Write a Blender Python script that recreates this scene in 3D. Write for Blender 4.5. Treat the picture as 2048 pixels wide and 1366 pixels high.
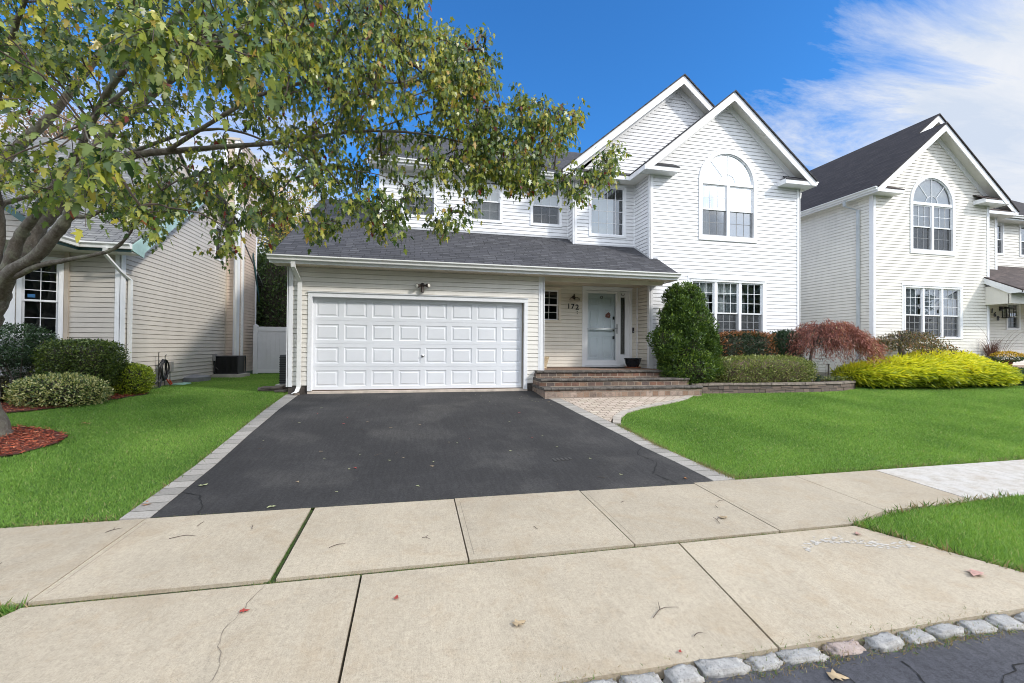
import bpy, bmesh, math, random
import numpy as np
from mathutils import Vector, Matrix
random.seed(7); RNG = np.random.default_rng(11)
sc = bpy.context.scene
for o in list(bpy.data.objects): bpy.data.objects.remove(o)
COL = sc.collection
R = math.radians

# ------------------------------------------------------------------ camera
FPX = 894.566
YAW, PIT, ROL = R(12.3918), R(.63616), R(.43690)
CAM = np.array([0.0, 0.0, 1.04])
fwd = np.array([math.sin(YAW), math.cos(YAW), 0]); rgt = np.array([math.cos(YAW), -math.sin(YAW), 0]); upv = np.array([0, 0, 1.0])
cf = fwd*math.cos(PIT)+upv*math.sin(PIT); cu_ = upv*math.cos(PIT)-fwd*math.sin(PIT)
cr = rgt*math.cos(ROL)+cu_*math.sin(ROL); cu = cu_*math.cos(ROL)-rgt*math.sin(ROL)
cam = bpy.data.cameras.new("camera"); camo = bpy.data.objects.new("camera", cam); COL.objects.link(camo)
cam.sensor_width = 36; cam.lens = FPX/2048*36; cam.clip_start = .05; cam.clip_end = 3000
camo.matrix_world = Matrix(((cr[0], cu[0], -cf[0], CAM[0]), (cr[1], cu[1], -cf[1], CAM[1]), (cr[2], cu[2], -cf[2], CAM[2]), (0, 0, 0, 1)))
sc.camera = camo
try: sc.cycles.filter_width = 1.0
except Exception: pass
sc.render.resolution_x = 1024; sc.render.resolution_y = 683

# ------------------------------------------------------------------ world, sun, exposure
SUN_EL, SUN_AZ = 34.0, 52.0       # azimuth: degrees to the right of straight behind the camera (house faces -Y)
sun_dir = Vector((math.sin(R(SUN_AZ))*math.cos(R(SUN_EL)), -math.cos(R(SUN_AZ))*math.cos(R(SUN_EL)), math.sin(R(SUN_EL))))
VEIL = 1.55   # thin veil around the sun, spread unseen behind camera and overhead as added fill
w = bpy.data.worlds.new("World"); sc.world = w; w.use_nodes = True
nt = w.node_tree; nt.nodes.clear()
def N(t, typ, **kw):
    n = t.nodes.new(typ)
    for k, v in kw.items(): setattr(n, k, v)
    return n
out = N(nt, 'ShaderNodeOutputWorld'); bg = N(nt, 'ShaderNodeBackground'); bg.inputs[1].default_value = .15
sky = N(nt, 'ShaderNodeTexSky', sky_type='NISHITA', sun_disc=False)
sky.sun_elevation = R(SUN_EL); sky.sun_rotation = R(180-SUN_AZ); sky.air_density = 1.0; sky.dust_density = .6; sky.ozone_density = 2.5
tc = N(nt, 'ShaderNodeTexCoord')
sep = N(nt, 'ShaderNodeSeparateXYZ'); nt.links.new(tc.outputs['Generated'], sep.inputs[0])
# streaky high cloud: planar projection of the view direction onto a cloud sheet
def mth(op, a, b=None, c=None, clamp=False):
    n = N(nt, 'ShaderNodeMath', operation=op); n.use_clamp = clamp
    for i, v in enumerate((a, b, c)):
        if v is None: continue
        if isinstance(v, (int, float)): n.inputs[i].default_value = v
        else: nt.links.new(v, n.inputs[i])
    return n.outputs[0]
zc = mth('ADD', mth('MAXIMUM', sep.outputs[2], 0.0), .12)
px_ = mth('DIVIDE', sep.outputs[0], zc); py_ = mth('DIVIDE', sep.outputs[1], zc)
cmb = N(nt, 'ShaderNodeCombineXYZ'); nt.links.new(px_, cmb.inputs[0]); nt.links.new(py_, cmb.inputs[1])
mp = N(nt, 'ShaderNodeMapping'); mp.inputs['Rotation'].default_value = (0, 0, R(28)); mp.inputs['Scale'].default_value = (.55, 1.7, 1)
nt.links.new(cmb.outputs[0], mp.inputs[0])
nz = N(nt, 'ShaderNodeTexNoise'); nz.inputs['Scale'].default_value = 1.3; nz.inputs['Detail'].default_value = 12; nz.inputs['Roughness'].default_value = .68; nz.inputs['Distortion'].default_value = .5
nt.links.new(mp.outputs[0], nz.inputs[0])
nz3 = N(nt, 'ShaderNodeTexNoise'); nz3.inputs['Scale'].default_value = 2.6; nz3.inputs['Detail'].default_value = 10; nz3.inputs['Roughness'].default_value = .62; nz3.inputs['Distortion'].default_value = .6; nt.links.new(mp.outputs[0], nz3.inputs[0])
# cloud bank lies toward +X (right) and a haze bank low to the left/back
edge_ = mth('ADD', mth('MAXIMUM', mth('ADD', sep.outputs[2], -.41), 0.0), .615)
bank = mth('MULTIPLY', mth('SUBTRACT', sep.outputs[0], edge_), 6.0)
lowl = mth('MULTIPLY', mth('MAXIMUM', mth('SUBTRACT', .52, sep.outputs[2]), 0.0), 8.0)
left = mth('MINIMUM', mth('MAXIMUM', mth('MULTIPLY_ADD', sep.outputs[0], -5.0, .15), 0.0), 1.4)
lowleft = mth('MULTIPLY', lowl, left)
behind = mth('ADD', mth('MAXIMUM', mth('MULTIPLY_ADD', sep.outputs[1], -4.0, 1.0), 0.0), mth('MAXIMUM', mth('MULTIPLY_ADD', sep.outputs[2], 9.0, -6.2), 0.0))
msk = mth('ADD', mth('MAXIMUM', bank, -1.2), mth('ADD', lowleft, behind))
fac = mth('ADD', msk, mth('MULTIPLY_ADD', nz.outputs[0], 5.2, -2.5))
fac = mth('MULTIPLY_ADD', fac, .85, .12, clamp=True)
# a few faint wisps in the open blue
nz2 = N(nt, 'ShaderNodeTexNoise'); nz2.inputs['Scale'].default_value = 3.4; nz2.inputs['Detail'].default_value = 7; nz2.inputs['Roughness'].default_value = .6
nt.links.new(mp.outputs[0], nz2.inputs[0])
wisp = mth('MULTIPLY', mth('MULTIPLY_ADD', nz2.outputs[0], 5.0, -3.35, clamp=True), .45)
fac = mth('MAXIMUM', fac, wisp)
hs = N(nt, 'ShaderNodeMix', data_type='RGBA', blend_type='MULTIPLY'); hs.inputs[0].default_value = 1.0
nt.links.new(sky.outputs[0], hs.inputs[6]); hs.inputs[7].default_value = (.38, 1.04, 1.66, 1)
mx = N(nt, 'ShaderNodeMix', data_type='RGBA'); nt.links.new(fac, mx.inputs[0]); nt.links.new(hs.outputs[2], mx.inputs[6]); veil = mth('MULTIPLY_ADD', mth('MINIMUM', mth('MULTIPLY', behind, .6), 1.0), VEIL, 1.0)
cl = N(nt, 'ShaderNodeMix', data_type='RGBA', blend_type='MULTIPLY'); cl.inputs[0].default_value = 1.0; cs = N(nt, 'ShaderNodeMix', data_type='RGBA'); nt.links.new(mth('MULTIPLY_ADD', nz3.outputs[0], 4.0, -1.5, clamp=True), cs.inputs[0]); cs.inputs[6].default_value = (4.6, 5.2, 6.2, 1); cs.inputs[7].default_value = (6.0, 6.2, 6.6, 1); nt.links.new(cs.outputs[2], cl.inputs[6]); nt.links.new(veil, cl.inputs[7]); nt.links.new(cl.outputs[2], mx.inputs[7])
nt.links.new(mx.outputs[2], bg.inputs[0]); nt.links.new(bg.outputs[0], out.inputs[0])
sl = bpy.data.lights.new("sun", 'SUN'); sl.energy = 3.1; sl.angle = R(5.0); sl.color = (1.0, .945, .87)
slo = bpy.data.objects.new("sun", sl); COL.objects.link(slo); slo.rotation_euler = sun_dir.to_track_quat('Z', 'Y').to_euler(); slo.location = (10, -20, 30)
sc.view_settings.view_transform = 'Standard'; sc.view_settings.look = 'None'; sc.view_settings.exposure = -0.06; sc.view_settings.gamma = 1

# ------------------------------------------------------------------ helpers: meshes, objects
ORG = {}
def tag(o, label=None, cat=None, group=None, kind=None):
    if label: o['label'] = label
    if cat: o['category'] = cat
    if group: o['group'] = group
    if kind: o['kind'] = kind
    return o
def thing(name, label, cat, loc=(0, 0, 0), group=None):
    o = bpy.data.objects.new(name, None); COL.objects.link(o); o.location = loc; o.empty_display_size = .2
    ORG[o.name] = Vector(loc); return tag(o, label, cat, group)
def place(o, parent):
    if parent is not None: o.parent = parent
def smooth_angle(me, ang):
    me.polygons.foreach_set('use_smooth', [True]*len(me.polygons))
    try: me.set_sharp_from_angle(angle=ang)
    except Exception: pass
class MB:
    def __init__(s): s.v = []; s.f = []
    def quad(s, *p):
        n = len(s.v); s.v.extend(tuple(q) for q in p); s.f.append(tuple(range(n, n+len(p))))
    poly = quad
    def hexa(s, p):
        n = len(s.v); s.v.extend(tuple(q) for q in p)
        for f in ((0, 3, 2, 1), (4, 5, 6, 7), (0, 1, 5, 4), (1, 2, 6, 5), (2, 3, 7, 6), (3, 0, 4, 7)): s.f.append(tuple(n+i for i in f))
    def box(s, x0, x1, y0, y1, z0, z1):
        s.hexa([(x0, y0, z0), (x1, y0, z0), (x1, y1, z0), (x0, y1, z0), (x0, y0, z1), (x1, y0, z1), (x1, y1, z1), (x0, y1, z1)])
    def slab(s, top, th, d=(0, 0, -1)):
        n = len(s.v); k = len(top); D = Vector(d)*th
        s.v.extend(tuple(q) for q in top); s.v.extend(tuple(Vector(q)+D) for q in top)
        s.f.append(tuple(range(n, n+k))); s.f.append(tuple(range(n+2*k-1, n+k-1, -1)))
        for i in range(k): j = (i+1) % k; s.f.append((n+i, n+j, n+k+j, n+k+i))
    def tube(s, pts, rad, nseg=8, cap=True):
        pts = [Vector(p) for p in pts]
        if not isinstance(rad, (list, tuple)): rad = [rad]*len(pts)
        base = len(s.v); up = Vector((.13, .07, 1)).normalized(); prev = None
        for i, p in enumerate(pts):
            t = (pts[min(i+1, len(pts)-1)]-pts[max(i-1, 0)]).normalized()
            if prev is None:
                a = t.cross(up if abs(t.dot(up)) < .95 else Vector((1, 0, 0))).normalized()
            else: a = (prev-t*prev.dot(t)).normalized()
            prev = a; b = t.cross(a)
            for k in range(nseg):
                an = 2*math.pi*k/nseg; s.v.append(tuple(p+(a*math.cos(an)+b*math.sin(an))*rad[i]))
        for i in range(len(pts)-1):
            for k in range(nseg):
                q = base+i*nseg; k2 = (k+1) % nseg
                s.f.append((q+k, q+k2, q+nseg+k2, q+nseg+k))
        if cap:
            s.f.append(tuple(base+k for k in range(nseg))[::-1]); s.f.append(tuple(base+(len(pts)-1)*nseg+k for k in range(nseg)))
    def lathe(s, prof, c, nseg=24):
        b = len(s.v)
        for r, z in prof:
            for k in range(nseg):
                a = 2*math.pi*k/nseg; s.v.append((c[0]+r*math.cos(a), c[1]+r*math.sin(a), c[2]+z))
        for i in range(len(prof)-1):
            for k in range(nseg):
                k2 = (k+1) % nseg; s.f.append((b+i*nseg+k, b+i*nseg+k2, b+(i+1)*nseg+k2, b+(i+1)*nseg+k))
    def nxt(s): s.cuts = getattr(s, 'cuts', [(0, 0)]); s.cuts.append((len(s.v), len(s.f)))
    def split(s, name, mat, parent=None):
        c = getattr(s, 'cuts', [(0, 0)])+[(len(s.v), len(s.f))]; o = None
        for (v0, f0), (v1, f1) in zip(c[:-1], c[1:]):
            if f1 > f0: q = MB(); q.v = s.v[v0:v1]; q.f = [tuple(i-v0 for i in f) for f in s.f[f0:f1]]; o = q.build(name, mat, parent)
        return o
    def build(s, name, mat, parent=None, smooth=None, uv=True):
        me = bpy.data.meshes.new(name)
        org = Vector((0, 0, 0)); q = parent
        while q is not None:
            if q.name in ORG: org = ORG[q.name]; break
            q = q.parent
        me.from_pydata([(a-org.x, b-org.y, c-org.z) for a, b, c in s.v], [], s.f)
        if uv and len(s.f) < 60000:
            me.update(); lay = me.uv_layers.new(name='UVMap').data
            for p in me.polygons:
                n = p.normal
                if abs(n.z) > .999: u = Vector((1, 0, 0)); v = Vector((0, 1, 0))
                else:
                    u = Vector((0, 0, 1)).cross(n).normalized(); v = n.cross(u)
                    if abs(n.z) > .15 and n.z < 0: v = -v; 
                for li in p.loop_indices:
                    co = me.vertices[me.loops[li].vertex_index].co+org; lay[li].uv = (co.dot(u), co.dot(v))
        if mat is not None: me.materials.append(mat)
        o = bpy.data.objects.new(name, me); COL.objects.link(o); place(o, parent)
        if smooth: smooth_angle(me, R(smooth))
        return o
class Fr:
    """a vertical frame: u along the wall, z up, d outwards"""
    def __init__(s, o, u, n): s.o = Vector((o[0], o[1], 0)); s.u = Vector((u[0], u[1], 0)).normalized(); s.n = Vector((n[0], n[1], 0)).normalized()
    def p(s, u, z, d=0): q = s.o+s.u*u+s.n*d; return (q.x, q.y, z)
    def box(s, m, u0, u1, z0, z1, d0, d1):
        m.hexa([s.p(u0, z0, d1), s.p(u1, z0, d1), s.p(u1, z0, d0), s.p(u0, z0, d0), s.p(u0, z1, d1), s.p(u1, z1, d1), s.p(u1, z1, d0), s.p(u0, z1, d0)])
    def rect(s, m, u0, u1, z0, z1, d): m.quad(s.p(u0, z0, d), s.p(u1, z0, d), s.p(u1, z1, d), s.p(u0, z1, d))
def structure(o): o['kind'] = 'structure'; return o
PRF = [(-400, -2.0), (-60, -.95), (0, -.80), (2.12, -.748), (2.25, -.712), (3.5, -.645), (4.8, -.60), (6.34, -.50), (7.74, -.345), (9.2, -.19), (10.7, -.07), (12.5, -.06), (60, .0), (400, .2)]
def gz(y): return float(np.interp(y, [a for a, b in PRF], [b for a, b in PRF]))

# ------------------------------------------------------------------ materials
MATS = {}
def newmat(name):
    m = bpy.data.materials.new(name); m.use_nodes = True; t = m.node_tree; t.nodes.clear()
    o = N(t, 'ShaderNodeOutputMaterial'); b = N(t, 'ShaderNodeBsdfPrincipled'); t.links.new(b.outputs[0], o.inputs[0]); MATS[name] = m
    return m, t, b, o
def mixc(t, f, a, b, blend='MIX'):
    n = N(t, 'ShaderNodeMix', data_type='RGBA', blend_type=blend)
    for i, v in ((0, f), (6, a), (7, b)):
        if isinstance(v, (int, float)): n.inputs[i].default_value = v
        elif isinstance(v, tuple): n.inputs[i].default_value = v+(1,) if len(v) == 3 else v
        else: t.links.new(v, n.inputs[i])
    return n.outputs[2]
def ramp(t, src, stops):
    r = N(t, 'ShaderNodeValToRGB'); t.links.new(src, r.inputs[0]); e = r.color_ramp.elements
    while len(e) < len(stops): e.new(.5)
    for i, (p, c) in enumerate(stops): e[i].position = p; e[i].color = (c, c, c, 1) if isinstance(c, (int, float)) else c+(1,)
    return r.outputs[0]
def noise(t, scale, detail=4, rough=.55, vec=None, dist=0, sc3=None):
    n = N(t, 'ShaderNodeTexNoise'); n.inputs['Scale'].default_value = scale; n.inputs['Detail'].default_value = detail; n.inputs['Roughness'].default_value = rough; n.inputs['Distortion'].default_value = dist
    if vec is None: vec = N(t, 'ShaderNodeTexCoord').outputs['Object']
    if sc3:
        mpn = N(t, 'ShaderNodeMapping'); mpn.inputs['Scale'].default_value = sc3; t.links.new(vec, mpn.inputs[0]); vec = mpn.outputs[0]
    t.links.new(vec, n.inputs[0]); return n.outputs[0]
def bump(t, b, src, strength=.3, dist=.01):
    n = N(t, 'ShaderNodeBump'); n.inputs['Strength'].default_value = strength; n.inputs['Distance'].default_value = dist
    t.links.new(src, n.inputs['Height'])
    t.links.new(n.outputs[0], b.inputs['Normal']); return n
def M(name, col, rough=.55, var=.08, scale=3, bmp=0, bscale=60, metal=0, fine=0):
    if name in MATS: return MATS[name]
    m, t, b, o = newmat(name)
    c2 = tuple(max(0, c*(1-var*2)) for c in col); c1 = tuple(min(1, c*(1+var)) for c in col)
    f = ramp(t, noise(t, scale, 6, .6), [(.3, 0.0), (.7, 1.0)])
    c = mixc(t, f, c2, c1)
    if fine:
        g = ramp(t, noise(t, bscale, 3), [(.35, 1-fine), (.65, 1.0)]); c = mixc(t, 1.0, c, g, 'MULTIPLY')
    t.links.new(c, b.inputs['Base Color']); b.inputs['Roughness'].default_value = rough; b.inputs['Metallic'].default_value = metal
    if bmp: bump(t, b, noise(t, bscale, 4), bmp, .004)
    return m
def siding_mat(name, col, streak=.06, dirt=.10):
    m, t, b, o = newmat(name)
    n1 = ramp(t, noise(t, 1.0, 5, .6, sc3=(5, 5, .8)), [(.35, 1-streak), (.65, 1.0)])
    n2 = ramp(t, noise(t, .7, 6, .65), [(.3, 1-dirt), (.6, 1.0)])
    c = mixc(t, 1.0, mixc(t, 1.0, col, n1, 'MULTIPLY'), n2, 'MULTIPLY')
    t.links.new(c, b.inputs['Base Color']); b.inputs['Roughness'].default_value = .45
    bump(t, b, noise(t, 30, 3, .5, sc3=(.3, .3, 4)), .12, .004); return m
VINYL = siding_mat('white_vinyl_siding', (.77, .775, .79))
VINYLG = siding_mat('garage_vinyl_siding', (.77, .745, .69))
VINYLC = siding_mat('cream_vinyl_siding', (.74, .695, .61))  # same house vinyl, given a warmer cream base tone at the porch
VINYLR = siding_mat('ivory_vinyl_siding', (.77, .745, .68))
VINYLL = siding_mat('taupe_vinyl_siding', (.56, .52, .465), .05, .10)
TRIM = M('white_trim', (.80, .81, .83), .4, .03, 2, .05, 40)
TRIMC = M('cream_trim', (.72, .66, .56), .45, .05, 2)
GUT = M('white_gutter_metal', (.78, .78, .76), .35, .04, 3)
SOFF = M('white_soffit', (.74, .72, .67), .5, .04, 2)
SOFFC = M('cream_soffit', (.60, .53, .42), .5, .08, 2)  # warmer, darker tone than the white soffit, used over garage and porch
GREEN = M('green_trim_paint', (.34, .49, .46), .5, .1, 4)
DGREEN = M('dark_green_trim_paint', (.03, .085, .09), .5, .1, 4)
FOUND = M('concrete_foundation', (.42, .39, .34), .85, .15, 3, .3, 80)
DFOUND = M('dark_foundation_block', (.10, .085, .075), .9, .25, 6, .4, 60)
DARK = M('interior_dark', (.045, .042, .045), .9, .1, 2)
CURT = M('sheer_curtain', (.62, .64, .66), .9, .05, 5)
BLIND = M('window_blind', (.66, .66, .64), .7, .04, 5)
BLACK = M('black_metal', (.012, .012, .013), .4, .1, 8)
BRONZE = M('bronze_metal', (.05, .035, .028), .45, .1, 8)
def glass_mat(name, tint, base):
    m = bpy.data.materials.new(name); m.use_nodes = True; t = m.node_tree; t.nodes.clear(); MATS[name] = m
    o = N(t, 'ShaderNodeOutputMaterial'); tr = N(t, 'ShaderNodeBsdfTransparent'); tr.inputs[0].default_value = tint+(1,)
    gl = N(t, 'ShaderNodeBsdfGlossy'); gl.inputs['Roughness'].default_value = .015; gl.inputs[0].default_value = (.92, .96, 1, 1)
    fr = N(t, 'ShaderNodeFresnel'); fr.inputs[0].default_value = 1.55
    ad = N(t, 'ShaderNodeMath', operation='ADD'); t.links.new(fr.outputs[0], ad.inputs[0]); ad.inputs[1].default_value = base; ad.use_clamp = True
    mx = N(t, 'ShaderNodeMixShader'); t.links.new(ad.outputs[0], mx.inputs[0]); t.links.new(tr.outputs[0], mx.inputs[1]); t.links.new(gl.outputs[0], mx.inputs[2])
    # gentle waviness of old insulated panes
    bp = N(t, 'ShaderNodeBump'); bp.inputs['Strength'].default_value = .12; bp.inputs['Distance'].default_value = .01
    t.links.new(noise(t, 2.2, 2), bp.inputs['Height']); t.links.new(bp.outputs[0], gl.inputs['Normal'])
    t.links.new(mx.outputs[0], o.inputs[0]); return m
GLASS = glass_mat('window_glass', (.86, .9, .9), .09)
GLASSD = glass_mat('storm_door_glass', (.95, .97, .98), .0)
def screen_mat():
    m = bpy.data.materials.new('insect_screen'); m.use_nodes = True; t = m.node_tree; t.nodes.clear(); MATS['insect_screen'] = m
    o = N(t, 'ShaderNodeOutputMaterial'); tr = N(t, 'ShaderNodeBsdfTransparent'); d = N(t, 'ShaderNodeBsdfDiffuse'); d.inputs[0].default_value = (.09, .095, .10, 1)
    mx = N(t, 'ShaderNodeMixShader'); mx.inputs[0].default_value = .45
    t.links.new(tr.outputs[0], mx.inputs[1]); t.links.new(d.outputs[0], mx.inputs[2]); t.links.new(mx.outputs[0], o.inputs[0]); return m
SCREEN = screen_mat()
def shingle_mat(name, c1, c2, lines=.35, w_=.33, h_=.142, moss=0):
    m, t, b, o = newmat(name)
    uv = N(t, 'ShaderNodeTexCoord').outputs['UV']
    br = N(t, 'ShaderNodeTexBrick'); t.links.new(uv, br.inputs[0]); br.offset = .41; br.offset_frequency = 2; br.squash = .7; br.squash_frequency = 3
    for k, v in (('Scale', 1.0), ('Mortar Size', .009), ('Mortar Smooth', .3), ('Bias', 0.0), ('Brick Width', w_), ('Row Height', h_)): br.inputs[k].default_value = v
    br.inputs['Color1'].default_value = c1+(1,); br.inputs['Color2'].default_value = c2+(1,); br.inputs['Mortar'].default_value = tuple(c*(1-lines*1.9) if 1-lines*1.9 > 0 else 0 for c in c2)+(1,)
    # darker raised tabs with their own irregular widths
    br2 = N(t, 'ShaderNodeTexBrick'); t.links.new(uv, br2.inputs[0]); br2.offset = .63; br2.squash = 1.7; br2.squash_frequency = 2
    for k, v in (('Scale', 1.0), ('Mortar Size', .0), ('Brick Width', w_*.62), ('Row Height', h_)): br2.inputs[k].default_value = v
    br2.inputs['Color1'].default_value = (1, 1, 1, 1); br2.inputs['Color2'].default_value = (.62, .62, .66, 1); br2.inputs['Mortar'].default_value = (1, 1, 1, 1)
    c = mixc(t, 1.0, br.outputs[0], br2.outputs[0], 'MULTIPLY')
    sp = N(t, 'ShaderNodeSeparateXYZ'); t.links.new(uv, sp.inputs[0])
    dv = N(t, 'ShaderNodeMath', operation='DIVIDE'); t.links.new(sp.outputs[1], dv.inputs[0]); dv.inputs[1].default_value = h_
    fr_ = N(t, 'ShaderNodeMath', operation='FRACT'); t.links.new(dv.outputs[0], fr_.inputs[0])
    band = ramp(t, fr_.outputs[0], [(.0, .50), (.26, .62), (.34, 1.0)])  # dark dashes along course edges: printed band plus butt shadow, put into colour
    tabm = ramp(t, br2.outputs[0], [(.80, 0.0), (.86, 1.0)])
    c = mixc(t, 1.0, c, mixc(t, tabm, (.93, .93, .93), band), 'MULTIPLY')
    g = ramp(t, noise(t, 140, 2, .5, uv), [(.3, .75), (.7, 1.15)])
    c = mixc(t, 1.0, c, g, 'MULTIPLY')
    l = ramp(t, noise(t, .8, 5, .6, uv), [(.3, .85), (.7, 1.1)]); c = mixc(t, 1.0, c, l, 'MULTIPLY')
    if moss: c = mixc(t, ramp(t, noise(t, 1.7, 6, .7, uv), [(.55, 0.0), (.75, moss)]), c, (.09, .12, .05))
    t.links.new(c, b.inputs['Base Color']); b.inputs['Roughness'].default_value = .9
    h = N(t, 'ShaderNodeMath', operation='MULTIPLY'); t.links.new(br.outputs['Fac'], h.inputs[0]); h.inputs[1].default_value = -1.0
    h2 = N(t, 'ShaderNodeMath', operation='ADD'); t.links.new(h.outputs[0], h2.inputs[0]); t.links.new(br2.outputs[0], h2.inputs[1])
    bump(t, b, h2.outputs[0], .8, .008); return m
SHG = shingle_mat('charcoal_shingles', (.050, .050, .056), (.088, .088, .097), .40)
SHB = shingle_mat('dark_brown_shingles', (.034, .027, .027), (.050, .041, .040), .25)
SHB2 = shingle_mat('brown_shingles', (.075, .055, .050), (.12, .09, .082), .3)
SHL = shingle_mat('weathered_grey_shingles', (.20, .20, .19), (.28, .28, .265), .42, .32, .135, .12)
def concrete_mat(name, col, stain=(.36, .25, .14), white=0):
    m, t, b, o = newmat(name)
    v = N(t, 'ShaderNodeTexCoord').outputs['Object']
    n1 = noise(t, .8, 8, .7, v, .8); n2 = noise(t, 220, 2, .6, v); n3 = noise(t, 4.5, 6, .7, v, .4); n4 = noise(t, 30, 5, .7, v)
    broom = noise(t, 9, 3, .6, v, .6, (24, .8, 1))
    c = mixc(t, ramp(t, n1, [(.3, 0.0), (.72, 1.0)]), tuple(x*.78 for x in col), col)
    c = mixc(t, ramp(t, n3, [(.52, 0.0), (.78, .38)]), c, stain)
    c = mixc(t, 1.0, c, ramp(t, n2, [(.3, .74), (.55, 1.05)]), 'MULTIPLY')
    c = mixc(t, 1.0, c, ramp(t, n4, [(.3, .86), (.6, 1.03)]), 'MULTIPLY')
    c = mixc(t, 1.0, c, ramp(t, broom, [(.3, .90), (.6, 1.03)]), 'MULTIPLY')
    gi = N(t, 'ShaderNodeNewGeometry'); c = mixc(t, 1.0, c, ramp(t, gi.outputs['Random Per Island'], [(0, .90), (1, 1.04)]), 'MULTIPLY')
    c = mixc(t, 1.0, c, ramp(t, noise(t, 75, 4, .75, v), [(.36, .80), (.50, 1.0)]), 'MULTIPLY'); c = mixc(t, ramp(t, noise(t, 1.3, 7, .7, v, 1.0), [(.50, 0.0), (.80, .5)]), c, (.30, .22, .13))
    if white: c = mixc(t, ramp(t, noise(t, 7, 6, .75, v), [(.42, 0.0), (.6, white)]), c, (.62, .61, .60))
    t.links.new(c, b.inputs['Base Color']); b.inputs['Roughness'].default_value = .88
    ad = N(t, 'ShaderNodeMath', operation='ADD'); t.links.new(n2, ad.inputs[0]); t.links.new(broom, ad.inputs[1])
    bump(t, b, ad.outputs[0], .45, .003); return m
CONC = concrete_mat('broomed_concrete', (.49, .42, .315))
CONC2 = concrete_mat('pale_worn_concrete', (.54, .50, .44), (.44, .35, .27), .35)
def asphalt_mat(name, col, patch=.06):
    m, t, b, o = newmat(name)
    v = N(t, 'ShaderNodeTexCoord').outputs['Object']
    n1 = noise(t, .45, 5, .6, v, .5); n2 = noise(t, 160, 3, .6, v); n3 = noise(t, 1.6, 6, .65, v, 1.2); n4 = noise(t, 420, 1, .5, v)
    c = mixc(t, ramp(t, n1, [(.35, 0.0), (.7, 1.0)]), col, tuple(x*1.45 for x in col))
    c = mixc(t, ramp(t, noise(t, .9, 6, .6, v, .4), [(.48, 0.0), (.78, .48)]), c, (patch*1.5, patch*1.42, patch*1.3))
    c = mixc(t, 1.0, c, ramp(t, noise(t, 38, 5, .75, v), [(.34, .72), (.62, 1.18)]), 'MULTIPLY'); c = mixc(t, 1.0, c, ramp(t, noise(t, 6, 4, .6, v, .3, (5, .5, 1)), [(.35, .86), (.65, 1.08)]), 'MULTIPLY')
    c = mixc(t, 1.0, c, ramp(t, n2, [(.32, .66), (.6, 1.15)]), 'MULTIPLY')
    c = mixc(t, ramp(t, n4, [(.70, 0.0), (.76, .55)]), c, (.22, .21, .2))
    t.links.new(c, b.inputs['Base Color']); b.inputs['Roughness'].default_value = .9; b.inputs['Specular IOR Level'].default_value = .25
    bump(t, b, n2, .5, .004); return m
ASPH = asphalt_mat('sealed_asphalt', (.033, .032, .032), .08)
ASPH2 = asphalt_mat('street_asphalt', (.060, .061, .070))
def brick_mat(name, cols, mortar, bw, bh, ms=.012, coord='UV', rough=.85, stain=None, rot=0, offset=.5):
    m, t, b, o = newmat(name)
    v = N(t, 'ShaderNodeTexCoord').outputs[coord]
    if rot:
        mpn = N(t, 'ShaderNodeMapping'); mpn.inputs['Rotation'].default_value = (0, 0, R(rot)); t.links.new(v, mpn.inputs[0]); vv = mpn.outputs[0]
    else: vv = v
    br = N(t, 'ShaderNodeTexBrick'); t.links.new(vv, br.inputs[0]); br.offset = offset
    for k, x in (('Scale', 1.0), ('Mortar Size', ms), ('Mortar Smooth', .2), ('Brick Width', bw), ('Row Height', bh), ('Bias', 0.0)): br.inputs[k].default_value = x
    br.inputs['Color1'].default_value = (0, 0, 0, 1); br.inputs['Color2'].default_value = (1, 1, 1, 1); br.inputs['Mortar'].default_value = (.5, .5, .5, 1)
    r = N(t, 'ShaderNodeValToRGB'); t.links.new(br.outputs[0], r.inputs[0]); e = r.color_ramp.elements
    while len(e) < len(cols): e.new(.5)
    for i, c in enumerate(cols): e[i].position = i/(len(cols)-1); e[i].color = c+(1,)
    c = r.outputs[0]
    c = mixc(t, 1.0, c, ramp(t, noise(t, 45, 5, .7, v), [(.3, .72), (.65, 1.1)]), 'MULTIPLY')
    if stain: c = mixc(t, ramp(t, noise(t, 5, 6, .75, v), [(.48, 0.0), (.66, .8)]), c, stain)
    c = mixc(t, br.outputs['Fac'], c, mortar)
    t.links.new(c, b.inputs['Base Color']); b.inputs['Roughness'].default_value = rough
    iv = N(t, 'ShaderNodeMath', operation='SUBTRACT'); iv.inputs[0].default_value = 1.0; t.links.new(br.outputs['Fac'], iv.inputs[1])
    bump(t, b, iv.outputs[0], .7, .006); return m
BRICK = brick_mat('step_brick', [(.14, .075, .05), (.24, .12, .08), (.10, .085, .08), (.28, .17, .11), (.17, .12, .09)], (.32, .27, .21), .205, .098, .009, stain=(.06, .05, .045))
BRICKP = brick_mat('pale_step_brick', [(.36, .27, .21), (.24, .15, .10), (.42, .33, .27), (.18, .13, .10)], (.25, .21, .17), .16, .12, .008, stain=(.09, .07, .06))
PAVE = brick_mat('landing_pavers', [(.30, .17, .11), (.22, .15, .11), (.36, .22, .15)], (.10, .08, .06), .2, .1, .008)
PATHM = brick_mat('tumbled_path_pavers', [(.46, .38, .31), (.52, .43, .36), (.42, .35, .28), (.54, .47, .38)], (.13, .095, .06), .21, .135, .010, rot=0)
STRIP = brick_mat('grey_border_pavers', [(.30, .28, .25), (.37, .345, .31), (.25, .235, .21)], (.05, .045, .03), 1.0, .2, .006, offset=0)
BLOCK = brick_mat('wall_block', [(.13, .095, .08), (.19, .14, .11), (.09, .07, .06)], (.05, .04, .035), .3, .1, .008, stain=(.10, .09, .08))
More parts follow.
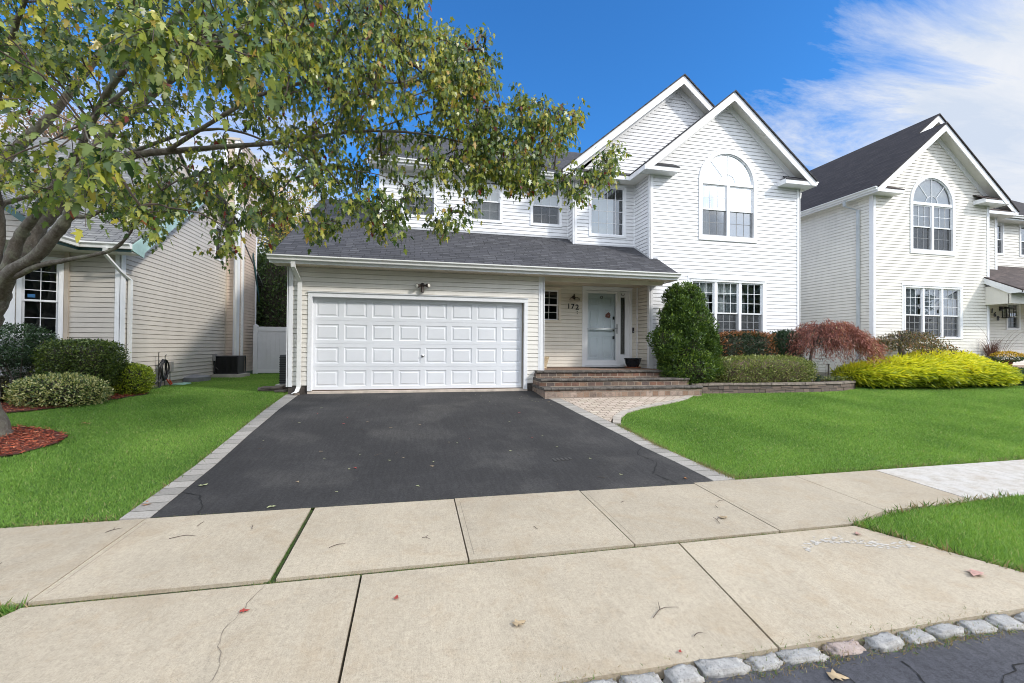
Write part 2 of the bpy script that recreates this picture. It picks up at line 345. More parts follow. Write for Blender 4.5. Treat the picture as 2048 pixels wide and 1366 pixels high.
FIELD = brick_mat('neighbour_step_stone', [(.50, .44, .38), (.60, .54, .46), (.42, .34, .28)], (.3, .27, .23), .3, .14, .012)
NOSE = M('dark_bullnose_paver', (.13, .115, .10), .85, .35, 9, .5, 50, 0, .35)

# ------------------------------------------------------------------ ground, street, lawns, paving (structure)
def sheet(name, pts, mat, dz=0, step=.35, th=.0):
    """polygon laid on the ground profile, subdivided along Y so it follows the slope"""
    bm = bmesh.new(); vs = [bm.verts.new((x, y, 0)) for x, y in pts]; bm.faces.new(vs)
    ys = [p[1] for p in pts]; cuts = [a for a, b in PRF if min(ys) < a < max(ys)]
    for c in cuts: bmesh.ops.bisect_plane(bm, geom=bm.verts[:]+bm.edges[:]+bm.faces[:], plane_co=(0, c, 0), plane_no=(0, 1, 0))
    for v in bm.verts: v.co.z = gz(v.co.y)+dz
    if th:
        r = bmesh.ops.extrude_face_region(bm, geom=bm.faces[:])
        for g in r['geom']:
            if isinstance(g, bmesh.types.BMVert): g.co.z -= th
    bmesh.ops.recalc_face_normals(bm, faces=bm.faces[:])
    me = bpy.data.meshes.new(name); bm.to_mesh(me); bm.free(); uvl = me.uv_layers.new(name='UVMap').data
    for l in me.loops: co = me.vertices[l.vertex_index].co; uvl[l.index].uv = (co.x, co.y)
    me.materials.append(mat); o = bpy.data.objects.new(name, me); COL.objects.link(o); return o
SOIL = M('soil', (.055, .045, .03), .95, .3, 4, .4, 60)
LAWNM = M('lawn_soil', (.04, .075, .018), .95, .3, 3, .4, 90)
structure(sheet('ground', [(-350, -350), (350, -350), (350, 380), (-350, 380)], LAWNM, -.085))
structure(sheet('street', [(-120, -6.5), (120, -6.5), (120, 2.15), (-120, 2.15)], ASPH2, 0.0))
DRV = [(-2.48, 10.72), (-2.47, 7.65), (-2.44, 6.23), (-2.40, 4.84), (3.61, 4.80), (3.56, 5.58), (3.42, 6.82), (3.17, 8.46), (2.99, 9.9), (2.92, 10.9), (2.78, 10.86), (-2.3, 10.86)]
structure(sheet('driveway', DRV[::-1], ASPH, .004))
# concrete slabs with open joints
def slabs():
    top = []
    swx = [-9.6, -8.2, -6.8, -5.35, -3.9, -2.43, -.985, .44, 1.86, 3.32, 4.80, 6.10, 7.6, 9.1, 10.6, 12.1, 13.6, 15.1, 16.6, 18.1, 19.6]
    far = lambda x: 4.83+max(0, x-3)*.012
    near = lambda x: float(np.interp(x, [4.13, 4.79, 6.14, 6.92, 20], [3.50, 3.70, 3.76, 3.78, 3.98]))
    a = MB(); b = MB()
    for i in range(len(swx)-1):
        x0, x1 = swx[i]+.006, swx[i+1]-.006
        if abs(swx[i]+.985) < .01: x0 += .03
        if abs(swx[i+1]+.985) < .01: x1 -= .0
        sh = lambda x: .08 if x > 6 else 0
        q = [(x0, near(x0)+.02)]+([(4.13, 3.52)] if x0 < 4.13 < x1 else [])+[(x1, near(x1)+.02), (x1, far(x1)), (x0, far(x0))]
        (b if swx[i] >= 6.05 else a).slab([(x, y, gz(y)+.003+(.0015 if i % 2 else 0)) for x, y in q], .07)
    structure(a.build('sidewalk', CONC)); structure(b.build('worn_sidewalk', CONC2))
    c = MB()
    jx = [-2.9, -.36, 2.18, 4.3]
    def nx(x0, y): return x0
    L = [(-2.62, 3.34), (-2.05, 3.47)]
    # apron pieces between joint lines, flaring toward the street
    P1 = [(-3.05, 2.26), (-.368, 2.25), (-.368, 3.46), (-2.42, 3.46)]
    P2 = [(-.352, 2.25), (2.098, 2.24), (2.242, 3.47), (-.352, 3.46)]
    P3 = [(2.114, 2.24), (4.95, 2.24), (4.66, 2.58), (4.12, 3.48), (2.258, 3.47)]
    for P in (P1, P2, P3): c.slab([(x, y, gz(y)+.002) for x, y in P], .07)
    structure(c.build('driveway_apron', CONC))
slabs()
STL = [(-2.74, 10.73), (-2.68, 7.4), (-2.65, 4.85), (-2.40, 4.84), (-2.44, 6.23), (-2.47, 7.65), (-2.48, 10.72)]
structure(sheet('driveway_border', STL, STRIP, .010, th=.05))
STR = [(3.00, 9.85), (3.17, 8.46), (3.42, 6.82), (3.56, 5.58), (3.61, 4.84), (3.92, 4.86), (3.82, 5.6), (3.68, 6.9), (3.44, 8.45), (3.26, 9.8)]
structure(sheet('driveway_border', STR, STRIP, .010, th=.05))
PTH = [(3.265, 9.8), (3.445, 8.45), (3.56, 7.7), (3.80, 8.05), (4.14, 8.42), (4.79, 8.80), (5.61, 9.16), (6.18, 9.47), (6.87, 10.12), (6.87, 10.3), (3.2, 10.3)]
structure(sheet('path', PTH, PATHM, .012, th=.05))
curve = [(3.60, 7.62), (3.80, 8.02), (4.14, 8.40), (4.79, 8.78), (5.61, 9.14), (6.18, 9.45), (6.90, 10.10)]
m = MB()
for i in range(len(curve)-1):
    (x0, y0), (x1, y1) = curve[i], curve[i+1]; d = Vector((y1-y0, -(x1-x0))).normalized()*.12
    k = 3 if i else 2
    for j in range(k):
        a = j/k+.012; b = (j+1)/k-.012
        p = [(x0+(x1-x0)*a, y0+(y1-y0)*a), (x0+(x1-x0)*b, y0+(y1-y0)*b)]
        m.slab([(p[0][0]+d.x, p[0][1]+d.y, gz(p[0][1]+d.y)+.022), (p[1][0]+d.x, p[1][1]+d.y, gz(p[1][1]+d.y)+.022), (p[1][0]-d.x*.2, p[1][1]-d.y*.2, gz(p[1][1])+.022), (p[0][0]-d.x*.2, p[0][1]-d.y*.2, gz(p[0][1])+.022)], .06)
structure(m.build('path_edging', M('edge_paver', (.40, .36, .31), .85, .12, 6, .3, 60)))
# garage threshold slab
m = MB(); m.box(-2.33, 2.78, 10.83, 11.1, -.12, -.012); structure(m.build('garage_threshold', M('pale_concrete_lip', (.60, .52, .44), .8, .12, 5)))

# ------------------------------------------------------------------ house building kit
E_ = .1067
def siding(m, F, Lb, Rb, z0, z1, ops=(), phase=.13, lip=.015, E=E_):
    """lap siding: every course a tilted strip with a real lip; ops = [(zlo, zhi, uA(z), uB(z))]"""
    zs = {z0, z1}; k = math.ceil((z0-phase)/E)
    while phase+k*E < z1:
        zs.add(round(phase+k*E, 6))
        if phase+k*E-.014 > z0: zs.add(round(phase+k*E-.014, 6))
        k += 1
    def dz(z, zc):
        t = z-zc; return lip*(1-t/E*.8) if t <= E-.0141 else lip*(1-(E-.014)/E*.8)+(-.012-lip*.22)*(t-(E-.014))/.014
    for z, u in list(Lb)+list(Rb):
        if z0 < z < z1: zs.add(z)
    for a, b, fa, fb in ops:
        for z in (a, b):
            if z0 < z < z1: zs.add(z)
        if fa(a) != fa(b-.01):
            z = a
            while z < b: zs.add(round(z, 5)); z += .025
    zs = sorted(zs)
    Lf = lambda z: float(np.interp(z, [q[0] for q in Lb], [q[1] for q in Lb])); Rf = lambda z: float(np.interp(z, [q[0] for q in Rb], [q[1] for q in Rb]))
    for za, zb in zip(zs[:-1], zs[1:]):
        if zb-za < 1e-4: continue
        mid = (za+zb)/2; k = math.floor((mid-phase)/E+1e-9); zc = phase+k*E
        da, db = dz(za, zc), dz(zb, zc)
        cuts = sorted([(fa, fb) for a, b, fa, fb in ops if a-1e-6 <= mid <= b+1e-6], key=lambda q: q[0](mid))
        ua, ub = Lf(za), Lf(zb)
        segs = []
        for fa, fb in cuts: segs.append((ua, ub, fa(za), fa(zb))); ua, ub = fb(za), fb(zb)
        segs.append((ua, ub, Rf(za), Rf(zb)))
        for a0, b0, a1, b1 in segs:
            if a1-a0 < .002 and b1-b0 < .002: continue
            m.quad(F.p(a0, za, da), F.p(max(a0, a1), za, da), F.p(max(b0, b1), zb, db), F.p(b0, zb, db))
            if abs(za-zc) < 1e-4: m.quad(F.p(a0, za, -.013), F.p(max(a0, a1), za, -.013), F.p(max(a0, a1), za, da), F.p(a0, za, da))
def op(u0, u1, z0, z1): return (z0, z1, lambda z, a=u0: a, lambda z, b=u1: b)
def archop(uc, r, zc, z0):
    h = lambda z: math.sqrt(max(0.0, r*r-max(0.0, z-zc)**2))
    return (z0, zc+r, lambda z: uc-h(z), lambda z: uc+h(z))
def casing(m, F, u0, u1, z0, z1, tw, d0=-.03, d1=.032, sill=True, tb=None):
    tb = tb if tb is not None else tw
    F.box(m, u0-tw, u0, z0, z1, d0, d1); F.box(m, u1, u1+tw, z0, z1, d0, d1)
    F.box(m, u0-tw, u1+tw, z1, z1+tw, d0, d1+.002); F.box(m, u0-tw, u1+tw, z0-tb, z0, d0, d1+.002)
    F.box(m, u0-tw-.012, u1+tw+.012, z1+tw, z1+tw+.012, 0, d1+.02)
def interior(F, u0, u1, z0, z1, par, depth=1.4, mat=None):
    m = MB(); d0, d1 = -.075, -depth; a, b, c, e = u0-.02, u1+.02, z0-.02, z1+.02
    m.quad(F.p(a, c, d1), F.p(b, c, d1), F.p(b, e, d1), F.p(a, e, d1)); m.quad(F.p(a, c, d0), F.p(a, c, d1), F.p(a, e, d1), F.p(a, e, d0)); m.quad(F.p(b, c, d0), F.p(b, c, d1), F.p(b, e, d1), F.p(b, e, d0))
    m.quad(F.p(a, c, d0), F.p(b, c, d0), F.p(b, c, d1), F.p(a, c, d1)); m.quad(F.p(a, e, d0), F.p(b, e, d0), F.p(b, e, d1), F.p(a, e, d1))
    m.build('room', mat or DARK, par)
def drape(F, u0, u1, z0, z1, par, mat=None, d=-.13, amp=.018, wl=.075, name='curtain'):
    m = MB(); n = max(4, int((u1-u0)/wl*6)); P = []
    ph = random.random()*6
    for i in range(n+1):
        u = u0+(u1-u0)*i/n; P.append((u, d+amp*math.sin(u/wl*6.28+ph)+amp*.5*math.sin(u/wl*2.7+ph*2)))
    for (a, da), (b, db) in zip(P[:-1], P[1:]): m.quad(F.p(a, z0, da), F.p(b, z0, db), F.p(b, z1, db), F.p(a, z1, da))
    m.build(name, mat or CURT, par, smooth=80)
def blinds(F, u0, u1, z0, z1, par, d=-.12):
    m = MB(); z = z1
    while z > z0: m.quad(F.p(u0, z-.004, d), F.p(u1, z-.004, d), F.p(u1, z-.028, d-.016), F.p(u0, z-.028, d-.016)); z -= .025
    m.build('blind', BLIND, par)
def sashbox(F, m, u0, u1, z0, z1, w_, d0, d1):
    F.box(m, u0, u0+w_, z0, z1, d0, d1); F.box(m, u1-w_, u1, z0, z1, d0, d1); F.box(m, u0+w_, u1-w_, z0, z0+w_, d0, d1-.001); F.box(m, u0+w_, u1-w_, z1-w_, z1, d0, d1-.001)
def hung(win, F, u0, u1, z0, z1, zm, cols, rows, screen=True, rows2=None):
    """a double-hung unit inside a casing: sash frames, glass, grilles, screen"""
    s = MB(); sw = .038
    sashbox(F, s, u0, u1, zm-.018, z1, sw, -.045, -.012); sashbox(F, s, u0, u1, z0, zm+.012, sw, -.07, -.042); s.build('sash', TRIM, win)
    g = MB()
    for za, zb, d, rr in ((zm+.02, z1-sw, -.018, rows), (z0+sw, zm-.02, -.046, rows2 or rows)):
        for i in range(1, cols): u = u0+sw+(u1-u0-2*sw)*i/cols; F.box(g, u-.007, u+.007, za, zb, d-.006, d)
        for i in range(1, rr): z = za+(zb-za)*i/rr; F.box(g, u0+sw, u1-sw, z-.007, z+.007, d-.0055, d-.0005)
    if g.v: g.build('grille', TRIM, win)
    p = MB(); F.rect(p, u0+.02, u1-.02, zm, z1-.02, -.027); p.build('pane', GLASS, win)
    p = MB(); F.rect(p, u0+.02, u1-.02, z0+.02, zm, -.055); p.build('pane', GLASS, win)
    if screen: p = MB(); F.rect(p, u0+.01, u1-.01, z0+.01, zm-.015, -.034); p.build('screen', SCREEN, win)
def window(root, F, u0, u1, z0, z1, cols=2, rows=2, tw=.075, zm=None, screen=True, look='dark', mat=None, rows2=None, tb=None):
    c = MB(); casing(c, F, u0, u1, z0, z1, tw, tb=tb); win = c.build('window', mat or TRIM, root)
    hung(win, F, u0, u1, z0, z1, zm or (z0+z1)/2, cols, rows, screen, rows2)
    interior(F, u0, u1, z0, z1, win)
    if look == 'blind': blinds(F, u0+.02, u1-.02, z0+.02, z1-.03, win)
    if look == 'half': blinds(F, u0+.02, u1-.02, (z0+z1)/2, z1-.03, win)
    if look == 'sheer': drape(F, u0+.01, u1-.01, z0, z1, win)
    return win
def roof(name, tops, mat, root, th=.05):
    m = MB()
    for t in tops: m.slab(t, th)
    return m.build(name, mat, root)
def kgutter(m, F, u0, u1, z1, d0=0, w_=.11, h=.10):
    """K-profile gutter running along u, back at d0"""
    pr = [(d0, z1), (d0, z1-h), (d0+w_*.62, z1-h), (d0+w_*.68, z1-h*.55), (d0+w_, z1-h*.25), (d0+w_, z1), (d0+w_-.008, z1), (d0+w_-.01, z1-h*.2), (d0+.01, z1-h*.25), (d0+.01, z1)]
    for (da, za), (db, zb) in zip(pr[:-1], pr[1:]): m.quad(F.p(u0, za, da), F.p(u1, za, da), F.p(u1, zb, db), F.p(u0, zb, db))
    for u in (u0, u1): m.poly(*[F.p(u, z, d) for d, z in pr[:6]])
def dspout(root, F, pts, w_=.075, d_=.055, mat=None, name='downspout'):
    """rectangular pipe through (u, z, d) points"""
    m = MB()
    for (u0, z0, a0), (u1, z1, a1) in zip(pts[:-1], pts[1:]):
        if abs(z0-z1) > abs(u0-u1)*.3 or True:
            m.hexa([F.p(u1-w_/2, z1, a1+d_), F.p(u1+w_/2, z1, a1+d_), F.p(u1+w_/2, z1, a1), F.p(u1-w_/2, z1, a1), F.p(u0-w_/2, z0, a0+d_), F.p(u0+w_/2, z0, a0+d_), F.p(u0+w_/2, z0, a0), F.p(u0-w_/2, z0, a0)])
    u, z, a = pts[-1]
    return m.build(name, mat or GUT, root)
def soffit_sheet(m, pts): m.slab(pts, .02)

def gable_block(root, X, Y0, zoff, sgn, sid, shingle, returns_sh, back, arch_look, winlabel, hidden_side):
    """front bay with arched window, stepped rear gable, recessed wall. u runs from the outer corner inwards."""
    F = Fr((X, Y0), (sgn, 0), (0, -1)); P = lambda u, y, z: (X+sgn*u, y, z)
    SL = .836; ze = 6.14+zoff; uo = -.24; rid1, rid2 = 2.58, 3.62
    z1 = ze+SL*(rid1-uo); z2 = ze+SL*(rid2-uo); yA = Y0-.36; yB = Y0+.91-.36; yw2 = Y0+.92
    zb = .05+zoff
    W = 5.05; sof = ze-.13
    # --- front wall with arch + triple openings
    ua = 2.515; zr = 5.93+zoff-(.06 if zoff else 0)
    wz0 = 4.35+zoff-(.06 if zoff else 0)
    tz0, tz1 = 1.30+zoff, 3.02+zoff
    ops = [archop(ua, .93, zr, wz0), op(ua-1.235, ua+1.235, tz0, tz1)]
    m = MB()
    gl = lambda u: ze-.07+SL*(u-uo)
    Lb = [(zb, 0), (sof+.05, 0), (z1-.1, (z1-.1-(ze-.07))/SL+uo)]; Rb = [(zb, W), (sof+.05, W), (z1-.1, 2*rid1-((z1-.1-(ze-.07))/SL+uo))]
    siding(m, F, Lb, Rb, zb, z1-.12, ops, phase=.13+zoff)
    # rear gable wall
    F2 = Fr((X, yw2), (sgn, 0), (0, -1))
    wu0, wu1 = W+.27, W+1.5
    zlow = 3.6+zoff
    Lb = [(zlow, W), (sof+.02, W), (sof+.03, .25), (z2-.1, (z2-.1-(ze-.07))/SL+uo)]; Rb = [(zlow, 7.0), (sof+.02, 7.0), (sof+.03, 2*rid2-.25), (z2-.1, 2*rid2-((z2-.1-(ze-.07))/SL+uo))]
    siding(m, F2, Lb, Rb, zlow, z2-.12, [op(wu0+.08, wu1-.08, 4.39+zoff, 5.86+zoff)], phase=.13+zoff)
    wall = m.build('wall', sid, root)
    # side return of bay (faces inwards) and of the projecting wall
    m = MB(); FS = Fr((X+sgn*W, Y0), (0, 1), (sgn, 0)); siding(m, FS, [(zb, 0), (9, 0)], [(zb, 1.45), (9, 1.45)], zb, sof, phase=.13+zoff); m.nxt()
    FS2 = Fr((X+sgn*7.0, yw2), (0, 1), (sgn, 0)); siding(m, FS2, [(zlow, 0), (9, 0)], [(zlow, .52), (9, .52)], zlow, sof, phase=.13+zoff); m.nxt()
    FO = Fr((X, Y0), (0, 1), (-sgn, 0)); siding(m, FO, [(zb, 0), (9, 0)], [(zb, back-Y0), (9, back-Y0)], zb, sof, phase=.13+zoff)
    m.split('side_wall', sid, root)
    m = MB(); F.box(m, -.0, W, -.6, zb, -.4, -.015); FO.box(m, 0, back-Y0, -.6, zb, -.3, -.015); m.build('foundation', FOUND, root)
    # corner boards
    m = MB(); cb = .085
    for Fq, u0, u1, za, zb_ in ((F, -.002, cb, zb-.02, sof+.02), (F, W-cb, W+.002, zb-.02, sof+.02), (F2, 7.0-cb, 7.002, zlow, sof+.02), (F2, W, W+.035, zlow, sof+.02)):
        Fq.box(m, u0, u1, za, zb_, 0, .026)
        if Fq is F and u0 < 0: FO.box(m, -.026, cb+.02, zb-.02, sof+.02, -.01, .024)
        elif Fq is F: FS.box(m, -.026, cb, zb-.02, sof+.02, -.01, .024)
        elif u0 > 5.5: FS2.box(m, -.026, cb, zlow, sof+.02, -.01, .024)
        else: FS.box(m, .90-.04, .90-.005, zlow, sof+.02, 0, .03)
        m.nxt()
    m.split('corner_board', TRIM, root)
    # frieze boards following the rakes
    m = MB()
    for Fq, rid, zt in ((F, rid1, z1), (F2, rid2, z2)):
        t = .20
        for s_ in (-1, 1):
            a = uo+.25; ua_ = a if s_ == -1 else 2*rid-a
            zz = ze-.10+SL*(a-uo)
            if Fq is F2 and s_ == 1 : pass
            q = [(ua_, zz), (rid, zt-.10), (rid, zt-.10-t*1.3), (ua_, zz-t*1.3)]
            if zz-t*1.3 < sof:
                dz_ = (sof+.03-(zz-t*1.3))/SL; q = [(ua_, max(zz, sof+.03)), (rid, zt-.10), (rid, zt-.10-t*1.3), (ua_+(-s_)*dz_, sof+.03), (ua_, sof+.03)]
            pts = [Fq.p(u, z, .034) for u, z in q]; m.slab(pts, .03, (0, 1, 0))
    m.build('frieze_board', TRIM, root)
    # roof planes (outer slope is shared by both gables and runs to the back)
    B2 = back
    top = []
    yA_ = yA-.05; yB_ = yB-.05
    top.append([P(uo-.02, yA_, ze-.012), P(rid1, yA_, z1), P(rid1, yB, z1), P(uo-.02, yB, ze-.012)])
    top.append([P(uo-.02, yB_, ze-.012), P(rid2, yB_, z2), P(rid2, B2, z2), P(uo-.02, B2, ze-.012)])
    top.append([P(rid1, yA_, z1), P(2*rid1-uo+.02, yA_, ze-.012), P(2*rid1-uo+.02, yB+.02, ze-.012), P(rid1, yB+3.0, z1)])
    top.append([P(rid2, yB_, z2), P(2*rid2-uo, yB_, ze), P(2*rid2-uo, yB+.3, ze), P(rid2, B2, z2)])
    top.append([P(2*rid2-uo, yB+.3, ze), P(2*rid2-uo, B2, ze), P(rid2, B2, z2)])
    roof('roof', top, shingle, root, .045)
    # gable backs, closing the block
    m = MB(); m.poly(P(uo+.3, B2-.02, 0), P(9.5, B2-.02, 0), P(9.5, B2-.02, ze), P(2*rid2-uo, B2-.02, ze), P(rid2, B2-.02, z2-.06), P(uo+.3, B2-.02, ze)); m.build('rear_wall', sid, root)
    # rake fascia boards with thin metal drip edge, and soffits behind them
    m = MB(); so = MB(); FH = .245
    for yv, yw, rid, zt in ((yA, Y0, rid1, z1), (yB, yw2, rid2, z2)):
        for s_ in (-1, 1):
            ue = uo if s_ == -1 else 2*rid-uo
            pts = [P(ue, yv-.012, ze-.046), P(rid, yv-.012, zt-.046), P(rid, yv-.012, zt-.046-FH), P(ue-s_*.245/SL*.0, yv-.012, ze-.046-.11), ]
            uk = ue-s_*((FH-.13)/SL)
            pts = [P(ue, yv-.012, ze-.046), P(rid, yv-.012, zt-.046), P(rid, yv-.012, zt-.046-FH), P(uk, yv-.012, ze-.176), P(ue, yv-.012, ze-.176)]
            m.slab(pts, .022, (0, 1, 0))
            so.slab([P(ue, yv+.012, ze-.14+.0), P(rid, yv+.012, zt-.14), P(rid, yw, zt-.14), P(ue, yw, ze-.14)], .012)
    # eave fascias along the sides
    m.box(*sorted((X+sgn*uo, X+sgn*(uo-.02))), yA-.01, B2, ze-.19, ze-.04)
    ui = 2*rid1-uo; m.box(*sorted((X+sgn*ui, X+sgn*(ui+.02))), yA-.01, yB-.01, ze-.19, ze-.04)
    # returns: boxed ends of the front gable
    for ua0, ua1 in ((uo, uo+1.05), (2*rid1-uo-1.05, 2*rid1-uo)):
        m.box(*sorted((X+sgn*ua0, X+sgn*ua1)), yA+.002, Y0, ze-.172, ze-.03)
    so.box(*sorted((X+sgn*(uo+.0), X+sgn*0.02)), Y0, B2, ze-.178, ze-.16)
    so.box(*sorted((X+sgn*W, X+sgn*(ui-.002))), Y0, yw2, ze-.178, ze-.16)
    # pent strip along the recessed wall under the rear gable
    m.box(*sorted((X+sgn*(ui+.02), X+sgn*(2*rid2-uo+.0))), yB-.014, yB+.008, ze-.174, ze-.03)
    so.box(*sorted((X+sgn*(ui+.0), X+sgn*(2*rid2-uo-.01))), yB+.008, yw2+.6, ze-.176, ze-.16)
    m.build('fascia', TRIM, root); so.build('soffit', SOFF, root)
    r = MB()
    for ua0, ua1, cut0, cut1 in ((uo+.16, uo+1.07, 0, .25), (2*rid1-uo-1.07, 2*rid1-uo-.16, .0, 0)):
        r.slab([P(ua0, yA-.01, ze-.03), P(ua1, yA-.01, ze-.03), P(ua1-cut1, Y0, ze+.19), P(ua0+cut0, Y0, ze+.19)], .03); r.nxt()
    r.slab([P(ui+.03, yB-.02, ze-.03), P(2*rid2-uo-.16, yB-.02, ze-.03), P(2*rid2-uo-.35, yw2, ze+.19), P(ui-.5, yw2, ze+.19), P(ui-.3, yB-.02, ze-.03)], .03)
    r.split('return_roof', returns_sh, root)
    # --- arched window
    c = MB(); nA = 40; ro, ri = .985, .87
    for i in range(nA):
        a0, a1 = math.pi*i/nA, math.pi*(i+1)/nA
        q = lambda rr, a, d: F.p(ua+rr*math.cos(a), zr+rr*math.sin(a), d)
        c.hexa([q(ri, a0, -.03), q(ro, a0, -.03), q(ro, a1, -.03), q(ri, a1, -.03), q(ri, a0, .034), q(ro, a0, .034), q(ro, a1, .034), q(ri, a1, .034)])
    F.box(c, ua-ro, ua-ri, wz0, zr, -.03, .034); F.box(c, ua+ri, ua+ro, wz0, zr, -.03, .034); F.box(c, ua-ro, ua+ro, wz0-.15, wz0, -.03, .036)
    F.box(c, ua-ri, ua+ri, zr-.075, zr+.0, -.03, .02); F.box(c, ua-.045, ua+.045, wz0, zr-.075, -.03, .02)
    win = c.build('arched_window', TRIM, root)
    s = MB(); rs = .835
    for i in range(nA):
        a0, a1 = math.pi*i/nA, math.pi*(i+1)/nA
        s.hexa([q(rs, a0, -.04), q(ri, a0, -.04), q(ri, a1, -.04), q(rs, a1, -.04), q(rs, a0, .0), q(ri, a0, .0), q(ri, a1, .0), q(rs, a1, .0)])
    F.box(s, ua-rs, ua+rs, zr, zr+.03, -.04, 0); s.build('sash', TRIM, win)
    g = MB(); rg = .27
    F.box(g, ua-.008, ua+.008, zr+.03, zr+rs, -.02, -.012)
    for i in range(24):
        a0, a1 = math.pi*i/24, math.pi*(i+1)/24
        g.hexa([q(rg-.008, a0, -.02), q(rg+.008, a0, -.02), q(rg+.008, a1, -.02), q(rg-.008, a1, -.02), q(rg-.008, a0, -.012), q(rg+.008, a0, -.012), q(rg+.008, a1, -.012), q(rg-.008, a1, -.012)])
    for an in (R(48), R(132)):
        ca, sa = math.cos(an), math.sin(an); k = .008
        pts = [(ua+rg*ca-sa*k, zr+rg*sa+ca*k), (ua+rg*ca+sa*k, zr+rg*sa-ca*k), (ua+rs*ca+sa*k, zr+rs*sa-ca*k), (ua+rs*ca-sa*k, zr+rs*sa+ca*k)]
        g.hexa([F.p(u, z, -.02) for u, z in pts]+[F.p(u, z, -.012) for u, z in pts])
    g.build('grille', TRIM, win)
    p = MB(); p.poly(*[F.p(ua+(rs+.01)*math.cos(math.pi*i/nA), zr+(rs+.01)*math.sin(math.pi*i/nA), -.03) for i in range(nA+1)]); p.build('pane', GLASS, win)
    zmid = (wz0+zr-.075)/2+.02
    for u0, u1 in ((ua-ri, ua-.045), (ua+.045, ua+ri)): hung(win, F, u0, u1, wz0, zr-.075, zmid, 3, 2)
    interior(F, ua-ri, ua+ri, wz0, zr+ri, win, 1.6)
    if arch_look == 'curtains':
        L_, R_ = ((ua+.55, ua+ri) if sgn < 0 else (ua-ri, ua-.55)), ((ua-.62, ua-.25) if sgn < 0 else (ua+.25, ua+.62))
        drape(F, L_[0], L_[1], wz0, zr, win); drape(F, R_[0], R_[1], wz0, zr, win)
        drape(F, ua-ri+.01, ua+ri-.01, zr-.05, zr+ri, win, M('pale_shade', (.27, .31, .32), .9, .05, 3), -.16, .006, .4, 'shade')
    else:
        blinds(F, ua-ri+.01, ua+ri-.01, zmid, zr-.06, win)
        drape(F, ua-ri+.01, ua+ri-.01, zr-.06, zr+ri, win, M('white_shade', (.70, .71, .72), .9, .03, 3), -.10, .004, .4, 'shade')
        drape(F, ua-ri+.01, ua+ri-.2, wz0, zmid, win, M('grey_lace', (.16, .15, .15), .9, .3, 14), -.14, .01, .1)
    # --- triple window
    c = MB(); u0, u1 = ua-1.19, ua+1.19; casing(c, F, u0, u1, tz0+.04, tz1-.035, .065)
    wv = (u1-u0-2*.085)/3; us = []
    for i in range(3):
        a = u0+i*(wv+.085); us.append((a, a+wv))
        if i: F.box(c, a-.085, a, tz0+.04, tz1-.035, -.03, .018)
    F.box(c, u0-.14, u1+.14, tz1+.03, tz1+.14, 0, .022)   # head flashing band
    F.box(c, u0-.14, u0-.065, tz0-.02, tz1+.03, 0, .020); F.box(c, u1+.065, u1+.14, tz0-.02, tz1+.03, 0, .020)
    win = c.build('triple_window', TRIM, root)
    for a, b in us: hung(win, F, a, b, tz0+.04, tz1-.035, 2.07+zoff, 3, 3, True, 3)
    interior(F, u0, u1, tz0+.04, tz1-.035, win, 1.8, M('interior_grey', (.20, .20, .21), .9, .1, 2))
    if arch_look == 'curtains':
        for a, b in us: drape(F, a+.01, b-.01, 2.06+zoff, tz1-.05, win, M('grey_sheer2', (.34, .36, .37), .9, .12, 3), -.22, .012, .22)
        for a, b in us: drape(F, a+.01, b-.01, tz0+.05, 2.05+zoff, win, M('dim_sheer', (.20, .20, .22), .9, .12, 3), -.24, .010, .25)
        drape(F, u0, u1, 2.62+zoff, tz1-.03, win, M('valance', (.50, .52, .52), .9, .05, 5), -.14, .02, .12, 'valance')
        for (a, b) in ((u0+.0, u0+.25), (u0+wv*.9, u0+wv*1.5), (u1-.3, u1-.02)): drape(F, a, b, 2.1+zoff, 2.7+zoff, win, M('grey_sheer', (.25, .27, .28), .9, .08, 5), -.2)
    else:
        for a, b in us: drape(F, a+.02, b-.02, 2.05+zoff, tz1-.05, win)
        drape(F, u0+.9, u0+1.3, tz0, 2.05+zoff, win, M('mauve_drape', (.28, .2, .25), .9, .1, 4), -.2)
    # tall fixed window in the recessed projecting wall
    c = MB(); a, b, z0, z1_ = wu0+.075, wu1-.075, 4.40+zoff, 5.85+zoff
    casing(c, F2, a, b, z0, z1_, .06); win = c.build('window', TRIM, root)
    s = MB(); sashbox(F2, s, a, b, z0, z1_, .035, -.05, .0); s.build('sash', TRIM, win)
    g = MB()
    for i in range(1, 4): u = a+(b-a)*i/4; F2.box(g, u-.006, u+.006, z0+.03, z1_-.03, -.02, -.014)
    for i in range(1, 4): z = z0+(z1_-z0)*i/4; F2.box(g, a+.03, b-.03, z-.006, z+.006, -.0195, -.0145)
    g.build('grille', TRIM, win); p = MB(); F2.rect(p, a+.02, b-.02, z0+.02, z1_-.02, -.028); p.build('pane', GLASS, win)
    interior(F2, a, b, z0, z1_, win)
    un, uf = (a, a+.28) if sgn < 0 else (b-.2, b)
    drape(F2, a+.0, b-.0, z0, z1_-.28, win, M('pale_shade2', (.50, .52, .54), .9, .04, 4), -.2, .008, .3) if sgn > 0 else drape(F2, a+.26, b, z0, z1_-.30, win, M('pale_shade2', (.50, .52, .54), .9, .04, 4), -.2, .008, .3)
    return F, F2, dict(ze=ze, z1=z1, z2=z2, yA=yA, yB=yB, yw2=yw2, W=W, rid1=rid1, rid2=rid2, uo=uo, zlow=zlow, sof=sof, SL=SL)

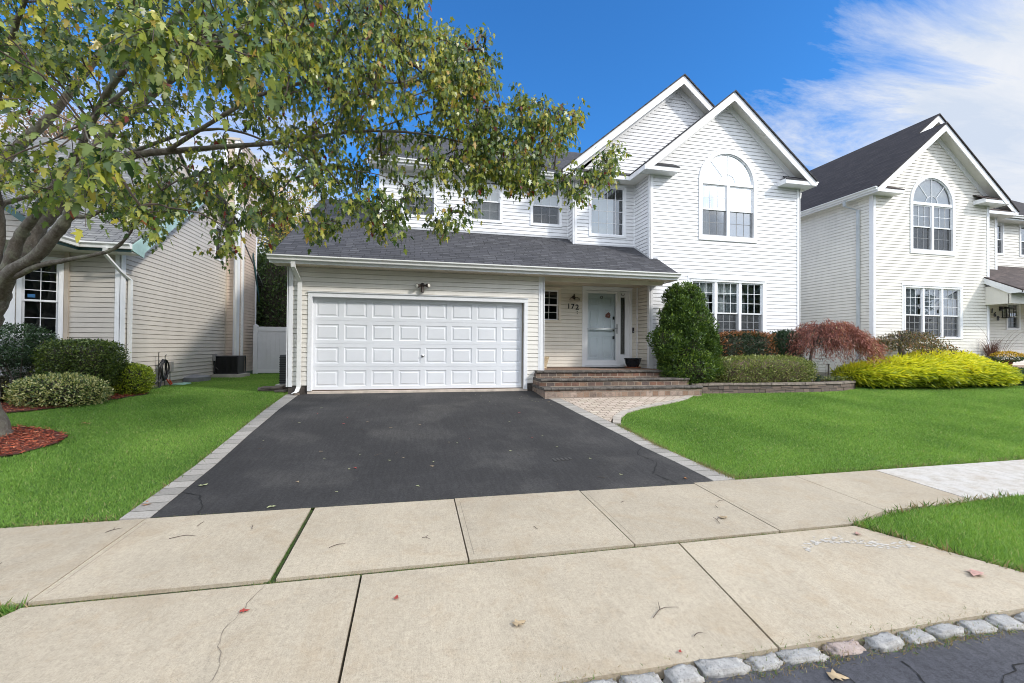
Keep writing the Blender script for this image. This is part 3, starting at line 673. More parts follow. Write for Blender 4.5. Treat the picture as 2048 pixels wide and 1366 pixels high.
def colonial(root, X, Y0, zoff, sgn, sid, shingle, ret, back, look, uend):
    F, F2, q = gable_block(root, X, Y0, zoff, sgn, sid, shingle, ret, back, look, '', True)
    P = lambda u, y, z: (X+sgn*u, y, z)
    ym = Y0+1.40; F3 = Fr((X, ym), (sgn, 0), (0, -1)); zt = q['ze']-.12; zb = 3.9+zoff
    wins = [(7.29, 8.13), (9.13, 9.97), (11.05, 11.86)]
    wins = [w_ for w_ in wins if w_[1] < uend-.1]
    m = MB(); siding(m, F3, [(0, 7.0), (9, 7.0)], [(0, uend), (9, uend)], zb, zt, [op(a, b, 4.75+zoff, 5.90+zoff) for a, b in wins], phase=.13+zoff)
    FE = Fr((X+sgn*uend, ym), (0, 1), (sgn, 0)); siding(m, FE, [(0, 0), (9, 0)], [(0, back-ym), (9, back-ym)], .2, zt, phase=.13+zoff)
    m.build('upper_wall', sid, root)
    m = MB(); F3.box(m, 7.0, 7.035, zb, zt, 0, .028); m.nxt(); F3.box(m, uend-.09, uend+.002, zb, zt, 0, .026); m.split('corner_board', TRIM, root); m = MB(); F3.box(m, 7.04, uend-.09, zt-.05, zt+.02, 0, .02); m.build('frieze_board', TRIM, root)
    for i, (a, b) in enumerate(wins): window(root, F3, a, b, 4.75+zoff, 5.90+zoff, 3, 2, .075, 5.30+zoff, look='blind' if i == 1 else 'half')
    ye, yr, yk = Y0+1.0, Y0+4.6, Y0+8.2; zr = q['ze']+2.36; z_ = q['ze']+.03; ue = uend+.28
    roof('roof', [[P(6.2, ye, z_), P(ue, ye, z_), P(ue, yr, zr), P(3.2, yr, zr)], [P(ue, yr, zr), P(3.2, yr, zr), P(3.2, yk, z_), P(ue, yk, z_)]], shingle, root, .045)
    m = MB(); m.poly(P(ue-.3, ym, zt), P(ue-.3, yr, zr-.1), P(ue-.3, yk-.5, zt)); m.build('gable_wall', sid, root)
    m = MB(); m.box(*sorted((X+sgn*7.6, X+sgn*ue)), ye+.0, ye+.02, z_-.19, z_-.04)
    m.slab([P(ue, ye, z_-.04), P(ue, yr, zr-.04), P(ue, yr, zr-.22), P(ue, ye, z_-.22)], .02, (sgn, 0, 0)); m.build('fascia', TRIM, root)
    m = MB(); m.box(*sorted((X+sgn*7.4, X+sgn*(ue-.02))), ye+.02, ym, z_-.205, z_-.19); m.build('soffit', SOFF, root)
    G = MB(); Fg = Fr((X, ye), (sgn, 0), (0, -1)); kgutter(G, Fg, 7.62, ue, z_-.03, 0, .11, .10); G.build('gutter', GUT, root)
    return F, F2, F3, q
def text_mesh(body, size, depth, loc, root, mat, name='house_number', rz=0.0, font_bold=True, tilt=0):
    cu_t = bpy.data.curves.new(name, 'FONT'); cu_t.body = body; cu_t.size = size; cu_t.extrude = depth; cu_t.offset = size*.02; cu_t.align_x = 'CENTER'; cu_t.align_y = 'CENTER'; cu_t.resolution_u = 3
    o = bpy.data.objects.new('tmp_text', cu_t); COL.objects.link(o); dg = bpy.context.evaluated_depsgraph_get(); me = bpy.data.meshes.new_from_object(o.evaluated_get(dg)); bpy.data.objects.remove(o)
    rot = Matrix.Rotation(rz, 4, 'Z') @ Matrix.Rotation(R(90), 4, 'X') @ Matrix.Rotation(tilt, 4, 'Z')
    org = ORG.get(root.name, Vector((0, 0, 0)))
    me.transform(Matrix.Translation(Vector(loc)-org) @ rot); me.materials.clear(); me.materials.append(mat)
    ob = bpy.data.objects.new(name, me); COL.objects.link(ob); ob.parent = root; return ob

# ================================================================== the white house
H = thing('suburban_house', 'white two-storey house with attached two-car garage, twin gables and arched upper window, in the middle', 'house', (2.0, 13.0, 0))
F, F2, F3, q = colonial(H, 11.58, 11.55, 0.0, -1, VINYL, SHG, SHG, 20.5, 'curtains', 12.56)
G_ = Fr((0, 10.85), (1, 0), (0, -1))
# garage front wall, its return, left side
DU0, DU1, DZ1 = -2.25, 2.69, 2.135
m = MB(); siding(m, G_, [(0, -2.75), (9, -2.75)], [(0, 3.19), (9, 3.19)], .12, 2.82, [op(DU0-.02, DU1+.02, .0, DZ1+.03)]); m.build('garage_wall', VINYLG, H)
m = MB(); FL = Fr((-2.75, 10.85), (0, 1), (-1, 0)); siding(m, FL, [(0, 0), (2.82, 0), (5.9, 5.0)], [(0, 8.0), (2.82, 8.0), (5.9, 5.05)], .12, 5.55); 
FR_ = Fr((3.19, 10.85), (0, 1), (1, 0)); siding(m, FR_, [(0, 0), (9, 0)], [(0, 1.42), (9, 1.42)], .46, 2.82); m.build('side_wall', VINYLG, H)
m = MB(); G_.box(m, -2.73, DU0-.02, -.5, .12, -.35, -.015); G_.box(m, DU1+.02, 3.15, -.5, .12, -.35, -.015); FL.box(m, 0, 8, -.5, .12, -.3, -.015); m.build('foundation', DFOUND, H)
m = MB(); G_.box(m, -2.752, -2.65, .10, 2.80, 0, .026); FL.box(m, -.026, .09, .10, 2.80, -.01, .024); m.nxt(); G_.box(m, 3.105, 3.192, .44, 2.80, 0, .026); FR_.box(m, -.026, .09, .44, 2.80, -.01, .024)
G_.box(m, 3.06, 3.105, .12, 2.80, 0, .018); m.split('corner_board', TRIM, H)
# porch walls
PW = Fr((0, 12.25), (1, 0), (0, -1))
m = MB(); siding(m, PW, [(0, 3.19), (9, 3.19)], [(0, 6.53), (9, 6.53)], .47, 2.84, [op(3.50, 4.05, 1.80, 2.66), op(4.86, 6.25, .0, 2.70)]); m.build('porch_wall', VINYLC, H)
m = MB(); PS = Fr((6.53-.003, 11.55), (0, 1), (-1, 0)); siding(m, PS, [(0, .06), (9, .06)], [(0, .70), (9, .70)], .47, 2.82); m.build('porch_side_wall', VINYLC, H)
m = MB(); PW.box(m, 6.49, 6.525, .47, 2.82, 0, .035); m.build('corner_board', TRIM, H)
m = MB(); m.box(3.19, 6.53, 10.87, 12.24, 2.82, 2.84); m.box(-3.0, 6.66, 10.46, 10.86, 2.80, 2.815); x = -2.9
while x < 6.6: m.box(x, x+.012, 10.47, 10.855, 2.792, 2.80); x += .10
m.box(6.53, 6.66, 10.86, 11.54, 2.80, 2.815)
m.build('soffit', SOFFC, H)
m = MB(); m.box(3.19, 6.53, 10.83, 10.87, 2.74, 2.80); m.box(3.19, 6.50, 10.825, 10.875, 2.70, 2.742); m.build('porch_beam', TRIMC, H)
# low roof over the garage and the porch
s = .548; RZ = lambda y: 2.945+s*(y-10.40)
top = [(-3.03, 10.40), (6.75, 10.40), (6.75, 11.55), (6.53, 11.55), (6.53, 12.47), (4.58, 12.47), (4.58, 12.95), (-.98, 12.95), (-.98, 15.8), (-3.03, 15.8)]
m = MB(); m.slab([(x, y, RZ(y)) for x, y in top], .045); m.slab([(-3.03, 15.8, RZ(15.8)), (-.98, 15.8, RZ(15.8)), (-.98, 19.2, RZ(15.8)-s*3.4), (-3.03, 19.2, RZ(15.8)-s*3.4)], .045)
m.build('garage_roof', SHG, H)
m = MB(); m.box(-3.03, 6.72, 10.445, 10.465, 2.80, 2.93)
m.slab([(-3.035, 10.42, RZ(10.42)-.04), (-3.035, 15.8, RZ(15.8)-.04), (-3.035, 15.8, RZ(15.8)-.2), (-3.035, 10.42, 2.80)], .02, (1, 0, 0))
m.slab([(6.72, 10.45, RZ(10.45)-.04), (6.72, 11.54, RZ(11.54)-.04), (6.72, 11.54, 2.80), (6.72, 10.45, 2.80)], .02, (1, 0, 0)); m.build('fascia', TRIM, H)
m = MB(); x = 6.55   # flashing where the low roof meets the walls
m.slab([(6.54, 11.536, RZ(11.54)+.002), (6.76, 11.536, RZ(11.54)+.002), (6.76, 11.536, RZ(11.54)+.05), (6.54, 11.536, RZ(11.54)+.05)], .01, (0, -1, 0))
m.slab([(4.58, 12.445, RZ(12.45)), (6.53, 12.445, RZ(12.45)), (6.53, 12.445, RZ(12.45)+.045), (4.58, 12.445, RZ(12.45)+.045)], .01, (0, -1, 0))
m.slab([(-.98, 12.925, RZ(12.93)), (4.58, 12.925, RZ(12.93)), (4.58, 12.925, RZ(12.93)+.045), (-.98, 12.925, RZ(12.93)+.045)], .01, (0, -1, 0))
m.slab([(6.512, 11.52, RZ(11.52)), (6.512, 12.45, RZ(12.45)), (6.512, 12.45, RZ(12.45)+.05), (6.512, 11.52, RZ(11.52)+.05)], .01, (-1, 0, 0)); m.build('flashing', M('flashing_metal', (.55, .56, .58), .4, .05, 4), H)
m = MB(); kgutter(m, Fr((0, 10.445), (1, 0), (0, -1)), -3.06, 6.74, 2.965, 0, .12, .10); m.build('gutter', GUT, H)
dspout(H, G_, [(-2.56, 2.87, .40), (-2.56, 2.72, .37), (-2.50, 2.45, .03), (-2.50, .10, .03), (-2.53, .0, .07), (-2.58, -.03, .16)], .085, .06)
# house front-right corner downspout seen past the soffit
dspout(H, Fr((11.58, 11.55), (0, 1), (1, 0)), [(.25, 5.95, .26), (.25, 5.78, .24), (.25, 5.66, .03), (.25, .1, .03)], .075, .055)
m = MB(); kgutter(m, Fr((11.84, 11.2), (0, 1), (1, 0)), 0, 9.2, 6.10, 0, .11, .10); m.build('gutter', GUT, H)
# overhead door casing and door
m = MB()
G_.box(m, -2.335, DU0, .0, DZ1+.0, -.13, .028); G_.box(m, DU1, 2.775, -.02, DZ1, -.13, .028); G_.box(m, -2.335, 2.775, DZ1, DZ1+.10, -.13, .03); G_.box(m, -2.35, 2.79, DZ1+.10, DZ1+.115, 0, .055)
m.build('garage_door_casing', TRIM, H)
def raised(m, F, u0, u1, z0, z1, d, dep=.011, ins=(0, .018, .040, .062), ds=None):
    ds = ds or (d, d-dep, d-dep, d-.001)
    R_ = [(u0+i, u1-i, z0+i, z1-i) for i in ins]
    for (a, b, c, e), (a2, b2, c2, e2), da, db in zip(R_[:-1], R_[1:], ds[:-1], ds[1:]):
        m.quad(F.p(a, c, da), F.p(b, c, da), F.p(b2, c2, db), F.p(a2, c2, db)); m.quad(F.p(b, c, da), F.p(b, e, da), F.p(b2, e2, db), F.p(b2, c2, db))
        m.quad(F.p(b, e, da), F.p(a, e, da), F.p(a2, e2, db), F.p(b2, e2, db)); m.quad(F.p(a, e, da), F.p(a, c, da), F.p(a2, c2, db), F.p(a2, e2, db))
    a, b, c, e = R_[-1]; F.rect(m, a, b, c, e, ds[-1])
def panel_leaf(m, F, u0, u1, z0, z1, d, cells):
    """flat leaf with sunk-and-raised panels: cells = rects inside"""
    us = sorted({u0, u1}|{c[0] for c in cells}|{c[1] for c in cells}); zs = sorted({z0, z1}|{c[2] for c in cells}|{c[3] for c in cells})
    for a, b in zip(us[:-1], us[1:]):
        for c, e in zip(zs[:-1], zs[1:]):
            mu, mz = (a+b)/2, (c+e)/2
            if not any(q[0] < mu < q[1] and q[2] < mz < q[3] for q in cells): F.rect(m, a, b, c, e, d)
    for c in cells: raised(m, F, *c, d)
DOORM = M('garage_door_paint', (.73, .75, .785), .42, .03, 1.5, .04, 90)
GD = None
for k in range(4):
    z0 = .012+k*.533; z1 = z0+.528; m = MB(); cells = []; cw = (DU1-DU0)/8
    for i in range(8): uc = DU0+cw*(i+.5); cells.append((uc-cw*.405, uc+cw*.405, z0+.075, z1-.085))
    panel_leaf(m, G_, DU0, DU1, z0, z1, -.10, cells)
    m.quad(G_.p(DU0, z1, -.10), G_.p(DU1, z1, -.10), G_.p(DU1, z1+.0025, -.108), G_.p(DU0, z1+.0025, -.108)); m.quad(G_.p(DU0, z1+.0025, -.108), G_.p(DU1, z1+.0025, -.108), G_.p(DU1, z1+.005, -.10), G_.p(DU0, z1+.005, -.10))
    if k == 0: GD = m.build('garage_door', DOORM, H)
    else: m.build('door_section', DOORM, GD)
m = MB(); m.lathe([(.03, 0), (.03, .01), (.012, .02), (.010, .045), (.0, .05)], (0, 0, 0), 12); v = m.v; m.v = [G_.p(.215+x, .80+y, -.10+z) for x, y, z in v]
G_.box(m, .165, .265, .792, .808, -.062, -.052); m.build('handle', M('chrome', (.5, .5, .5), .25, .05, 5, 0, 60, 1), GD)
m = MB(); G_.box(m, DU0, DU1, -.012, .012, -.115, -.09); m.build('door_seal', M('rubber_seal', (.10, .07, .05), .8), GD)
m = MB(); G_.box(m, DU1-.035, DU1, .0, DZ1, -.10, -.085); G_.box(m, DU1-.02, DU1, 1.42, 1.62, -.085, -.06); m.build('track', M('track_metal', (.28, .25, .21), .5), GD)
# motion-sensor floodlight above the garage door
m = MB(); c = G_.p(.19, 2.47, 0); m.lathe([(0, 0), (.055, 0), (.055, .02), (.03, .035), (.0, .04)], (0, 0, 0), 14); m.v = [G_.p(.19+x, 2.48+y, .01+z) for x, y, z in m.v]; SLT = m.build('security_light', BRONZE, H, smooth=40)
def lamp_head(u, z, du, dz, par, name='lamp_head'):
    a = Vector(G_.p(u, z, .06)); b = Vector(G_.p(u+du, z+dz, .15)); m = MB(); n = 6
    m.tube([a, a.lerp(b, .3), a.lerp(b, .35), a.lerp(b, 1.0)], [.018, .022, .035, .055], 12); m.build(name, BRONZE, par, smooth=40)
    m = MB(); dd = (b-a).normalized(); m.tube([b+dd*.001, b+dd*.012], [.048, .03], 12); m.build('bulb', M('bulb_glass', (.7, .68, .6), .3), par)
lamp_head(.15, 2.46, -.09, -.02, SLT); lamp_head(.24, 2.47, .10, -.01, SLT)
m = MB(); m.tube([G_.p(.19, 2.45, .05), G_.p(.19, 2.40, .08), G_.p(.185, 2.30, .10)], [.022, .04, .032], 10); m.build('sensor', BRONZE, SLT, smooth=40)
# porch window, door set
window(H, PW, 3.50, 4.05, 1.80, 2.66, 2, 2, .07, 2.24, mat=TRIMC, look='none', screen=False)
m = MB()
for a, b, c, e in ((4.77, 4.86, .47, 2.70), (6.25, 6.34, .47, 2.70), (4.77, 6.34, 2.70, 2.79)): PW.box(m, a, b, c, e, -.10, .03)
PW.box(m, 5.90, 5.955, .50, 2.70, -.1, .015); PW.box(m, 4.86, 6.25, .47, .505, -.12, .05); PW.box(m, 4.76, 6.35, 2.79, 2.81, 0, .055)
m.build('door_casing', TRIM, H)
DPAINT = M('blue_white_door_paint', (.82, .845, .85), .4, .03, 2)
m = MB(); u0, u1 = 4.90, 5.88; cells = []
for a, b in ((u0+.12, u0+.42), (u0+.55, u0+.85)):
    for c, e in ((2.28, 2.52), (1.48, 2.18), (.72, 1.36)): cells.append((a, b, c, e))
panel_leaf(m, PW, u0, u1, .52, 2.66, -.09, cells); FD = m.build('front_door', DPAINT, H)
m = MB()
for z in (1.52, 1.86, 1.28): PW.box(m, 5.77, 5.81, z, z+.09, -.09, -.05)
m.build('handle', BLACK, FD)
m = MB(); sashbox(PW, m, 4.865, 5.895, .515, 2.69, .075, -.04, .012); PW.box(m, 4.94, 5.82, .59, .66, -.038, .010); SD = m.build('storm_door', TRIM, H)
m = MB(); PW.rect(m, 4.93, 5.83, .60, 2.62, -.012); m.build('pane', GLASSD, SD)
m = MB(); PW.box(m, 4.93, 5.82, 1.575, 1.60, .0, .03); PW.box(m, 4.93, 5.82, 1.545, 1.56, .0, .022); m.build('push_bar', M('pale_bar', (.55, .60, .62), .4), SD)
m = MB(); PW.box(m, 5.845, 5.875, 1.44, 1.72, .012, .022); m.tube([PW.p(5.86, 1.60, .02), PW.p(5.86, 1.60, .06), PW.p(5.78, 1.60, .065)], .010, 8); m.build('handle', M('brushed_nickel', (.35, .35, .36), .35, .05, 5, 0, 60, 1), SD)
m = MB(); m.lathe([(.025, 0), (.045, 0), (.045, .015), (.025, .015), (.025, 0)], (0, 0, 0), 16); m.v = [PW.p(5.37+x, 2.50+y, -.005+z) for x, y, z in m.v]; m.build('door_knocker', M('pewter', (.22, .23, .22), .4, .1, 5, 0, 60, .8), SD)
# autumn leaf decoration hanging behind the storm door glass
m = MB()
for k in range(9):
    a = k*.7; r = .03+.012*(k % 3); c = (5.60+.045*math.cos(a), 1.98+.045*math.sin(a)); pts = [(c[0]+r*math.cos(a+t)*sx, c[1]+r*math.sin(a+t)) for t, sx in ((0, 1), (1.2, .6), (2.4, 1), (3.8, .7), (5.0, 1))]; m.poly(*[PW.p(u, z, -.03-.002*k) for u, z in pts])
m.build('door_decoration', M('faded_red_silk', (.34, .15, .12), .8, .5, 60), SD)
m = MB(); sashbox(PW, m, 5.955, 6.15, .52, 2.69, .028, -.05, .0); PW.box(m, 5.98, 6.125, .52, .83, -.05, -.01); PW.box(m, 5.98, 6.125, 2.52, 2.69, -.05, -.01); PW.box(m, 6.15, 6.25, .5, 2.70, -.09, .0)
SLW = m.build('sidelight', TRIM, H); m = MB(); PW.rect(m, 5.98, 6.13, .82, 2.53, -.02); m.build('pane', GLASSD, SLW); drape(PW, 5.97, 6.14, .82, 2.53, SLW, M('grey_lace_panel', (.22, .21, .19), .9, .2, 30), -.07, .008, .04)
m = MB()
for i in range(14): a = R(200+i*10); m.box(0, 0, 0, 0, 0, 0) if 0 else None
m.tube([PW.p(6.052+.045*math.cos(R(150+t*12)), 2.61+.045*math.sin(R(150+t*12)), .0) for t in range(21)], .008, 6); m.build('horseshoe', M('iron_grey', (.10, .11, .12), .5), SLW)
interior(PW, 5.955, 6.15, .5, 2.7, SLW, .5)
# lamp, house number, bell
m = MB(); m.lathe([(0, 0), (.06, 0), (.055, .02), (.0, .03)], (0, 0, 0), 14); m.v = [PW.p(4.50+x, 2.46+y, .01+z) for x, y, z in m.v]
m.tube([PW.p(4.50, 2.50, .03), PW.p(4.50, 2.56, .06), PW.p(4.50, 2.53, .11), PW.p(4.50, 2.44, .12)], .010, 6)
for s_ in (-1, 1): m.tube([PW.p(4.50, 2.45, .11), PW.p(4.50+s_*.07, 2.47, .11), PW.p(4.50+s_*.14, 2.43, .11), PW.p(4.50+s_*.15, 2.38, .11)], [.009, .009, .008, .006], 6)
PL = m.build('porch_lamp', BRONZE, H, smooth=50)
for s_ in (-1, 1):
    m = MB(); c = PW.p(4.50+s_*.075, 2.36, .11); m.lathe([(.015, .07), (.045, .05), (.075, .015), (.082, 0), (.078, 0), (.04, .045), (.012, .065)], c, 16); m.build('lamp_shade', M('alabaster_shade', (.55, .50, .42), .5, .1, 12), PL, smooth=60)
for ch, u, z in (('1', 4.35, 2.205), ('7', 4.47, 2.20), ('2', 4.61, 2.185)): text_mesh(ch, .21, .006, PW.p(u, z, .026), H, BLACK)
m = MB(); PW.box(m, 4.60, 4.622, 2.055, 2.078, .0, .03); PW.box(m, 4.605, 4.625, 2.00, 2.022, .0, .03); m.build('number_fixing', BLACK, H)
m = MB(); PW.box(m, 6.345, 6.405, 1.47, 1.63, .0, .035); DB = m.build('doorbell', M('doorbell_plastic', (.03, .025, .025), .3), H)
m = MB(); m.lathe([(0, .002), (.016, 0)], (0, 0, 0), 14); m.v = [PW.p(6.375+x, 1.51+y, .037+z) for x, y, z in m.v]; m.build('button', M('button_grey', (.3, .3, .32), .3), DB)

# ------------------------------------------------------------------ brick steps
ST = thing('brick_steps', 'brick front steps with dark bullnose treads leading to the porch of the white house', 'steps', (4.8, 10.4, gz(10.2)))
def step(x0, x1, yf, yb, zt, zb_, mat, nm='riser', over=.035):
    m = MB(); m.box(x0+.03, x1-.02, yf+over, yb, zb_, zt-.06); rs = m.build(nm, mat, ST)
    t = MB(); n = int((x1-x0)/.165); w_ = (x1-x0)/n
    for i in range(n):
        a, b = x0+i*w_+.004, x0+(i+1)*w_-.004; j = random.uniform(-.004, .004); zz = zt+random.uniform(-.003, .003)
        pr = [(yf+.02+j, zz-.062), (yf+j, zz-.045), (yf+j, zz-.02), (yf+.012+j, zz-.006), (yf+.03+j, zz), (yf+.29, zz), (yf+.29, zz-.06)]
        k = len(t.v); t.v.extend([(a, y, z) for y, z in pr]+[(b, y, z) for y, z in pr]); L = len(pr)
        t.f.append(tuple(range(k, k+L))[::-1]); t.f.append(tuple(range(k+L, k+2*L)))
        for q_ in range(L): r_ = (q_+1) % L; t.f.append((k+q_, k+r_, k+L+r_, k+L+q_))
    # side return pavers
    y = yf+.30
    while y < yb-.02:
        e = min(y+.16, yb); t.box(x0, x0+.26, y+.004, e-.004, zt-.06, zt+random.uniform(-.003, .003)); y = e
    t.build('tread', NOSE, ST)
step(2.97, 6.80, 10.62, 12.2, .445, .20, BRICK); step(2.93, 6.86, 10.12, 11.2, .275, .03, BRICK); step(2.89, 6.95, 9.72, 10.9, .105, -.2, BRICKP)
m = MB(); m.box(3.2, 6.53, 10.9, 12.3, .30, .449); m.build('landing', PAVE, ST)
m = MB(); m.box(2.955, 3.0, 10.66, 10.83, -.2, .38); m.box(2.925, 2.96, 10.16, 10.83, -.2, .21); m.build('side_brick', BRICK, ST)

# ================================================================== ivory house on the right
HR = thing('suburban_house', 'ivory two-storey house with very dark brown roof and arched window, right of the white house', 'house', (19.0, 14.0, 0))
zo = .13
Fn, Fn2, Fn3, qn = colonial(HR, 14.67, 11.75, zo, 1, VINYLR, SHB, SHB2, 21.5, 'blinds', 13.0)
NP = Fr((0, 12.50), (1, 0), (0, -1))
m = MB(); siding(m, NP, [(0, 19.72), (9, 19.72)], [(0, 26.5), (9, 26.5)], .3, 3.0, [op(19.95, 20.9, 0, 2.66), op(21.92, 22.5, 1.88, 2.80)]); m.build('porch_wall', VINYLR, HR)
window(HR, NP, 21.92, 22.5, 1.88, 2.80, 2, 2, .07, 2.32, look='blind')
m = MB(); sashbox(NP, m, 19.97, 20.92, .5, 2.66, .09, -.04, .03); NP.box(m, 19.97, 20.92, 1.5, 1.56, -.03, .02); SD2 = m.build('storm_door', TRIM, HR); m = MB(); NP.rect(m, 19.98, 20.9, .5, 2.66, -.05); m.build('door_leaf', M('plum_door_paint', (.05, .03, .06), .4), SD2); m = MB(); NP.rect(m, 20.0, 20.9, .55, 2.6, -.01); m.build('pane', GLASSD, SD2)
m = MB(); m.box(19.74, 26.5, 11.05, 12.5, 2.95, 2.97); m.build('soffit', SOFF, HR)
RZn = lambda y: 3.05+.548*(y-10.72)
m = MB(); m.slab([(19.50, 10.72, RZn(10.72)), (27, 10.72, RZn(10.72)), (27, 13.15, RZn(13.15)), (21.67, 13.15, RZn(13.15)), (21.67, 12.67, RZn(12.67)), (19.72, 12.67, RZn(12.67)), (19.72, 11.75, RZn(11.75)), (19.50, 11.75, RZn(11.75))], .045); m.build('porch_roof', SHB2, HR)
m = MB(); m.slab([(19.52, 10.72, RZn(10.72)-.04), (19.52, 11.74, RZn(11.74)-.04), (19.52, 11.74, RZn(11.74)-.24), (19.52, 11.05, 2.95), (19.52, 10.72, 2.95)], .02, (-1, 0, 0)); m.box(19.5, 27, 10.72, 10.74, 2.93, 3.03); m.build('fascia', TRIM, HR)
m = MB(); m.box(19.56, 19.72, 11.1, 11.74, 2.62, 3.25); m.box(19.56, 26.5, 11.05, 11.12, 2.62, 2.95); m.build('porch_beam', VINYLR, HR)
m = MB(); kgutter(m, Fr((0, 10.72), (1, 0), (0, -1)), 19.6, 27, 3.05, 0, .12, .10); m.build('gutter', GUT, HR); m = MB(); kgutter(m, Fr((14.43, 11.39), (0, 1), (-1, 0)), -.0, 10, 6.14+zo-.02, 0, .11, .11); m.build('gutter', GUT, HR)
m = MB(); kgutter(m, Fr((0, 11.75+1.4-.38), (1, 0), (0, -1)), 22.3, 27.6, 6.14+zo, 0, .11, .10); m.build('gutter', GUT, HR)
dspout(HR, Fr((14.67, 11.75), (0, 1), (-1, 0)), [(.75, 6.1, .26), (.75, 5.93, .24), (.45, 5.72, .03), (.45, .1, .03)], .085, .06, M('pale_blue_grey_pipe', (.50, .54, .56), .4))
# carriage lamp and number
m = MB(); c = NP.p(21.72, 2.40, .12)
NP.box(m, 21.50, 21.62, 2.52, 2.68, 0, .05); m.tube([NP.p(21.56, 2.6, .05), NP.p(21.66, 2.66, .12), NP.p(21.74, 2.64, .14)], .018, 8)
for du, dd in ((-.11, .04), (.11, .04), (-.11, .24), (.11, .24)): NP.box(m, 21.73+du-.01, 21.73+du+.01, 2.28, 2.60, dd-.01, dd+.01)
NP.box(m, 21.60, 21.86, 2.60, 2.63, .02, .26); NP.box(m, 21.60, 21.86, 2.26, 2.28, .02, .26); LN = m.build('carriage_lamp', BLACK, HR)
m = MB(); m.tube([NP.p(21.73, 2.28, .14), NP.p(21.73, 2.42, .14)], .02, 8); m.build('bulb', M('bulb_glass', (.7, .68, .6), .3), LN)
for ch, u, z in (('1', 21.13, 2.51), ('6', 21.27, 2.37), ('8', 21.42, 2.23)): text_mesh(ch, .24, .008, NP.p(u, z, .024), HR, BLACK, tilt=R(-8))
m = MB(); NP.box(m, 19.2, 27, .30, .42, -.2, 1.35); NP.box(m, 20.6, 27, .16, .30, -.2, 1.65); NP.box(m, 21.0, 27, -.1, .16, -.2, 2.0)
NS = thing('stone_steps', 'pale stone porch step of the ivory house at the right edge', 'steps', (23, 11.5, 0)); m.build('riser', FIELD, NS)
m = MB(); NP.box(m, 19.15, 27.05, .42, .48, -.2, 1.40); NP.box(m, 20.55, 27, .302, .342, 1.36, 1.70); m.build('tread', M('sandstone_tread', (.42, .31, .24), .85, .2, 6, .3, 50), NS)

# ================================================================== taupe house on the left
HL = thing('suburban_house', 'taupe-sided house with weathered grey roof and green trim, partly behind the maple at left', 'house', (-8.5, 14.0, 0))
XL = -6.42; YL = 11.66
LS = Fr((XL, YL), (0, 1), (1, 0)); LF = Fr((0, YL), (1, 0), (0, -1))
sE = .118
eaveY, eaveZ, slp = 11.26, 3.22, .665
rz = lambda y: eaveZ+slp*(y-eaveY)
m = MB(); yr_ = 17.9
siding(m, LS, [(0, 0), (3.15, 0), (3.16, -.0), (rz(yr_)-.1, yr_-YL-.0)], [(0, 5.69), (9, 5.69), (9.5, 5.69)], .05, 7.2, [op(4.80, 5.48, 3.9, 4.98)], phase=.05, E=.112)
m.build('side_wall', VINYLL, HL)
m = MB(); siding(m, LF, [(0, -7.42), (9, -7.42)], [(0, XL), (9, XL)], .05, 3.10, phase=.05, E=.112); 
# chamfered bay wall with window and the front beyond it
A = Vector((-7.42, YL, 0)); B = Vector((-8.20, YL-.45, 0)); LB_ = Fr((B.x, B.y), (A.x-B.x, A.y-B.y), (A.y-B.y, -(A.x-B.x))); lb = (A-B).length
siding(m, LB_, [(0, 0), (9, 0)], [(0, lb), (9, lb)], .05, 3.06, [op(.22, .76, .5, 2.80)], phase=.05, E=.112)
LC = Fr((0, YL-.45), (1, 0), (0, -1)); siding(m, LC, [(0, -11.2), (9, -11.2)], [(0, -8.2), (9, -8.2)], .05, 3.06, [op(-9.6, -8.5, .5, 2.8)], phase=.05, E=.112)
m.build('front_wall', VINYLL, HL)
window(HL, LB_, .22, .76, .5, 2.80, 2, 4, .075, 1.94, look='none', screen=False, rows2=4); window(HL, LC, -9.6, -8.5, .5, 2.8, 3, 4, .075, 1.8, look='none', screen=False)
m = MB(); LB_.box(m, .30, .41, 2.00, 2.07, -.024, -.020); m.build('sticker', M('blue_sticker', (.03, .14, .32), .4), HL)
m = MB(); LF.box(m, XL-.10, XL+.002, 0.02, 3.10, 0, .028); LS.box(m, -.028, .12, 0.02, 3.10, -.01, .026); m.nxt(); LB_.box(m, -.02, .13, 0.0, 3.05, .0, .05); LC.box(m, -8.34, -8.19, 0.0, 3.05, .0, .05); m.split('corner_board', TRIM, HL)
m = MB(); LF.box(m, -7.46, -7.38, .05, 3.10, 0, .05); m.build('corner_board', M('tan_corner_post', (.50, .43, .35), .5), HL)
m = MB(); LS.box(m, 0, 5.69, -.5, .05, -.3, -.012); LF.box(m, -9, XL, -.5, .05, -.3, -.012); m.build('foundation', M('pale_foundation', (.47, .42, .35), .85, .2, 3, .3, 70), HL)
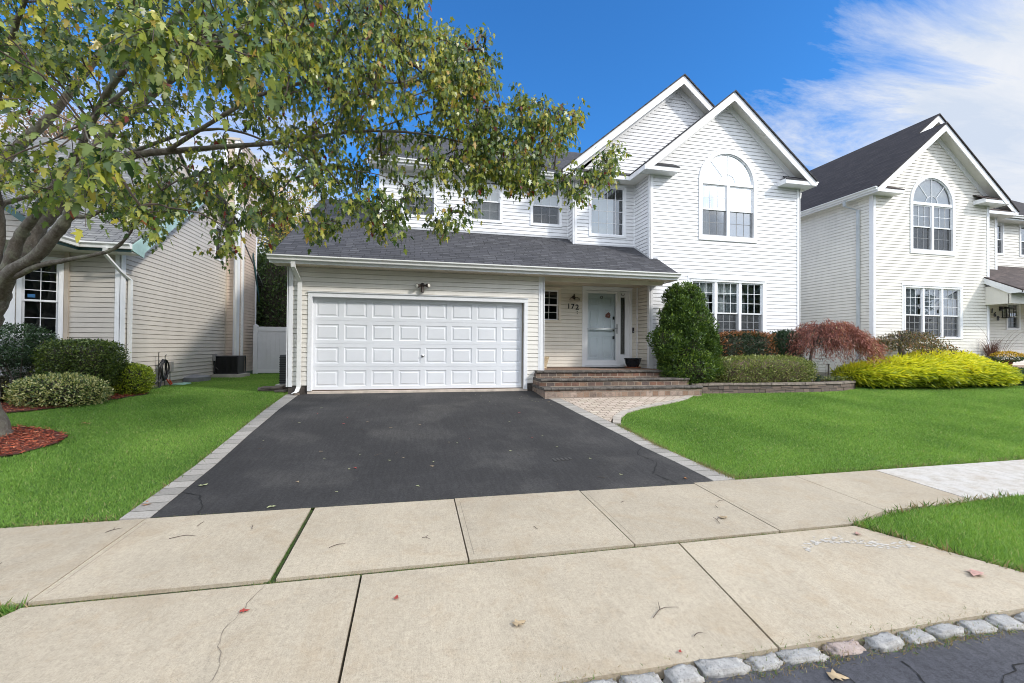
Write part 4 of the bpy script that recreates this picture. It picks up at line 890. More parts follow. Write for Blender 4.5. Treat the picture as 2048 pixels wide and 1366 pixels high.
# chase standing proud of the side wall, chimney above, and the rear part
CY = 17.35; CX = -6.06
LCh = Fr((0, CY), (1, 0), (0, -1)); LCs = Fr((CX, CY), (0, 1), (1, 0))
m = MB(); siding(m, LCh, [(0, XL), (9, XL)], [(0, CX), (9, CX)], .05, 8.2, phase=.05, E=.112); siding(m, LCs, [(0, 0), (9, 0)], [(0, 1.9), (9, 1.9)], .05, 8.2, phase=.05, E=.112)
LCw = Fr((XL-.1, CY), (0, 1), (-1, 0)); siding(m, LCw, [(0, 0), (9, 0)], [(0, 1.9), (9, 1.9)], 5, 8.2, phase=.05, E=.112)
m.build('chimney_chase', M('tan_vinyl', (.60, .49, .40), .5, .08, 1.5), HL)
m = MB(); LCh.box(m, CX-.11, CX+.002, .05, 8.2, 0, .026); LCs.box(m, -.026, .17, .05, 8.2, -.01, .026); LCs.box(m, 1.80, 1.9, .05, 6.2, 0, .026); LCh.box(m, XL-.1, XL, 5.5, 8.2, 0, .026); m.build('corner_board', TRIM, HL); m = MB(); m.box(XL-.15, CX+.05, CY-.05, CY+1.95, 8.2, 8.28); m.build('chimney_cap', M('tan_corner_post', (.50, .43, .35), .5), HL)
m = MB(); LCh.box(m, XL, XL+.045, .05, 6.5, 0, .03); m.build('corner_board', M('tan_corner_post', (.50, .43, .35), .5), HL)
m = MB(); LCs.box(m, .34, .44, .05, 6.0, .005, .07); LCs.box(m, -.2, -.1, .05, 5.9, .0, .06); m.build('downspout', GUT, HL)
m = MB(); m.slab([(CX+.03, 18.75, 4.55), (CX+.03, 19.5, 2.9), (CX+.03, 19.5, 2.72), (CX+.03, 18.75, 4.35)], .03, (1, 0, 0)); m.build('lower_rake', DGREEN, HL)
window(HL, LS, 4.80, 5.48, 3.9, 4.98, 1, 2, .06, 4.45, look='half', screen=True)
# roofs: big front slope, a higher block set back at left
xr = -6.02
m = MB()
m.slab([(-14, eaveY, rz(eaveY)), (xr, eaveY, rz(eaveY)), (xr, 15.6, rz(15.6)), (-7.6, 15.6, rz(15.6)), (-8.6, 18.9, rz(18.9)), (-16, 18.9, rz(18.9))], .05)
m.slab([(xr, 15.6, rz(15.6)), (xr, 20, rz(15.6)-slp*4.4*.9), (-7.6, 20, rz(15.6)-slp*4.4*.9), (-7.6, 15.6, rz(15.6))], .05)
m.slab([(-8.6, 18.9, rz(18.9)), (-16, 18.9, rz(18.9)), (-16, 25, rz(18.9)-.66*6), (-8.6, 25, rz(18.9)-.66*6)], .05)
m.build('roof', SHL, HL)
m = MB(); m.poly((-8.7, 12, 3.4), (-8.7, 18.9, rz(18.9)-.08), (-8.7, 25, 4.5), (-8.7, 25, 0), (-8.7, 12, 0)); m.box(-14, XL-.3, 24.8, 25, 0, 4); m.build('rear_wall', VINYLL, HL)
m = MB(); m.slab([(xr, eaveY-.0, rz(eaveY)-.045), (xr, 15.6, rz(15.6)-.045), (xr, 15.6, rz(15.6)-.25), (xr, eaveY+.45, rz(eaveY+.45)-.42), (xr, eaveY+.42, 2.98), (xr, eaveY-.0, 3.06)], .03, (1, 0, 0)); m.build('rake_board', GREEN, HL)
m = MB(); m.box(-7.0, xr, eaveY, eaveY+.02, 3.03, 3.18); m.box(-7.02, -7.0, 10.5, eaveY, 3.03, 3.18); m.build('fascia', DGREEN, HL)
m = MB(); m.box(-7.0, xr, eaveY+.02, YL, 3.02, 3.035); m.box(-10.5, -7.02, 10.5, YL, 3.03, 3.045); m.build('soffit', SOFF, HL)
m = MB(); kgutter(m, LF if 0 else Fr((0, eaveY), (1, 0), (0, -1)), -7.0, xr+.02, 3.205, 0, .12, .12); kgutter(m, Fr((-7.0, 0), (0, 1), (1, 0)), 10.5, eaveY-.1, 3.205, 0, .12, .12); m.build('gutter', GUT, HL)
dspout(HL, LS, [(-.50, 3.08, -.05), (-.46, 2.95, -.08), (-.08, 2.62, .02), (.23, 2.50, .03), (.23, .05, .03)], .085, .06)
# front gable of the bay
ga = .80; xe_ = -7.0; rx = -8.7
m = MB(); zb_ = 3.2; zt_ = zb_+ga*(xe_-rx)
m.slab([(xe_, 10.5, zb_), (rx, 10.5, zt_), (rx, 13.4, zt_), (xe_, 11.3, zb_)], .05); m.slab([(2*rx-xe_, 10.5, zb_), (rx, 10.5, zt_), (rx, 13.4, zt_), (2*rx-xe_, 11.3, zb_)], .05); m.build('bay_roof', SHL, HL)
m = MB(); LG = Fr((0, 11.0), (1, 0), (0, -1)); siding(m, LG, [(3.04, 2*rx-xe_), (zt_-.1, rx-.01)], [(3.04, xe_-.05), (zt_-.1, rx+.01)], 3.04, zt_-.12, phase=.05, E=.112); m.build('gable_wall', VINYLL, HL)
m = MB(); m.slab([(xe_+.02, 10.48, zb_-.05), (rx, 10.48, zt_-.05), (rx, 10.48, zt_-.22), (xe_+.02, 10.48, zb_-.17)], .02, (0, 1, 0)); m.slab([(2*rx-xe_, 10.48, zb_-.05), (rx, 10.48, zt_-.05), (rx, 10.48, zt_-.22), (2*rx-xe_, 10.48, zb_-.2)], .02, (0, 1, 0))
m.slab([(xe_, 10.5, zb_-.1), (rx, 10.5, zt_-.1), (rx, 11.0, zt_-.1), (xe_, 11.0, zb_-.1)], .02); m.build('rake_board', DGREEN, HL)

# ------------------------------------------------------------------ white vinyl fence between the houses
FN = thing('vinyl_fence', 'white vinyl privacy fence closing the gap between the taupe house and the garage', 'fence', (-4.3, 18.4, 0))
VF = Fr((0, 18.4), (1, 0), (0, -1)); FM = M('fence_vinyl', (.66, .66, .68), .45, .03, 2)
m = MB(); VF.box(m, -5.84, -5.70, -.15, 1.75, -.07, .07); m.hexa([VF.p(-5.85, 1.75, .08), VF.p(-5.69, 1.75, .08), VF.p(-5.69, 1.75, -.08), VF.p(-5.85, 1.75, -.08), VF.p(-5.80, 1.79, .03), VF.p(-5.74, 1.79, .03), VF.p(-5.74, 1.79, -.03), VF.p(-5.80, 1.79, -.03)]); VF.box(m, -3.75, -3.61, -.15, 1.75, -.07, .07); m.build('post', FM, FN)
m = MB(); VF.box(m, -5.70, -3.75, 1.56, 1.71, -.03, .03); VF.box(m, -5.70, -3.75, -.02, .12, -.03, .03); VF.box(m, -3.61, -2.7, 1.56, 1.71, -.03, .03); m.build('rail', FM, FN)
m = MB(); x = -5.70
while x < -2.75: m.box(x+.001, x+.149, 18.39, 18.41, .1, 1.58); x += .15
m.build('panel', M('fence_panel_vinyl', (.60, .60, .625), .5, .04, 2), FN)

# ================================================================== foliage kit
def npmesh(name, V, F, mat, parent=None, rnd=None, loc=(0, 0, 0), smooth=False):
    me = bpy.data.meshes.new(name); V = np.asarray(V, np.float32)-np.asarray(loc, np.float32); F = np.asarray(F, np.int32); k = F.shape[1]
    me.vertices.add(len(V)); me.vertices.foreach_set('co', V.ravel()); me.loops.add(F.size); me.loops.foreach_set('vertex_index', F.ravel())
    me.polygons.add(len(F)); me.polygons.foreach_set('loop_start', np.arange(0, F.size, k, dtype=np.int32)); me.polygons.foreach_set('loop_total', np.full(len(F), k, np.int32))
    me.update(calc_edges=True)
    if rnd is not None: a = me.attributes.new('rnd', 'FLOAT', 'FACE'); a.data.foreach_set('value', np.asarray(rnd, np.float32))
    if smooth: me.polygons.foreach_set('use_smooth', np.ones(len(F), bool))
    me.materials.append(mat); o = bpy.data.objects.new(name, me); COL.objects.link(o)
    if parent is not None: o.parent = parent
    return o
def leafmat(name, stops, trans=.3, rough=.5, tcol=1.3):
    m = bpy.data.materials.new(name); m.use_nodes = True; t = m.node_tree; t.nodes.clear(); MATS[name] = m
    o = N(t, 'ShaderNodeOutputMaterial'); b = N(t, 'ShaderNodeBsdfPrincipled'); at = N(t, 'ShaderNodeAttribute', attribute_name='rnd'); tl = N(t, 'ShaderNodeBsdfTranslucent'); mx = N(t, 'ShaderNodeMixShader')
    c = ramp(t, at.outputs['Fac'], stops); b.inputs['Roughness'].default_value = rough; t.links.new(c, b.inputs['Base Color'])
    c2 = mixc(t, 1.0, c, (tcol*1.15, tcol*1.1, tcol*.6), 'MULTIPLY'); t.links.new(c2, tl.inputs[0])
    mx.inputs[0].default_value = trans; t.links.new(b.outputs[0], mx.inputs[1]); t.links.new(tl.outputs[0], mx.inputs[2]); t.links.new(mx.outputs[0], o.inputs[0]); return m
T_OVAL = np.array([(0, 0, 0), (.45, .26, .06), (1, 0, -.04), (.45, -.26, .06)])
T_NEEDLE = np.array([(0, .035, 0), (0, -.035, 0), (.6, -.06, .03), (1, 0, -.05), (.6, .06, .03)])
T_THREAD = np.array([(0, .03, 0), (0, -.03, 0), (.5, -.045, .1), (1, 0, -.12), (.5, .045, .1)])
T_SPRAY = np.array([(0, 0, 0), (.35, .22, .03), (.62, .12, 0), (1, 0, -.08), (.7, -.14, 0), (.3, -.2, .03)])
T_MAPLE = np.array([(0, 0, 0), (.02, .30, -.14), (.22, .20, -.05), (.46, .48, -.24), (.50, .17, -.04), (.72, .20, -.12), (1.08, 0, -.12), (.72, -.20, -.12), (.50, -.17, -.04), (.46, -.48, -.24), (.22, -.20, -.05), (.02, -.30, -.14)])
def unit(v): return v/np.maximum(np.linalg.norm(v, axis=1, keepdims=True), 1e-9)
def leaves(pts, dirs, size, tmpl, face=None):
    """one flat leaf per point; dirs = where the tip points, face = where the blade faces"""
    n = len(pts); t = unit(dirs); f = RNG.normal(size=(n, 3)) if face is None else face+RNG.normal(size=(n, 3))*.55
    b = unit(np.cross(f, t)); nn = np.cross(t, b); s = np.asarray(size).reshape(-1, 1, 1) if np.ndim(size) else size
    V = pts[:, None, :]+s*(tmpl[None, :, 0:1]*t[:, None]+tmpl[None, :, 1:2]*b[:, None]+tmpl[None, :, 2:3]*nn[:, None])
    k = len(tmpl); return V.reshape(-1, 3), np.arange(n*k).reshape(n, k)
def lumpy(d, lumps):
    r = np.ones(len(d))
    for L, a, k in lumps: r += a*np.exp(-(1-d@L)*k)
    return r
def mklumps(n, amp, k=14): return [(unit(RNG.normal(size=(1, 3)))[0], RNG.uniform(-amp, amp), k*RNG.uniform(.6, 1.6)) for _ in range(n)]
def shell(c, rad, n, power=2.0, lumps=(), depth=.22, zmin=None, tex=.03, flat=0):
    """points in the outer shell of a lumpy (super)ellipsoid"""
    d = unit(RNG.normal(size=(n, 3))); q = d/((np.abs(d)**power).sum(1, keepdims=True)**(1/power))
    r = lumpy(d, lumps)*(1-depth*RNG.beta(1, 2.2, n))+RNG.normal(size=n)*tex
    p = q*r[:, None]*np.array(rad)+np.array(c)
    if zmin is not None:
        k = p[:, 2] > zmin; p = p[k]; d = d[k]; q = q[k]
    return p, unit(q/np.array(rad))
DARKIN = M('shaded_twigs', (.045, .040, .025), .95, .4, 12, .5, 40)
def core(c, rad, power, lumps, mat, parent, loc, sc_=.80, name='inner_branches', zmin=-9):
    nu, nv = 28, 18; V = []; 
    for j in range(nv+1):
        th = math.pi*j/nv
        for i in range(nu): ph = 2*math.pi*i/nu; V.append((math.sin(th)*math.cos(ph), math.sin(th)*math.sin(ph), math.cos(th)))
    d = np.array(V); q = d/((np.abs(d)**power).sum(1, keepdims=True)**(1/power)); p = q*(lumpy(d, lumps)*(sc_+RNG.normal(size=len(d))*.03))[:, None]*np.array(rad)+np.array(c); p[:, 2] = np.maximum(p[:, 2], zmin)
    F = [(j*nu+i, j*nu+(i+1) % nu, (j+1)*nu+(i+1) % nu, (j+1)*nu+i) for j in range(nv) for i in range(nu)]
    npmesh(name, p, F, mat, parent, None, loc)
def shrub(name, label, cat, c, rad, n, size, mat, tmpl=T_OVAL, power=2.0, nl=14, amp=.10, depth=.22, up=.35, zmin=None, rndf=None, coremat=None, core_s=.80, group=None, tex=.03, lump_k=14, rand=.8, corez=None, droop=0, part='foliage'):
    base = (c[0], c[1], gz(c[1])); T = thing(name, label, cat, base, group); L = mklumps(nl, amp, lump_k)
    p, nrm = shell(c, rad, n, power, L, depth, zmin, tex)
    d = nrm+RNG.normal(size=p.shape)*rand; d[:, 2] += up-droop
    sz = size*RNG.uniform(.65, 1.25, len(p)); V, F = leaves(p, d, sz, tmpl, nrm)
    rn = RNG.random(len(p)) if rndf is None else rndf(p, nrm)
    npmesh(part, V, F, mat, T, np.clip(rn, 0, 1), base)
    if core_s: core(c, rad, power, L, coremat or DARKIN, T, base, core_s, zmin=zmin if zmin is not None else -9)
    return T, L
BARK = None
def bark_mat(name, c1, c2, lichen=.5):
    m, t, b, o = newmat(name); v = N(t, 'ShaderNodeTexCoord').outputs['Object']
    n1 = noise(t, 14, 6, .7, v, .3, (1, 1, .35)); n2 = noise(t, 3.2, 6, .65, v); n3 = noise(t, 38, 5, .7, v)
    c = mixc(t, ramp(t, n1, [(.35, 0.0), (.65, 1.0)]), c1, c2)
    if lichen: c = mixc(t, ramp(t, n2, [(.50, 0.0), (.62, lichen)]), c, (.30, .31, .22)); c = mixc(t, ramp(t, n3, [(.62, 0.0), (.7, .7)]), c, (.40, .40, .36))
    c = mixc(t, 1.0, c, ramp(t, n3, [(.3, .7), (.6, 1.1)]), 'MULTIPLY'); t.links.new(c, b.inputs['Base Color']); b.inputs['Roughness'].default_value = .92
    ad = N(t, 'ShaderNodeMath', operation='ADD'); t.links.new(n1, ad.inputs[0]); t.links.new(n3, ad.inputs[1]); bump(t, b, ad.outputs[0], .9, .02); return m
BARK = bark_mat('maple_bark', (.105, .085, .065), (.20, .175, .145)); TWIG = M('twig_bark', (.085, .065, .05), .9, .25, 10); BARKS = bark_mat('shrub_bark', (.10, .08, .065), (.18, .16, .14), .2)

# ================================================================== the big maple
LIMBS=[[(-6.00,7.95,-0.40,0.420),(-6.04,7.95,-0.15,0.360),(-6.11,7.95,0.28,0.310),(-6.16,7.95,0.64,0.290),(-6.12,7.93,1.07,0.285),(-6.02,7.90,1.47,0.280),(-5.87,7.90,1.76,0.250)],
[(-5.88,7.90,1.71,0.200),(-5.58,7.70,2.21,0.160),(-5.41,7.60,2.55,0.125),(-5.23,7.50,2.71,0.115),(-4.95,7.30,2.94,0.110),(-4.66,7.10,3.18,0.100),(-4.39,6.90,3.37,0.090),(-4.16,6.70,3.50,0.080),(-3.73,6.20,3.68,0.070),(-3.13,5.60,3.94,0.055),(-2.42,5.00,4.13,0.040),(-1.87,4.60,4.40,0.025)],
[(-5.80,8.00,2.18,0.220),(-5.71,8.30,2.79,0.210),(-5.57,8.40,3.13,0.200),(-5.39,8.40,3.40,0.190),(-5.22,8.40,3.74,0.170),(-4.79,8.30,4.35,0.130),(-3.86,8.00,5.11,0.090),(-2.67,7.60,5.89,0.060),(-1.44,7.20,6.73,0.030)],
[(-5.87,7.90,1.68,0.200),(-5.52,7.60,2.00,0.170),(-5.01,7.30,2.22,0.140),(-4.63,7.10,2.55,0.130),(-4.46,7.00,2.71,0.120),(-4.32,6.90,2.91,0.110),(-4.13,6.80,3.14,0.100),(-3.83,6.70,3.31,0.090),(-3.53,6.60,3.44,0.080),(-3.12,6.50,3.49,0.070),(-2.73,6.50,3.57,0.065),(-2.17,6.40,3.63,0.055),(-1.72,6.30,3.67,0.048),(-1.22,6.20,3.76,0.040),(-0.59,6.10,3.85,0.032),(0.19,6.10,3.88,0.024),(1.01,6.10,3.76,0.017),(1.83,6.20,3.64,0.012),(2.45,6.20,3.62,0.008),(2.88,6.20,4.00,0.004)],
[(-3.12,6.50,3.49,0.050),(-2.40,6.10,3.78,0.045),(-1.84,5.90,4.05,0.040),(-1.29,5.70,4.16,0.034),(-0.94,5.70,4.21,0.030),(-0.67,5.70,4.30,0.028),(-0.20,5.70,4.31,0.022),(0.30,5.80,4.66,0.014),(0.79,5.90,5.10,0.006)],
[(-0.59,6.10,3.85,0.020),(0.18,6.10,4.19,0.016),(1.00,6.10,4.35,0.011),(1.72,6.10,4.44,0.007),(2.33,6.10,4.37,0.004)],
[(-4.46,7.00,2.71,0.060),(-4.17,6.90,2.71,0.050),(-3.94,6.80,2.79,0.040),(-3.74,6.70,2.84,0.020)],
[(-5.71,7.80,1.92,0.090),(-5.33,7.50,1.99,0.075),(-4.97,7.30,2.09,0.065),(-4.48,7.00,2.13,0.055),(-3.94,6.70,2.18,0.045),(-3.73,6.60,2.23,0.040),(-3.58,6.50,2.30,0.038),(-3.43,6.40,2.41,0.020)],
[(-6.04,7.90,1.36,0.140),(-5.82,7.80,2.22,0.110),(-5.71,7.70,2.77,0.090),(-5.72,7.70,2.97,0.080),(-5.62,7.80,3.09,0.055),(-5.43,7.90,3.22,0.050),(-5.37,8.00,3.33,0.040)],
[(-6.05,8.00,1.95,0.200),(-6.35,8.30,2.89,0.190),(-6.40,8.60,3.82,0.160),(-6.08,8.60,4.27,0.140),(-5.60,8.50,4.77,0.120),(-4.98,8.30,5.53,0.090),(-4.40,8.10,6.20,0.070),(-3.88,8.00,6.93,0.040)],
[(-5.72,7.70,2.97,0.070),(-5.32,7.00,3.50,0.060),(-4.63,6.20,3.92,0.050),(-4.07,5.60,4.28,0.045),(-3.66,5.20,4.46,0.030)],
[(-4.16,6.70,3.50,0.040),(-3.35,5.60,3.48,0.035),(-2.68,4.80,3.34,0.030),(-2.02,4.10,3.32,0.022),(-1.52,3.60,3.37,0.012)],
[(-3.35,5.60,3.48,0.020),(-2.82,4.60,2.95,0.016),(-2.32,3.80,2.54,0.010),(-1.98,3.30,2.27,0.005)],
[(-5.22,8.40,3.74,0.060),(-3.95,7.80,4.06,0.050),(-3.17,7.40,4.17,0.040),(-2.57,7.20,4.15,0.030),(-1.91,7.00,3.85,0.020),(-1.33,6.80,3.25,0.010),(-1.19,6.60,2.78,0.005)],
[(-1.72,6.30,3.67,0.020),(-1.21,6.20,3.38,0.016),(-0.45,6.10,3.28,0.011),(0.20,6.10,3.00,0.007),(0.47,6.10,2.68,0.004)],
[(-3.95,7.80,4.06,0.030),(-3.32,7.60,3.66,0.022),(-2.73,7.30,3.16,0.014),(-2.32,7.10,2.76,0.006)],
]
